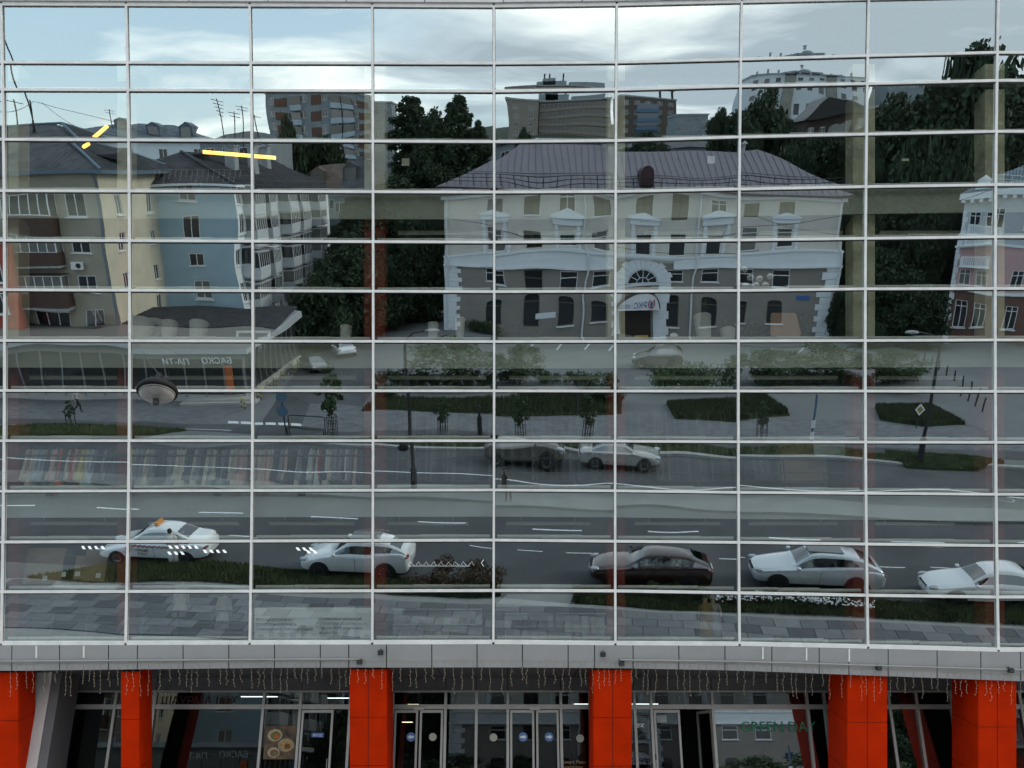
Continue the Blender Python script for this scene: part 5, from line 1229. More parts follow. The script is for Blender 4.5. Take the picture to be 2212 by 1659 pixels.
MB().box(.6, 1.6, -.9, .1, ze4-.1, ze4+1.1).prism([(.5,ze4+1.102),(1.7,ze4+1.102),(1.1,ze4+1.6)], -.95, .15).build('corner_pier', M_trimw, rf4)
B = MB()
for k in range(12): B.tube([(2+k*1.2,-.5,ze4+.2),(2+k*1.2,-.5,ze4+1.3)], .02, 4)
for h in (.6, .95, 1.3): B.tube([(1.6,-.5,ze4+h),(16,-.5,ze4+h)], .02, 4)
kind(B.build('roof_fence', M_trimw, rf4), 'stuff')
MB().box(7.0, 8.2, .02, .16, .2, 3.3).build('red_door', mat('red_door', (.5,.06,.03), .5, 0), pk_)
# --- far blocks on the hill ---------------------------------------------------------------
def tower(name, lab, px0, px1, pyt, Y, wall_m, band_m, rows, ncol, frame=M_wframe, dep=14, rz=0.0, extra=None, rowh=3.0, pent=True, bal=None, band_h=1.0, zbot=8.0):
    XA, XB = xr(px0, 280, Y), xr(px1, 280, Y); zt = zr(pyt, Y); Wd = XB-XA
    t = thing(name, lab, 'building', ((XA+XB)/2, Y, zbot), rz); H = zt-zbot
    ops = []; cw = Wd/ncol
    zs = [H-.6-rowh*(k+1)+.9 for k in range(rows)]
    if bal is None:
        for k in range(rows):
            for j in range(ncol):
                x = -Wd/2+cw*(j+.5); w = min(1.7, cw*.5); ops.append((x-w/2, x+w/2, zs[k], zs[k]+1.5))
    B = MB(); wallgrid(B, ident, -Wd/2, Wd/2, 0, H, ops); B.build('wall', wall_m, t)
    MB().quad((Wd/2,0,0),(Wd/2,-dep,0),(Wd/2,-dep,H),(Wd/2,0,H)).quad((-Wd/2,-dep,0),(-Wd/2,0,0),(-Wd/2,0,H),(-Wd/2,-dep,H)).quad((Wd/2,-dep,0),(-Wd/2,-dep,0),(-Wd/2,-dep,H),(Wd/2,-dep,H)).build('side_wall', wall_m, t)
    MB().box(-Wd/2-.3, Wd/2+.3, -dep-.3, .3, H+.002, H+.6).build('roof', M_chim, t)
    for a, b_, c, d_ in ops: window(t, (a+b_)/2, c, round(b_-a, 1), 1.5, frame, anyp(), sash=2)
    if bal:
        for k in range(rows):
            z = zs[k]-.9
            MB().box(-Wd/2+.1, Wd/2-.1, .01, .9, z, z+1.05).build('balcony_band', band_m, t); MB().box(-Wd/2+.2, Wd/2-.2, .01, .8, z+1.052, z+rowh-.45).build('balcony_glazing', M_wpane, t)
            MB().box(-Wd/2+.1, Wd/2-.1, .01, .92, z+rowh-.448, z+rowh-.25).build('balcony_rim', band_m, t)
            B = MB()
            for j in range(ncol*2+1): x = -Wd/2+.25+(Wd-.5)*j/(ncol*2); B.box(x-.07, x+.07, .8, .87, z+1.052, z+rowh-.45)
            B.build('balcony_post', band_m, t)
    return t, Wd, H
M_slateb = mat('blue_grey_panel', (.25,.28,.30), .9, .12, .3); M_brick = mat('brown_brick', (.12,.10,.085), .9, .12, .4); M_bricklt = mat('tan_brick', (.27,.24,.205), .9, .08, .4); M_rust = mat('rust_panel', (.15,.085,.065), .9, .1)
YF = -275.0
t, Wd, H = tower('tower_block', 'grey panel tower with rust bands and pale balconies behind the left roofs', 583, 800, 212, YF, M_slateb, M_rust, 8, 10)
for k in range(7):
    for (x0, x1) in ((-.42, -.30), (-.08, .02), (.36, .46)): MB().box(Wd*x0, Wd*x1, .01, .05, H-3.4-3*k, H-1.6-3*k).build('rust_panel', M_rust, t)
    for x in (-.22, .16, .27): 
        z = H-4.2-3*k; MB().box(Wd*x-1.7, Wd*x+1.7, .01, 1.3, z, z+1.1).build('balcony', mat('pale_blue_panel', (.42,.50,.56), .7, .08), t); MB().box(Wd*x-1.6, Wd*x+1.6, .01, 1.2, z+1.102, z+2.6).build('balcony_glazing', M_wpane2 if k % 2 else M_wpane, t)
for (x0, x1, h) in ((-.05, .22, 2.6), (.05, .16, 4.4), (-.32, -.26, 3.6), (.3, .36, 2.2)): MB().box(Wd*x0, Wd*x1, -9, -5, H+.602, H+.6+h).build('roof_hut', M_chim, t)
B = MB()
for k in range(14): x = -Wd/2+.5+k*Wd*.42/14; B.tube([(x,-2,H+.6),(x+.5,-2,H+3.0)], .06, 4); B.tube([(x+.5,-2,H+.6),(x,-2,H+3.0)], .06, 4)
B.tube([(-Wd/2,-2,H+3),(-Wd*.05,-2,H+3.3)], .06, 4); kind(B.build('roof_lattice', M_black, t), 'stuff')
tower('panel_annex', 'narrow grey wing right of the grey panel tower', 803, 846, 214, YF-6, M_slateb, M_rust, 7, 2)
t, Wd, H = tower('brick_block', 'tan brick gable end of the brown banded block', 1092, 1160, 206, YF+4, M_bricklt, M_rust, 6, 2, rowh=3.3)
t, Wd, H = tower('brown_banded_block', 'brown block with dark continuous balcony bands behind the mauve roof', 1161, 1322, 208, YF, M_brick, M_bricklt, 6, 8, bal=True, rowh=3.0)
for (x0, x1, h) in ((-.5, -.1, 2.4), (-.05, .42, 1.6), (-.42, -.25, 4.0)): MB().box(Wd*x0, Wd*x1, -8, -2, H+.602, H+.6+h).build('roof_hut', M_slateb, t)
for x in (-.4, -.33, -.14): MB().box(Wd*x-.25, Wd*x+.25, -5, -4.5, H+.603, H+7.0).build('roof_mast', M_black, t)
t, Wd, H = tower('brown_corner_block', 'brown block with blue glazed balconies right of the banded block', 1338, 1460, 207, YF-4, M_brick, M_bricklt, 6, 5, rowh=3.1)
for k in range(5): z = H-5.2-3.1*k; MB().box(-Wd*.22, Wd*.20, .02, 1.0, z, z+1.2).build('blue_balcony', mat('blue_panel', (.10,.17,.26), .5, .1), t); MB().box(-Wd*.2, Wd*.18, .02, .9, z+1.202, z+2.9).build('balcony_glazing', mat('blue_glazing', (.06,.10,.15), .1, .3, 2, spec=.8), t)
MB().box(Wd*.22, Wd*.26, -3, -2.6, H+.6, H+4).box(Wd*.44, Wd*.48, -3, -2.6, H+.6, H+4).box(Wd*.2, Wd*.5, -3.2, -2.4, H+4.002, H+4.6).build('roof_frame', M_black, t)
t, Wd, H = tower('white_tower', 'white tower with dark window frames and a domed plant room on the right skyline', 1612, 1866, 152, YF-20, mat('white_tower_render', (.66,.70,.74), .9, .05), M_rust, 9, 11, frame=M_black, rowh=3.0)
for x in (-.18, .17): MB().box(Wd*x-1.7, Wd*x+1.7, .01, 1.2, H*.3, H-.4).build('glazed_bay', mat('bay_glass', (.20,.20,.17), .15, .35, 1.2, spec=.7), t); MB().box(Wd*x-1.8, Wd*x+1.8, .01, 1.35, H-.398, H+.5).build('bay_cap', M_black, t)
for (x0, x1, h) in ((-.12, .12, 2.0), (-.2, .3, 1.0)): MB().box(Wd*x0, Wd*x1, -9, -3, H+.602, H+.6+h).build('roof_hut', M_slateb, t)
B = MB(); B.sm = True; B.ball((0,0,0), 2.2, 2.0, 1.5, 16, 8); B.build('plant_dome', M_slateb, t, loc=(-.5,-6,H+2.6)); MB().lathe([(.5,0),(.5,1.6),(.8,1.7),(.8,2.0)], 10).build('flue', M_chim, t, loc=(-1.5,-6,H+4.4))
for k in range(10): MB().box(Wd*(-.45+k*.09)-.3, Wd*(-.45+k*.09)+.3, -1.6, -1, H+.603, H+1.6+(k*7 % 4)*.3).build('roof_vent', M_chim, t)
t, Wd, H = tower('dark_brick_house', 'dark brown house with white glazed balconies below the white tower', 1738, 1862, 238, -200, mat('dark_brown_brick', (.06,.042,.036), .9, .1), M_rust, 4, 5)
B = MB(); B.prism([(-Wd/2-.8,H),(Wd/2+.8,H),(Wd*.2,H+2.8),(-Wd*.2,H+2.8)], -13, 1.0); B.build('mansard_roof', M_black, t)
for k in range(3): z = H-4-3*k; MB().box(-1.8, 2.2, .01, 1.4, z, z+1.1).build('balcony', M_brownp, t); MB().box(-1.7, 2.1, .01, 1.3, z+1.102, z+2.6).build('balcony_glazing', M_wpane2, t)
tower('low_grey_block', 'low grey block with small windows between the brown blocks and the white tower', 1462, 1535, 252, -230, M_slateb, M_rust, 2, 4)
tower('red_brick_house', 'red brown gabled house half hidden by trees on the right', 1890, 2060, 232, -200, mat('red_brown_brick', (.14,.06,.05), .9, .1), M_rust, 3, 7)
tower('grey_flat_block', 'far grey flat roofed block above the trees on the right', 1905, 2010, 182, -290, M_slateb, M_rust, 1, 5)
# roofs on the left behind the two blocks
def low_house(name, lab, px0, px1, pye, pyr, Y, roof_m, wall_m, rid=3.0, dorm=0):
    XA, XB = xr(px0, 300, Y), xr(px1, 300, Y); z0, z1 = zr(pye, Y), zr(pyr, Y); Wd = XB-XA
    t = thing(name, lab, 'building', ((XA+XB)/2, Y, 0)); MB().box(-Wd/2, Wd/2, -12, 0, 0, z0).build('wall', wall_m, t); r = hip(-Wd/2, Wd/2, -12, 0, z0+.003, z1, .5, roof_m, t, rid=rid)
    for k in range(dorm):
        x = -Wd*.18+k*Wd*.22; B = MB().add([(x-.9,0,0),(x+.9,0,0),(x+.9,0,1.3),(x,0,1.75),(x-.9,0,1.3),(x-.9,-2.5,1.3),(x+.9,-2.5,1.3),(x,-2.5,1.75)], [(0,1,2,3,4),(4,3,7,5),(2,6,7,3),(0,4,5),(1,6,2)]); o = B.build('dormer', roof_m, r); o.location = (0, -2.2, z0+(z1-z0)*.35); MB().box(x-.65, x+.65, .01, .05, .25, 1.2).build('pane', M_wpane2, o)
    for k in range(4): window(t, -Wd*.36+k*Wd*.24, z0-2.4, 1.2, 1.5, M_wframe, M_wpane, loc_y=.01, sash=2)
    return t
low_house('slate_roof_house', 'long house with a blue grey hipped roof and dormers on the left skyline', 150, 470, 302, 258, -85, M_blueroof, M_palew, 8, 3)
low_house('grey_shed_house', 'low grey house with roof huts right of the dormer roof', 430, 585, 300, 278, -78, M_slate, M_slateb, 2)
low_house('brown_roof_house', 'house with a rusty brown ribbed roof behind the pale balconies', 640, 745, 402, 352, -80, M_brownroof, M_slateb, 2, 1)
low_house('dark_gable_house', 'dark roofed house beside the cream inner pillar', 716, 800, 410, 330, -74, M_slate, M_slateb, 3, 1)
low_house('long_grey_terrace', 'long grey building low behind the mauve roof', 1050, 1330, 322, 308, -110, M_slate, M_slateb, 3)
low_house('balcony_terrace', 'grey terrace of balconies seen over the mauve roof on the right', 1350, 1600, 322, 306, -115, M_slate, M_slateb, 3)
def mast(px, pyt, pyb, Y, lab, kindn='antenna', arms=4, lean=0):
    X = xr(px, pyb, Y); z0, z1 = zr(pyb, Y), zr(pyt, Y); r = thing(kindn, lab, 'antenna', (X, Y, z0-1.5), group='aerials on the left roofs'); h = z1-z0+1.5
    MB().tube([(0,0,0),(lean,0,h)], .06, 5).build('mast', M_black, r); B = MB()
    for k in range(arms): z = h-.2-k*.35; x = lean*z/h; B.tube([(x-.7+k*.1,0,z+.12),(x+.7-k*.1,0,z-.1)], .03, 4)
    if arms: B.build('aerial_arm', M_black, r)
    return r
mast(65, 210, 258, -33, 'bare black mast on the ridge of the sand coloured block', arms=0); mast(30, 212, 262, -33, 'leftmost thin mast on the ridge', arms=1)
mast(70, 12, 258, -33, 'very tall thin mast left on the ridge, rising through the top panes', arms=0, lean=-1.1); mast(493, 222, 302, -76, 'leaning television aerial over the grey house', arms=5, lean=-1.0); mast(242, 238, 262, -84, 'short aerial on the blue grey roof', arms=2)
mast(525, 232, 296, -76, 'thin distant aerial right of the leaning one', arms=2); mast(508, 245, 296, -76, 'thin distant aerial between two taller ones', arms=2); mast(560, 250, 300, -76, 'rightmost thin aerial before the grey tower', arms=1)
# ------------------------------------------------------------------ cars
def car_mesh(kindn, L, Wd, H):
    """stations along the car: x, z low, z belt, z top, cabin 0..1, width factor"""
    if kindn == 'sedan':
        st_ = [(0,.36,.52,.58,0,.70),(.025,.25,.62,.68,0,.86),(.10,.21,.70,.80,0,.95),(.19,.20,.77,.87,0,.98),(.275,.20,.86,.94,0,1),(.315,.20,.89,1.0,.35,1),(.43,.20,.92,H-.05,1,1),(.52,.20,.93,H,1,1),(.64,.20,.94,H-.01,1,1),(.72,.20,.95,H-.09,1,1),(.845,.21,.96,1.05,.3,.98),(.89,.22,.95,1.03,0,.97),(.965,.25,.88,1.0,0,.92),(.99,.32,.78,.86,0,.84),(1,.42,.62,.68,0,.78)]
        wt = .60
    elif kindn == 'wagon':
        st_ = [(0,.38,.56,.62,0,.72),(.025,.27,.66,.74,0,.87),(.10,.23,.76,.86,0,.95),(.20,.22,.84,.94,0,.98),(.28,.22,.92,1.0,0,1),(.32,.22,.94,1.07,.35,1),(.44,.22,.97,H-.05,1,1),(.55,.22,.98,H,1,1),(.72,.22,1.0,H-.01,1,1),(.86,.22,1.02,H-.07,1,.99),(.94,.24,1.03,H-.30,.75,.97),(.975,.27,.98,1.08,.1,.94),(1,.42,.72,.78,0,.85)]
        wt = .64
    else:
        st_ = [(0,.42,.62,.70,0,.72),(.025,.30,.74,.84,0,.87),(.10,.26,.84,.96,0,.95),(.20,.25,.92,1.03,0,.98),(.285,.25,.98,1.08,0,1),(.32,.25,1.0,1.14,.35,1),(.43,.25,1.03,H-.06,1,1),(.53,.25,1.04,H,1,1),(.70,.25,1.06,H-.02,1,1),(.82,.25,1.09,H-.10,1,.99),(.925,.27,1.12,H-.36,.7,.96),(.965,.29,1.06,1.17,.1,.94),(1,.46,.80,.86,0,.85)]
        wt = .62
    w0 = Wd/2; B = MB(); n = None
    for (x, zl, zb_, zt, g, wf) in st_:
        w = w0*wf; wtop = w0*wt; le = lambda a, b_, t: a+(b_-a)*t
        half = [(0,zl),(w*.86,zl),(w*.985,zl+.10),(w*1.0,zl+(zb_-zl)*.5),(w*.985,zb_-.07),(w*.95,zb_),(w*.925,zb_+.012),
                (le(w*.84,wtop*1.04,g), le(zb_+.03,zt-.10,g)),(le(w*.78,wtop*.97,g), le(zt-.02,zt-.035,g)),(le(w*.45,wtop*.6,g), zt-.005),(0,zt)]
        ring = half+[(-y, z) for y, z in half[-2:0:-1]]
        n = len(ring); B.v += [((x-.5)*L, y, z) for y, z in ring]
    ns_ = len(st_); hn = 11
    for i in range(ns_-1):
        ga, gb = st_[i][4], st_[i+1][4]
        for k in range(n):
            k2 = (k+1) % n; kk = k if k < hn-1 else n-1-k
            m = 0
            if kk == 6 and max(ga, gb) > .3 and min(ga, gb) > .05 : m = 1
            elif kk == 6 and (ga > .9 or gb > .9): m = 1
            elif kk in (8, 9) and ((ga < .5 and gb >= .9) or (ga >= .9 and gb < .9)): m = 2 if i < ns_/2 else 3
            elif kk in (0, 1): m = 4
            B.f.append((i*n+k, (i+1)*n+k, (i+1)*n+k2, i*n+k2)); B.m.append(m)
    B.f.append(tuple(range(n))); B.m.append(0); B.f.append(tuple(range((ns_-1)*n+n-1, (ns_-1)*n-1, -1))); B.m.append(0)
    me = B.mesh('car', [M_black]*5, True); o = put('tmp', me); md = o.modifiers.new('s', 'SUBSURF'); md.levels = md.render_levels = 2
    bpy.context.view_layer.update(); dg = bpy.context.evaluated_depsgraph_get(); ev = o.evaluated_get(dg).to_mesh()
    out = {}
    for m in range(5):
        bb = MB(); mp = {}
        for p in ev.polygons:
            if p.material_index != m: continue
            f = []
            for vi in p.vertices:
                if vi not in mp: mp[vi] = len(bb.v); bb.v.append(tuple(ev.vertices[vi].co))
                f.append(mp[vi])
            bb.f.append(tuple(f)); bb.m.append(0)
        out[m] = bb
    o.evaluated_get(dg).to_mesh_clear(); bpy.data.objects.remove(o)
    return out
CM = {}
M_tyre = mat('tyre_rubber', (.018,.018,.018), .85, 0); M_rim = mat('alloy_rim', (.48,.48,.49), .4, 0, metal=.2); M_rimd = mat('dark_rim', (.05,.05,.055), .4, 0, metal=.6)
M_cglass = glass_mat('car_window', .26, (.015,.017,.02), (.95,.98,1.0), .03); M_lamp = mat('headlamp_glass', (.5,.53,.56), .08, 0, spec=.9); M_tail = mat('tail_lamp', (.22,.01,.012), .15, 0, spec=.8)
M_trim = mat('black_trim', (.025,.025,.027), .6, 0); M_plate = mat('number_plate', (.7,.7,.7), .5, 0)
def wheel_meshes(r, rimm):
    k = ('wheel', round(r,2), rimm.name)
    if k in CM: return CM[k]
    t = MB(); t.sm = True; n = 24
    prof = [(r*.62,-.10),(r*.95,-.105),(r,-.07),(r,.07),(r*.95,.105),(r*.62,.10)]
    vs = []
    for a, y in prof: vs += [(a*math.cos(2*PI*q/n), y, a*math.sin(2*PI*q/n)) for q in range(n)]
    fs = [(i*n+q, i*n+(q+1) % n, (i+1)*n+(q+1) % n, (i+1)*n+q) for i in range(5) for q in range(n)]
    t.add(vs, fs)
    s_ = MB()
    s_.add([(r*.62*math.cos(2*PI*q/n), .05*d, r*.62*math.sin(2*PI*q/n)) for d in (-1, 1) for q in range(n)], [tuple(range(n)), tuple(range(2*n-1, n-1, -1))])
    for q in range(10):
        a = 2*PI*q/10; ca, sa = math.cos(a), math.sin(a); w = .022
        for d in (-1, 1):
            s_.add([(ca*.05-sa*w, d*.09, sa*.05+ca*w), (ca*.05+sa*w, d*.09, sa*.05-ca*w), (ca*r*.64+sa*w*1.5, d*.095, sa*r*.64-ca*w*1.5), (ca*r*.64-sa*w*1.5, d*.095, sa*r*.64+ca*w*1.5)], [(0,1,2,3),(3,2,1,0)])
    CM[k] = (t.mesh('wheel', M_tyre), s_.mesh('rim', rimm)); return CM[k]
def car(name, lab, cat, kindn, L, Wd, H, paint, loc, rz, group=None, rim=None, sunroof=False, rails=False, wheel_r=None, clad=None, wglass=None):
    key = (kindn, L, Wd, H)
    if key not in CM: CM[key] = car_mesh(kindn, L, Wd, H)
    p = CM[key]; root = thing(name, lab, cat, loc, rz, group); gl = wglass or M_cglass
    p[0].build('body', paint, root, True); p[1].build('side_window', gl, root, True); p[2].build('windscreen', gl, root, True)
    p[3].build('rear_window', gl, root, True); p[4].build('lower_sill', clad or M_trim, root, True)
    r = wheel_r or (.33 if kindn == 'sedan' else .36); w = Wd/2; wm, rm = wheel_meshes(r, rim or M_rim)
    for fx_ in (-.5+.195, -.5+.79):
        for sy in (-1, 1):
            b = MB(); n = 20; rr = r+.055
            b.prism([(L*fx_+rr*math.cos(PI*q/n), r+rr*math.sin(PI*q/n)) for q in range(n+1)]+[(L*fx_-rr*.97, .24), (L*fx_+rr*.97, .24)], sy*w*.80, sy*(w*1.004))
            b.build('wheel_arch', M_trim, root)
            o = put('wheel', wm, root, (L*fx_, sy*(w-.09), r)); put('rim', rm, o)
    zb_ = {'sedan': .66, 'wagon': .72, 'suv': .82}[kindn]
    for sy in (-1, 1):
        b = MB(); b.sm = True; b.ball((-L*.5+.22, sy*w*.73, zb_-.0), .21, .15, .085, 12, 8); b.build('headlight', M_lamp, root)
        b = MB(); b.sm = True; b.ball((L*.5-.13, sy*w*.70, zb_+.14), .10, .20, .075, 12, 8); b.build('tail_light', M_tail, root)
        b = MB(); b.sm = True; b.ball((-L*.5+L*.335, sy*(w+.07), zb_+.30), .09, .10, .07, 10, 7); b.build('wing_mirror', paint, root)
        for hx in (.50, .70): MB().box(L*(hx-.5)-.09, L*(hx-.5)+.09, sy*w*.985-.015, sy*w*.985+.02, zb_+.13, zb_+.16).build('door_handle', paint, root)
        MB().box(L*(.515-.5)-.006, L*(.515-.5)+.006, sy*w*.994-.006, sy*w*.994+.006, .32, zb_+.22).build('door_gap', M_trim, root)
        if rails: MB().tube([(-L*.06, sy*w*.60, H-.03), (L*.05, sy*w*.61, H+.02), (L*.27, sy*w*.6, H-.02)], .018).build('roof_rail', M_steel, root)
    MB().box(-L*.5+.02, -L*.5+.10, -w*.42, w*.42, zb_-.18, zb_-.04).build('grille', M_trim, root)
    MB().box(-L*.5-.005, -L*.5+.03, -.26, .26, zb_-.30, zb_-.19).build('number_plate', M_plate, root)
    MB().box(L*.5-.03, L*.5+.01, -.26, .26, zb_-.06, zb_+.05).build('number_plate', M_plate, root)
    if sunroof:
        MB().box(-.35, .95, -w*.44, w*.44, H-.018, H+.006).build('sunroof', M_cglass, root)
    return root
def paint(n, c, metal=0.0): return mat('car_paint_'+n, c, .16, 0, metal=metal, spec=.8, coat=1.0)
P_white, P_silver, P_maroon = paint('white', (.90,.91,.92)), paint('silver', (.72,.76,.80), .25), paint('maroon', (.05,.018,.018), .2)
P_brown, P_black, P_gold = paint('brown', (.14,.125,.11), .3), paint('black', (.02,.02,.022)), paint('champagne', (.46,.45,.43), .35)
def at_px(pl, pr, py, L):                 # lane position from the two ends and the tyre line
    return gp((pl+pr)/2, py)
c = at_px(232, 470, 1203, 4.5)
taxi = car('taxi', 'white taxi with an amber roof lamp and a red checkered side band', 'taxi', 'sedan', 4.6, 1.8, 1.47, P_white, (c[0], c[1], .004), PHI*.6, wheel_r=.31)
MB().box(.02, .16, -.28, .28, 1.47, 1.60).build('roof_lamp', mat('amber_lamp', (.75,.28,.04), .4, 0), taxi)
M_chk = mat('red_check', (.30,.02,.03), .5, 0)
for k in range(26):
    for j in range(2):
        if (k+j) % 2 == 0: MB().box(-1.0+k*.1, -.91+k*.1, -.915, -.895, .80+j*.05, .845+j*.05).build('check_square', M_chk, taxi); MB().box(-1.0+k*.1, -.91+k*.1, .895, .915, .80+j*.05, .845+j*.05).build('check_square', M_chk, taxi)
text('Яндекс Go', 'lettering', mat('dark_letter', (.12,.03,.03), .5, 0), taxi, .17, (-.15, .925, .62), (PI/2, 0, PI), 'LEFT', .002)
text('Такси', 'lettering', M_chk, taxi, .15, (-.2, .925, .47), (PI/2, 0, PI), 'LEFT', .002); text('434', 'lettering', mat('dark_letter'  , (.12,.03,.03), .5, 0), taxi, .15, (.75, .925, .60), (PI/2, 0, PI), 'RIGHT', .002)
o = text('Яндекс', 'lettering', M_white, taxi, .22, (1.28, .38, 1.27), (math.radians(0), math.radians(38), PI/2), 'LEFT', .002)
c = at_px(665, 890, 1232, 4.5)
car('white_crossover', 'white crossover with roof rails and a tinted rear spoiler, following the taxi', 'car', 'suv', 4.45, 1.82, 1.58, P_white, (c[0], c[1], .004), PHI, sunroof=True, rails=True)
c = at_px(1278, 1530, 1259, 4.6)
car('maroon_crossover', 'dark maroon crossover with a sloping roof in the near lane', 'car', 'suv', 4.65, 1.85, 1.56, P_maroon, (c[0], c[1], .004), PHI, rim=M_rimd)
c = at_px(1622, 1893, 1266, 4.85)
car('silver_suv', 'large silver SUV with a long glass roof in the near lane', 'car', 'suv', 4.85, 1.92, 1.60, P_silver, (c[0], c[1], .004), PHI, sunroof=True, rim=M_rimd)
c = at_px(1997, 2262, 1294, 4.65)
car('white_saloon', 'white saloon car cut off by the right edge of the picture', 'car', 'sedan', 4.7, 1.82, 1.47, P_white, (c[0], c[1], .004), PHI, rim=M_rimd)
c = at_px(1062, 1206, 998, 4.6)
car('brown_crossover', 'dark brown crossover parked at the far kerb facing the silver saloon', 'car', 'suv', 4.55, 1.82, 1.62, P_brown, (c[0], c[1], .004), PHI+PI)
c = at_px(1255, 1425, 1004, 4.4)
car('silver_saloon', 'older silver saloon parked at the far kerb behind the brown crossover', 'car', 'sedan', 4.45, 1.74, 1.42, P_gold, (c[0], c[1], .004), PHI+PI)
c = gp(678, 803); car('black_saloon', 'black saloon seen from behind by the striped hoops', 'car', 'sedan', 4.6, 1.8, 1.44, P_black, (c[0], c[1], .008), math.radians(62)+PI)
c = gp(741, 766); car('white_rally_car', 'small white car with its bonnet towards the street on the side road', 'car', 'sedan', 4.2, 1.74, 1.42, P_white, (c[0], c[1], .008), math.radians(70))
c = gp(1425, 790); car('grey_hatchback', 'grey car parked alone in the forecourt bays', 'car', 'wagon', 4.1, 1.74, 1.5, P_brown, (c[0], c[1], .008), math.radians(12))
# ------------------------------------------------------------------ trees and shrubs
def leaves_mesh(name, clumps, n, size, m, seed, flat=.6):
    r = np.random.default_rng(seed); C = np.array([c[:3] for c in clumps]); R = np.array([c[3] for c in clumps]); w = R**2.2; w = w/w.sum()
    idx = r.choice(len(C), n, p=w); d = r.normal(0, 1, (n, 3)); d /= np.linalg.norm(d, axis=1)[:, None]+1e-9
    rad = R[idx]*(r.uniform(0, 1, n)**.45); P = C[idx]+d*rad[:, None]*np.array([1, 1, .8])
    a = r.normal(0, 1, (n, 3)); a /= np.linalg.norm(a, axis=1)[:, None]; b = np.cross(a, r.normal(0, 1, (n, 3))); b /= np.linalg.norm(b, axis=1)[:, None]
    s = size*r.uniform(.6, 1.35, n)[:, None]; a *= s; b *= s*flat
    v = np.stack([P-a, P+b, P+a, P-b], 1).reshape(-1, 3)
    me = bpy.data.meshes.new(name); me.vertices.add(n*4); me.vertices.foreach_set('co', v.reshape(-1).astype(np.float32)); me.loops.add(n*4); me.loops.foreach_set('vertex_index', np.arange(n*4))
    me.polygons.add(n); me.polygons.foreach_set('loop_start', np.arange(n)*4); me.polygons.foreach_set('loop_total', np.full(n, 4)); me.materials.append(m); me.update(calc_edges=True); return me
TM = {}
def tree_meshes(key, h, cr, ch, base, n, size, m, seed, nclump=26, trunk=.18):
    """crown of leaf clumps on a forked trunk; h height, cr crown radius, ch crown height, base crown start"""
    if key in TM: return TM[key]
    r = random.Random(seed); cl = []
    for k in range(nclump):
        t = (k+.5)/nclump; z = base+ch*t; prof = min(1, .45+2.2*t)*math.sqrt(max(.03, 1-t**2.4)); a = k*2.4+r.uniform(-.5, .5); rr = cr*prof*r.uniform(.25, .95)
        cl.append((rr*math.cos(a), rr*math.sin(a), z+r.uniform(-.06, .06)*ch, cr*r.uniform(.2, .42)*(.6+.5*prof)))
    T = MB(); T.tube([(0,0,-.2),(r.uniform(-.1,.1)*cr*.3,0,base*.6),(0,.05*cr,base+ch*.35),(0,0,base+ch*.8)], trunk, 8, trunk*.2)
    for c in cl[::2]: T.tube([(0,0,max(base*.55, c[2]-cr*.7)),(c[0]*.5,c[1]*.5,c[2]-cr*.2),c[:3]], trunk*.32, 5, trunk*.06)
    TM[key] = (T.mesh('trunk', M_bark), leaves_mesh('crown', cl, n, size, m, seed)); return TM[key]
def tree(key, lab, X, Y, Z=0, sc=1.0, rz=0.0, sz=None, name='tree', group=None, args=None):
    tm, cm = tree_meshes(key, *args) if key not in TM else TM[key]
    o = thing(name, lab, 'tree', (X, Y, Z), rz, group); o.scale = (sc, sc, sz or sc)
    put('trunk', tm, o); put('crown', cm, o); return o
tree_meshes('big', 14, 4.2, 11, 2.6, 15000, .25, M_leaf, 1, 64, .3); tree_meshes('poplar', 18, 3.4, 15, 2.5, 16000, .25, M_leaf, 2, 80, .32); tree_meshes('loose', 8, 3.0, 5.5, 2.0, 3600, .16, M_leaf2, 3, 22, .14)
tree_meshes('young', 4.2, .95, 2.8, 1.35, 1500, .10, M_leaf2, 4, 22, .045); tree_meshes('bushy', 9, 4.4, 8, .6, 15000, .22, M_leaf, 5, 60, .25)
def at_tree(key, lab, px, pyt, Y, h0, w_px=None, sub=0, group=None, name='tree', z=0.0):
    """tree of kind key at distance Y whose top shows at pyt"""
    z = hill_z(Y, xr(px, pyt, Y))-.3 if Y < -62 else z
    zt = zr(pyt, Y); s_ = (zt-z)/h0; X = xr(px, pyt, Y); sx = s_
    if w_px: sx = (w_px/1900*(YV-Y)/1.04)/(2*{'big':4.2,'poplar':3.4,'loose':3.0,'young':.8,'bushy':4.4}[key])
    return tree(key, lab, X, Y, z, sx, (px*7 % 628)/100, s_, name, group)
gF = 'dark trees on the slope beyond the office building'
for px, pyt, w, Y, lab, k in ((885, 208, 120, -82, 'tall dark poplar, left stem of the clump right of the grey panel tower', 'poplar'), (990, 206, 110, -80, 'tall dark poplar, right stem of the clump left of the tan gable', 'poplar'), (935, 240, 120, -78, 'dark poplar filling the middle of the poplar clump', 'big'), (1040, 268, 60, -84, 'small ragged tree at the right foot of the poplar clump', 'poplar')):
    at_tree(k, lab, px, pyt, Y, 14 if k == 'big' else 18, w, group=gF, z=0)
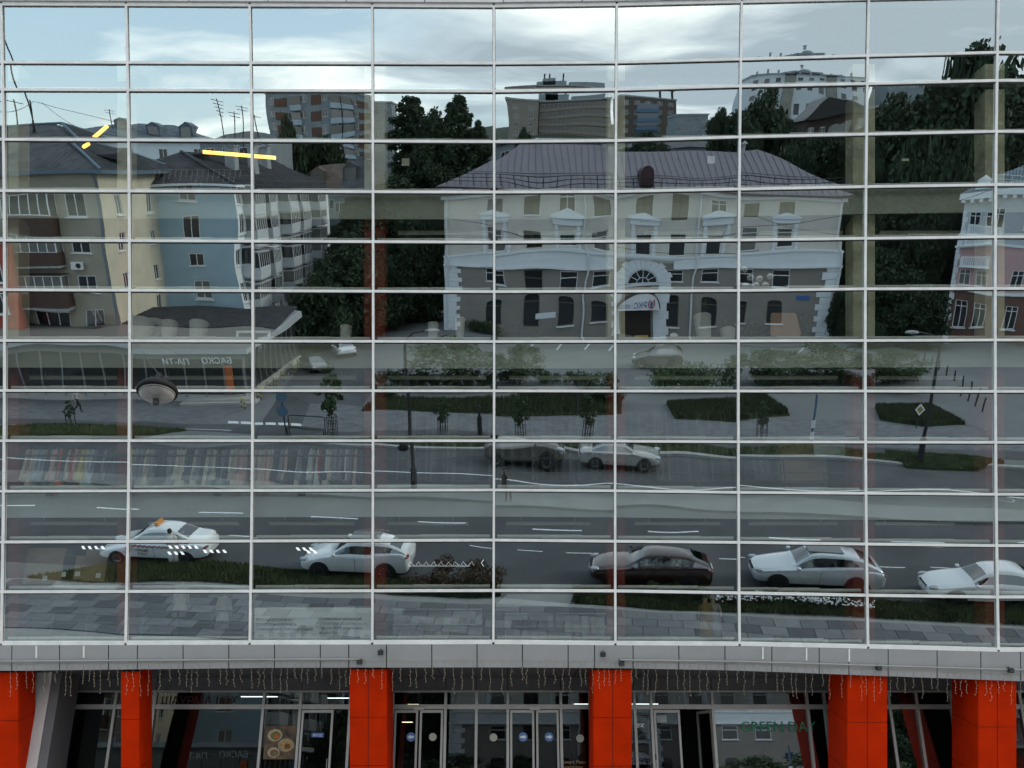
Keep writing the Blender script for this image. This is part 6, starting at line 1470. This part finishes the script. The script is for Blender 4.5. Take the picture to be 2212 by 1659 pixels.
for px, pyt, w, Y, lab, k in ((1660, 205, 165, -95, 'broad dark tree before the white tower', 'bushy'), (1570, 236, 80, -98, 'dark tree between the low grey block and the white tower', 'bushy'), (1620, 262, 60, -90, 'small dark tree over the right end of the mauve roof', 'bushy'), (1940, 222, 200, -78, 'dark broad tree before the red brown house', 'bushy'), (2030, 200, 210, -74, 'tall dark tree left of the last mullion', 'big'), (2110, 112, 240, -66, 'tallest dark tree at upper right, rising against the sky', 'big'), (2180, 150, 240, -70, 'dark tree at the right edge beside the tallest one', 'big'), (1890, 300, 110, -66, 'dark tree right of the mauve roof end', 'bushy'), (2000, 290, 160, -60, 'wide dark tree behind the cream pillars', 'bushy'), (2090, 300, 100, -58, 'dark tree above the pink house roof', 'bushy'), (1775, 296, 110, -84, 'dark round tree just above the right slope of the mauve roof', 'bushy'), (1840, 282, 120, -88, 'dark tree below the dark brown house on the right', 'bushy'), (1725, 312, 70, -82, 'low dark tree touching the mauve roof ridge end', 'bushy'), (1128, 282, 44, -100, 'small dark tree at the foot of the tan gable', 'bushy'), (620, 258, 90, -92, 'dark tree at the foot of the grey panel tower', 'bushy'), (700, 285, 90, -96, 'low dark tree right below the grey panel tower', 'bushy'), (1400, 296, 120, -100, 'low dark treetop over the middle of the mauve roof', 'bushy')):
    at_tree(k, lab, px, pyt, Y, {'bushy':9,'big':14,'poplar':18}[k], w, group=gF, z=0)
gS = 'dark trees standing close around the office building'
for px, pyt, w, Y, lab, k in ((760, 520, 190, -44, 'dark tree between the pale balconies and the red inner pillar', 'bushy'), (690, 600, 140, -40, 'dark leafy tree low before the pale balconies', 'bushy'), (780, 410, 150, -62, 'dark tree behind the balcony block end', 'big'), (850, 400, 200, -58, 'wide dark tree left of the white quoins', 'big'), (910, 440, 150, -52, 'dark tree touching the left corner of the office building', 'bushy'), (820, 560, 160, -49, 'dark tree in the shade left of the office building', 'bushy'), (1870, 400, 130, -56, 'dark tree touching the right corner of the office building', 'big'), (1950, 380, 190, -58, 'wide dark tree right of the office building', 'big'), (2030, 430, 130, -52, 'dark tree left of the pink house', 'bushy'), (1920, 540, 170, -47, 'dark bushy tree low right of the office building', 'bushy'), (1990, 620, 140, -42, 'dark bush tree before the pink house corner', 'bushy'), (1845, 600, 80, -44.5, 'slim dark tree before the right white quoins', 'bushy'), (1880, 690, 90, -40, 'low dark conifer bush by the right quoins', 'bushy')):
    at_tree(k, lab, px, pyt, Y, {'bushy':9,'big':14,'poplar':18}[k], w, group=gS)
gM = 'loose trees on the forecourt'
for px, py, pyt, w, lab, k in ((985, 835, 742, 210, 'loose leafy tree spreading over the forecourt left of centre', 'loose'), (1120, 832, 745, 110, 'smaller loose tree right of the spreading forecourt tree', 'loose'), (1660, 832, 745, 170, 'loose leafy tree on the forecourt at right', 'loose'), (1790, 835, 740, 200, 'wide loose tree on the forecourt behind the two white ovals', 'loose'), (1930, 838, 742, 160, 'loose tree by the line of bollards', 'loose')):
    X, Y = gp(px, py); at_tree(k, lab, px, pyt, Y, 7.8, w, group=gM)
gY = 'young street trees in metal guards'
for px, py, pyt, lab in ((716, 940, 800, 'young street tree behind the black bench'), (956, 946, 858, 'young street tree left of the slim dark pole'), (1125, 945, 852, 'young street tree behind the brown parked crossover'), (1266, 945, 852, 'young street tree behind the silver parked saloon'), (1640, 945, 878, 'young street tree before the brown leaning board'), (158, 926, 868, 'young street tree on the far left lawn strip')):
    X, Y = gp(px, py); zt = zr(pyt, Y)
    o = tree('young', lab, X, Y, .1, zt/4.2, px % 6, zt/4.2, 'street_tree', gY)
    g_ = thing('tree_guard', 'black metal guard round the %s' % lab, 'tree guard', (X, Y, .1), group='black tree guards')
    for k in range(6): a = 2*PI*k/6; MB().tube([(.3*math.cos(a), .3*math.sin(a), 0), (.3*math.cos(a), .3*math.sin(a), 1.15)], .02, 4).build('upright', M_black, g_)
    for h in (.35, .8, 1.12): MB().tube([(.3*math.cos(2*PI*k/16), .3*math.sin(2*PI*k/16), h) for k in range(17)], .018, 4).build('hoop', M_black, g_)
def shrub(px0, px1, py, hgt, lab, m=M_leaf2, n=1600, size=.07, depth=1.2, seed=1, name='shrub', cat='shrub', group=None):
    (xa, ya), (xb, yb) = gp(px0, py), gp(px1, py); L = xb-xa; r = random.Random(seed); cl = []
    for k in range(int(max(14, L*8))): cl.append((r.uniform(-L/2, L/2), r.uniform(-depth/2, depth/2), hgt*r.uniform(.25, .62), hgt*r.uniform(.28, .45)))
    o = thing(name, lab, cat, ((xa+xb)/2, (ya+yb)/2-depth*.3, .1), math.atan2(yb-ya, L)*0+.08, group)
    put('foliage', leaves_mesh('foliage', cl, n, size, m, seed), o); T = MB()
    for c in cl[::2]: T.tube([(c[0]*.9, c[1]*.9, -.05), c[:3]], .02, 4, .006)
    kind(T.build('stem', M_bark, o), 'stuff'); return o
shrub(900, 1085, 1276, .95, 'dark reddish barberry shrub on the near verge beside the gap', M_leaf3, 4200, .05, 1.4, 3)
shrub(1400, 1530, 1300, .55, 'low green shrub on the verge by the maroon crossover', M_leaf2, 2200, .05, 1.0, 4)
shrub(820, 1062, 838, 1.15, 'clipped hedge behind the lawn left of centre', M_leaf, 4200, .09, 1.3, 5, 'hedge', 'hedge')
shrub(1075, 1335, 832, .95, 'lower loose hedge behind the lawn at centre', M_leaf2, 3600, .09, 1.3, 6, 'hedge', 'hedge')
shrub(1425, 1595, 842, 2.0, 'round shrub before the forecourt right of the red pillar', M_leaf2, 4200, .10, 2.4, 7)
shrub(1640, 1880, 846, 1.4, 'long shrub bed under the forecourt tree at right', M_leaf, 4200, .10, 2.0, 8)
shrub(1900, 2000, 838, 1.3, 'shrub by the bollards on the right', M_leaf, 2400, .10, 1.6, 9); shrub(805, 850, 868, 1.2, 'small dark shrub at the left tip of the lawn bed', M_leaf, 1600, .09, 1.6, 10)
shrub(1260, 1335, 872, 1.6, 'dark round shrub at the right end of the middle lawn', M_leaf, 2600, .09, 2.0, 11); shrub(1615, 1700, 720, 1.6, 'leafy shrub under the right windows of the office building', M_leaf2, 2200, .1, 1.2, 12)
shrub(1020, 1075, 728, 1.7, 'shrub at the left foot of the brown wall', M_leaf2, 1800, .1, 1.2, 13)
# white flowers on the right verge
fb = MB(); q = random.Random(2)
for k in range(420):
    px = q.uniform(1545, 1885); X, Y = gp(px, 1303+(px-1545)*.062+q.uniform(-3, 9)); z = .2+q.uniform(.08, .28); a = q.uniform(0, 6); s_ = q.uniform(.03, .06)
    fb.add([(X+s_*math.cos(a+t), Y+s_*math.sin(a+t), z+s_*.5*math.sin(t*2+a)) for t in (0, 1.57, 3.14, 4.71)], [(0,1,2,3)])
tag(kind(fb.build('flower_bed', M_flower), 'stuff'), 'bed of white petunias on the verge beside the silver SUV', 'flowers')
# ------------------------------------------------------------------ street furniture
M_yb = mat('hoop_yellow', (.55,.45,.06), .5, .05); M_dk = mat('dark_pole', (.03,.03,.032), .5, .05)
for k, (px, py, w) in enumerate(((590, 795, 13), (632, 790, 22), (642, 800, 9), (628, 812, 10), (606, 826, 10), (590, 840, 10), (575, 850, 10), (560, 862, 10), (527, 885, 14))):
    X, Y = gp(px, py); h = .75; L = max(.5, w/1900*(YV-Y)); r = thing('hoop_barrier', 'yellow and black hoop barrier by the side road, %s one' % ('far left,widest far,fourth nearest,fifth,sixth,seventh,eighth,ninth,nearest pavilion steps'.split(',')[k]), 'barrier', (X, Y, 0), .9, group='striped hoop barriers')
    for sx in (-1, 1):
        for j in range(4): MB().tube([(sx*L/2,0,h*j/4),(sx*L/2,0,h*(j+1)/4)], .04, 6).build('leg_band', M_yb if j % 2 else M_black, r)
    MB().tube([(-L/2,0,h),(L/2,0,h)], .04, 6).build('top_bar', M_yb, r)
X, Y = gp(662, 937); bn = thing('bench', 'black steel bench with a high back on the verge by the young tree', 'bench', (X, Y, .02), .1); L = 82/1900*(YV-Y)
B = MB(); B.tube([(-L/2,0,.02),(-L/2,0,.5),(-L/2,-.1,1.0),(-L/2+.1,-.1,1.06),(L/2-.1,-.1,1.06),(L/2,-.1,1.0),(L/2,0,.5),(L/2,0,.02)], .03, 6).build('frame', M_black, bn)
for k in range(4): MB().box(-L/2, L/2, -.05+.11*k, .04+.11*k, .44, .47).build('seat_slat', M_black, bn)
for sx in (-L/2, L/2): MB().tube([(sx,.36,.02),(sx,.36,.45)], .03, 6).build('leg', M_black, bn)
def pole(px, pyb, pyt, lab, r=.07, cat='pole', arm=None, name='lamp_post', col=None, arm_dir=1):
    X, Y = gp(px, pyb); z = zr(pyt, Y); o = thing(name, lab, cat, (X, Y, 0)); MB().tube([(0,0,0),(0,0,z)], r, 8, r*.7).build('pole', col or M_dk, o); MB().tube([(0,0,0),(0,0,1.3)], r*1.5, 8).build('base_sleeve', col or M_dk, o)
    if arm:
        MB().tube([(0,0,z),(arm_dir*arm*.4,0,z+.4),(arm_dir*arm,0,z+.5)], r*.45, 6).build('arm', col or M_dk, o); B = MB(); B.sm = True; B.ball((arm_dir*(arm+.3),0,z+.48), .38, .16, .10, 12, 8); B.build('lamp_head', M_chim, o)
    return o
pole(889, 1066, 742, 'dark street pole with a short arm standing on the kerb right of the white crossover', .105, 'street lamp', 1.0)
pole(1037, 946, 876, 'slim dark post between two young trees', .10, 'post', None, 'post'); pole(1243, 895, 800, 'thin dark post on the lawn bed at centre', .05, 'post', None, 'post')
pole(1990, 1000, 738, 'dark street pole on the right lawn triangle', .11, 'street lamp', 1.2, arm_dir=-1); pole(1930, 735, 632, 'pale street lamp with a swan neck left of the pink house', .06, 'street lamp', 2.4, col=M_wpipe, arm_dir=1)
pole(812, 700, 578, 'pale street lamp before the dark trees beside the red pillar', .06, 'street lamp', 1.6, col=M_wpipe, arm_dir=-1) if False else pole(705, 726, 575, 'pale street lamp before the dark trees left of the red pillar', .06, 'street lamp', 1.8, col=M_wpipe)
pole(2062, 715, 520, 'grey street lamp at the corner of the pink house', .07, 'street lamp', 1.2, col=M_chim)
X, Y = gp(617, 935); sg_ = thing('road_sign', 'round road sign on a leaning dark post seen from behind by the bench', 'road sign', (X, Y, 0)); zt = zr(848, Y)
MB().tube([(0,0,0),(-.12,0,zt)], .045, 6).build('post', M_dk, sg_)
for z in (zt-.35, zt-1.2): B = MB(); B.lathe([(.35,0),(.35,.02)], 20); B.build('sign_disc', mat('sign_back_blue', (.10,.17,.24), .5, .05), sg_, loc=(-.1,.07,z), rot=(PI/2,0,0))
X, Y = gp(1742, 985); sn = thing('parking_sign', 'tall post with blue and white parking plates before the dark lawn', 'road sign', (X, Y, 0)); zt = zr(862, Y)
MB().tube([(0,0,0),(0,0,zt)], .04, 6).build('post', M_dk, sn); MB().box(-.05, .05, .05, .07, zt-1.1, zt-.05).build('blue_plate', mat('dull_blue_plate', (.10,.15,.26), .5, .05), sn)
for z in (zt-1.6, zt-2.2): MB().box(-.12, .12, .05, .07, z, z+.4).build('white_plate', M_white, sn)
X, Y = gp(1984, 925); sn = thing('priority_sign', 'diamond priority sign on the right dark pole', 'road sign', (X-.25, Y+.3, 0)); zt = zr(875, Y); MB().tube([(0,0,0),(0,0,zt)], .035, 6).build('post', M_dk, sn)
B = MB(); B.prism([(0,-.45),(.32,0),(0,.45),(-.32,0)], .04, .05); B.build('diamond_plate', M_white, sn, loc=(0,0,zt-.1)); B = MB(); B.prism([(0,-.28),(.2,0),(0,.28),(-.2,0)], .052, .056); B.build('yellow_diamond', mat('dull_yellow', (.30,.25,.08), .5, .05), sn, loc=(0,0,zt-.1))
for k in range(9):
    px = 1994+k*17; py = 775+k*14; X, Y = gp(px, py); o = thing('bollard', 'dark slim bollard along the right side street, number %s from the far end' % ('one two three four five six seven eight nine'.split()[k]), 'bollard', (X, Y, 0), group='bollards along the right side street'); MB().lathe([(.06,0),(.06,1.0),(.04,1.05),(.01,1.06)], 8).build('shaft', M_dk, o)
X, Y = gp(2168, 1076); mh = thing('manhole_cover', 'round iron manhole cover on the carriageway at the right edge', 'manhole cover', (X, Y, .004))
MB().lathe([(.36,0),(.36,.012),(.01,.012)], 24).build('lid', mat('cast_iron', (.10,.10,.10), .6, .2, 12), mh); MB().lathe([(.45,0),(.45,.006),(.37,.006)], 24).build('rim', M_kerb, mh)
# overhead wires before the office building
def wire(pa, pb, sag, lab):
    (xa, ya, za), (xb, yb, zb_) = pa, pb; B = MB(); n = 12; B.tube([(xa+(xb-xa)*k/n, ya+(yb-ya)*k/n, za+(zb_-za)*k/n-sag*4*k/n*(1-k/n)) for k in range(n+1)], .022, 4); tag(B.build('overhead_wire', M_black), lab, 'wire', 'overhead wires across the street')
P3 = lambda px, py, Y: (xr(px, py, Y), Y, zr(py, Y))
wire(P3(958, 475, -38), P3(1640, 545, -34), .6, 'dark wire crossing the office front from the left downpipe'); wire(P3(1240, 515, -36), P3(2200, 395, -30), 1.0, 'dark wire rising across the office front to the right edge'); wire(P3(1640, 470, -36), P3(1815, 515, -40), .2, 'short wire slanting to the right downpipe')
wire(P3(68, 214, -33), P3(560, 292, -60), 1.2, 'wire from the ridge mast falling right over the skyline'); wire(P3(84, 216, -33), P3(240, 300, -50), 1.0, 'steeper wire from the ridge mast over the grey roof'); wire(P3(-60, 218, -33), P3(66, 214, -33), .8, 'wire coming from the left edge to the ridge mast')
# ------------------------------------------------------------------ people
M_skin = mat('skin', (.46,.30,.23), .6, .05); M_shoe = mat('dark_shoe', (.03,.03,.03), .6, 0)
def person(lab, loc, rz, shirt, trousers, hair, pose='stand', h=1.74, dress=False, long_hair=False, group=None):
    k = h/1.75
    J = {'pel':(0,0,.95),'chest':(0,.0,1.28),'neck':(0,.0,1.47),'head':(0,.015,1.62),'crown':(0,.01,1.70),
         'shl':(-.18,0,1.41),'shr':(.18,0,1.41),'hil':(-.09,0,.90),'hir':(.09,0,.90),
         'knl':(-.11,.03,.50),'knr':(.11,.03,.50),'anl':(-.12,-.01,.09),'anr':(.12,-.01,.09),'tol':(-.13,.15,.035),'tor':(.13,.15,.035)}
    if pose == 'camera': J.update({'ell':(-.27,.12,1.20),'elr':(.27,.12,1.20),'wrl':(-.09,.30,1.50),'wrr':(.09,.30,1.50)})
    elif pose == 'walk': J.update({'ell':(-.25,-.10,1.16),'elr':(.25,.08,1.16),'wrl':(-.24,.0,.95),'wrr':(.24,.24,1.0),'knl':(-.09,.24,.53),'anl':(-.1,.30,.10),'tol':(-.1,.45,.06),'knr':(.09,.02,.50),'anr':(.1,-.32,.14),'tor':(.1,-.19,.05)})
    else: J.update({'ell':(-.25,-.02,1.15),'elr':(.25,-.02,1.15),'wrl':(-.25,.08,.92),'wrr':(.25,.08,.92)})
    R = {'pel':.15,'chest':.145,'neck':.06,'head':.098,'crown':.075,'shl':.07,'shr':.07,'hil':.10,'hir':.10,'knl':.062,'knr':.062,'anl':.042,'anr':.042,'tol':.035,'tor':.035,'ell':.047,'elr':.047,'wrl':.032,'wrr':.032}
    E = [('pel','chest'),('chest','neck'),('neck','head'),('head','crown'),('chest','shl'),('chest','shr'),('shl','ell'),('shr','elr'),('ell','wrl'),('elr','wrr'),('pel','hil'),('pel','hir'),('hil','knl'),('hir','knr'),('knl','anl'),('knr','anr'),('anl','tol'),('anr','tor')]
    names = list(J); idx = {n: i for i, n in enumerate(names)}
    me = bpy.data.meshes.new('body'); me.from_pydata([tuple(c*k for c in J[n]) for n in names], [(idx[a], idx[b]) for a, b in E], []); o = put('tmp', me)
    md = o.modifiers.new('k', 'SKIN'); o.modifiers.new('s', 'SUBSURF').levels = 2
    for n in names: v = me.skin_vertices[0].data[idx[n]]; rr = R[n]*k; v.radius = (rr, rr*.78) if n in ('pel','chest') else (rr, rr)
    me.skin_vertices[0].data[idx['pel']].use_root = True
    bpy.context.view_layer.update(); em = bpy.data.meshes.new_from_object(o.evaluated_get(bpy.context.evaluated_depsgraph_get())); bpy.data.objects.remove(o)
    em.name = 'body'; em.materials.clear()
    for m in (shirt, trousers, M_skin, M_shoe): em.materials.append(m)
    P = {n: Vector(J[n])*k for n in names}
    def seg(p, a, b): d = b-a; t = max(0, min(1, (p-a).dot(d)/d.length_squared)); return (p-(a+d*t)).length
    part_of = {('pel','chest'):0,('chest','neck'):0,('neck','head'):2,('head','crown'):2,('chest','shl'):0,('chest','shr'):0,('shl','ell'):0,('shr','elr'):0,('ell','wrl'):2,('elr','wrr'):2,('pel','hil'):1,('pel','hir'):1,('hil','knl'):1,('hir','knr'):1,('knl','anl'):1,('knr','anr'):1,('anl','tol'):3,('anr','tor'):3}
    for f in em.polygons:
        c = f.center; e = min(E, key=lambda e: seg(c, P[e[0]], P[e[1]])); m = part_of[e]
        if m == 0 and c.z < .93*k and abs(c.x) < .2: m = 1
        if m == 0 and c.z > 1.50*k and abs(c.x) < .09: m = 2
        f.material_index = m; f.use_smooth = True
    r = thing('person', lab, 'person', loc, rz, group); put('body', em, r)
    hd = P['head']; B = MB(); B.sm = True
    B.ball((hd.x, hd.y-.022*k, hd.z+.028*k), .102*k, .108*k, .118*k, 14, 10)
    if long_hair: B.ball((hd.x, hd.y-.085*k, hd.z-.16*k), .10*k, .055*k, .26*k, 12, 8)
    B.build('hair', hair, r)
    B = MB(); B.sm = True; B.ball((hd.x, hd.y+.10*k, hd.z-.005*k), .016*k, .026*k, .03*k, 8, 6)
    for sx in (-1, 1): B.ball((hd.x+sx*.096*k, hd.y, hd.z), .014*k, .026*k, .038*k, 8, 6)
    B.build('nose_and_ears', M_skin, r)
    B = MB(); 
    for sx in (-1, 1): B.ball((hd.x+sx*.036*k, hd.y+.088*k, hd.z+.02*k), .013*k, .008*k, .008*k, 8, 5)
    B.box(hd.x-.024*k, hd.x+.024*k, hd.y+.088*k, hd.y+.096*k, hd.z-.055*k, hd.z-.047*k); B.build('eyes_and_mouth', M_dframe, r)
    for s_, w, el in ((-1, 'wrl', 'ell'), (1, 'wrr', 'elr')):
        d = (P[w]-P[el]).normalized(); B = MB(); B.sm = True; pc = P[w]+d*.05*k; B.ball(tuple(pc), .036*k, .03*k, .045*k, 8, 6); sd_ = d.orthogonal().normalized(); up_ = d.cross(sd_)
        for f in range(4): b0 = pc+d*.02*k+sd_*(f-1.5)*.018*k; L_ = (.062,.074,.07,.055)[f]*k; B.tube([b0, b0+d*L_*.5+up_*.006, b0+d*L_*.85+up_*.03*k], .009*k, 5, .007*k)
        t0 = pc-sd_*.032*k; B.tube([t0, t0-sd_*.02*k+d*.025*k, t0-sd_*.015*k+d*.055*k], .010*k, 5, .008*k); B.build('hand', M_skin, r)
    if dress:
        B = MB(); B.sm = True; B.lathe([(.30*k,.18*k),(.25*k,.5*k),(.205*k,.9*k),(.165*k,1.05*k),(.175*k,1.3*k),(.11*k,1.46*k)], 18); B.build('dress', shirt, r)
    return r
cl = lambda n, c: mat('cloth_'+n, c, .9, .1, 6)
ph = person('photographer in a dark t-shirt holding a camera to the face on the traffic island', (.0, -.42, .13), 0, cl('slate_shirt', (.09,.095,.10)), cl('khaki', (.16,.14,.11)), mat('hair_brown', (.05,.035,.025), .7, .2, 8), 'camera', 1.60)
pc = thing('camera', 'small black camera held up by the photographer', 'camera', (0, -.115, 1.575)); MB().box(-.065, .065, -.03, .02, -.04, .045).box(-.02, .02, -.03, .02, .0452, .07).build('camera_body', M_black, pc); MB().lathe([(.032,0),(.032,.06),(.028,.06),(.022,.055)], 16).build('camera_lens', M_black, pc, loc=(0,.021,0), rot=(-PI/2,0,0))
X, Y = gp(172, 891); person('person in dark trousers and pale top walking past the pavilion', (X, Y, .02), -PI/2, cl('pale_top', (.40,.42,.42)), cl('black', (.02,.02,.022)), mat('hair_dark', (.02,.016,.014), .7, .2, 8), 'walk', 1.72)
c = gp(370, 1219); person('person with dark hair in a pale dress stooping at the taxi door', (c[0]+.2, c[1]+.15, .004), PI, cl('pale_dress', (.60,.60,.58)), cl('pale_dress', (.60,.60,.58)), mat('hair_brown', (.05,.035,.025), .7, .2, 8), 'stand', 1.58, dress=True)
z0 = FLOORZ[13].z
for px, pyt, lab, cs, hr, lg in ((1523, 1300, 'person with long dark hair in a mustard dress standing inside the seventh bottom pane', (.28,.18,.06), (.02,.015,.012), True), (1540, 1303, 'person with grey hair in a long grey dress beside the dark haired one', (.34,.34,.36), (.5,.49,.46), False)):
    p = fw_(px, pyt, 1.4); person(lab, (p.x, p.y, z0), 2.6, cl('dress_%d' % px, cs), cl('dress_%d' % px, cs), mat('hair_%d' % px, hr, .7, .2, 8), 'stand', max(1.3, p.z-z0), dress=True, long_hair=lg, group='people inside the bottom pane')

# ------------------------------------------------------------------ convert lettering to plain meshes
bpy.context.view_layer.update(); dg = bpy.context.evaluated_depsgraph_get()
fonts = [o for o in COL.objects if o.type == 'FONT']; made = [bpy.data.meshes.new_from_object(o.evaluated_get(dg)) for o in fonts]
for o, me in zip(fonts, made):
    me.name = 'lettering'; n = bpy.data.objects.new('lettering', me); COL.objects.link(n); n.parent = o.parent; n.location = o.location; n.rotation_euler = o.rotation_euler; n.scale = o.scale
for o in fonts: bpy.data.objects.remove(o)
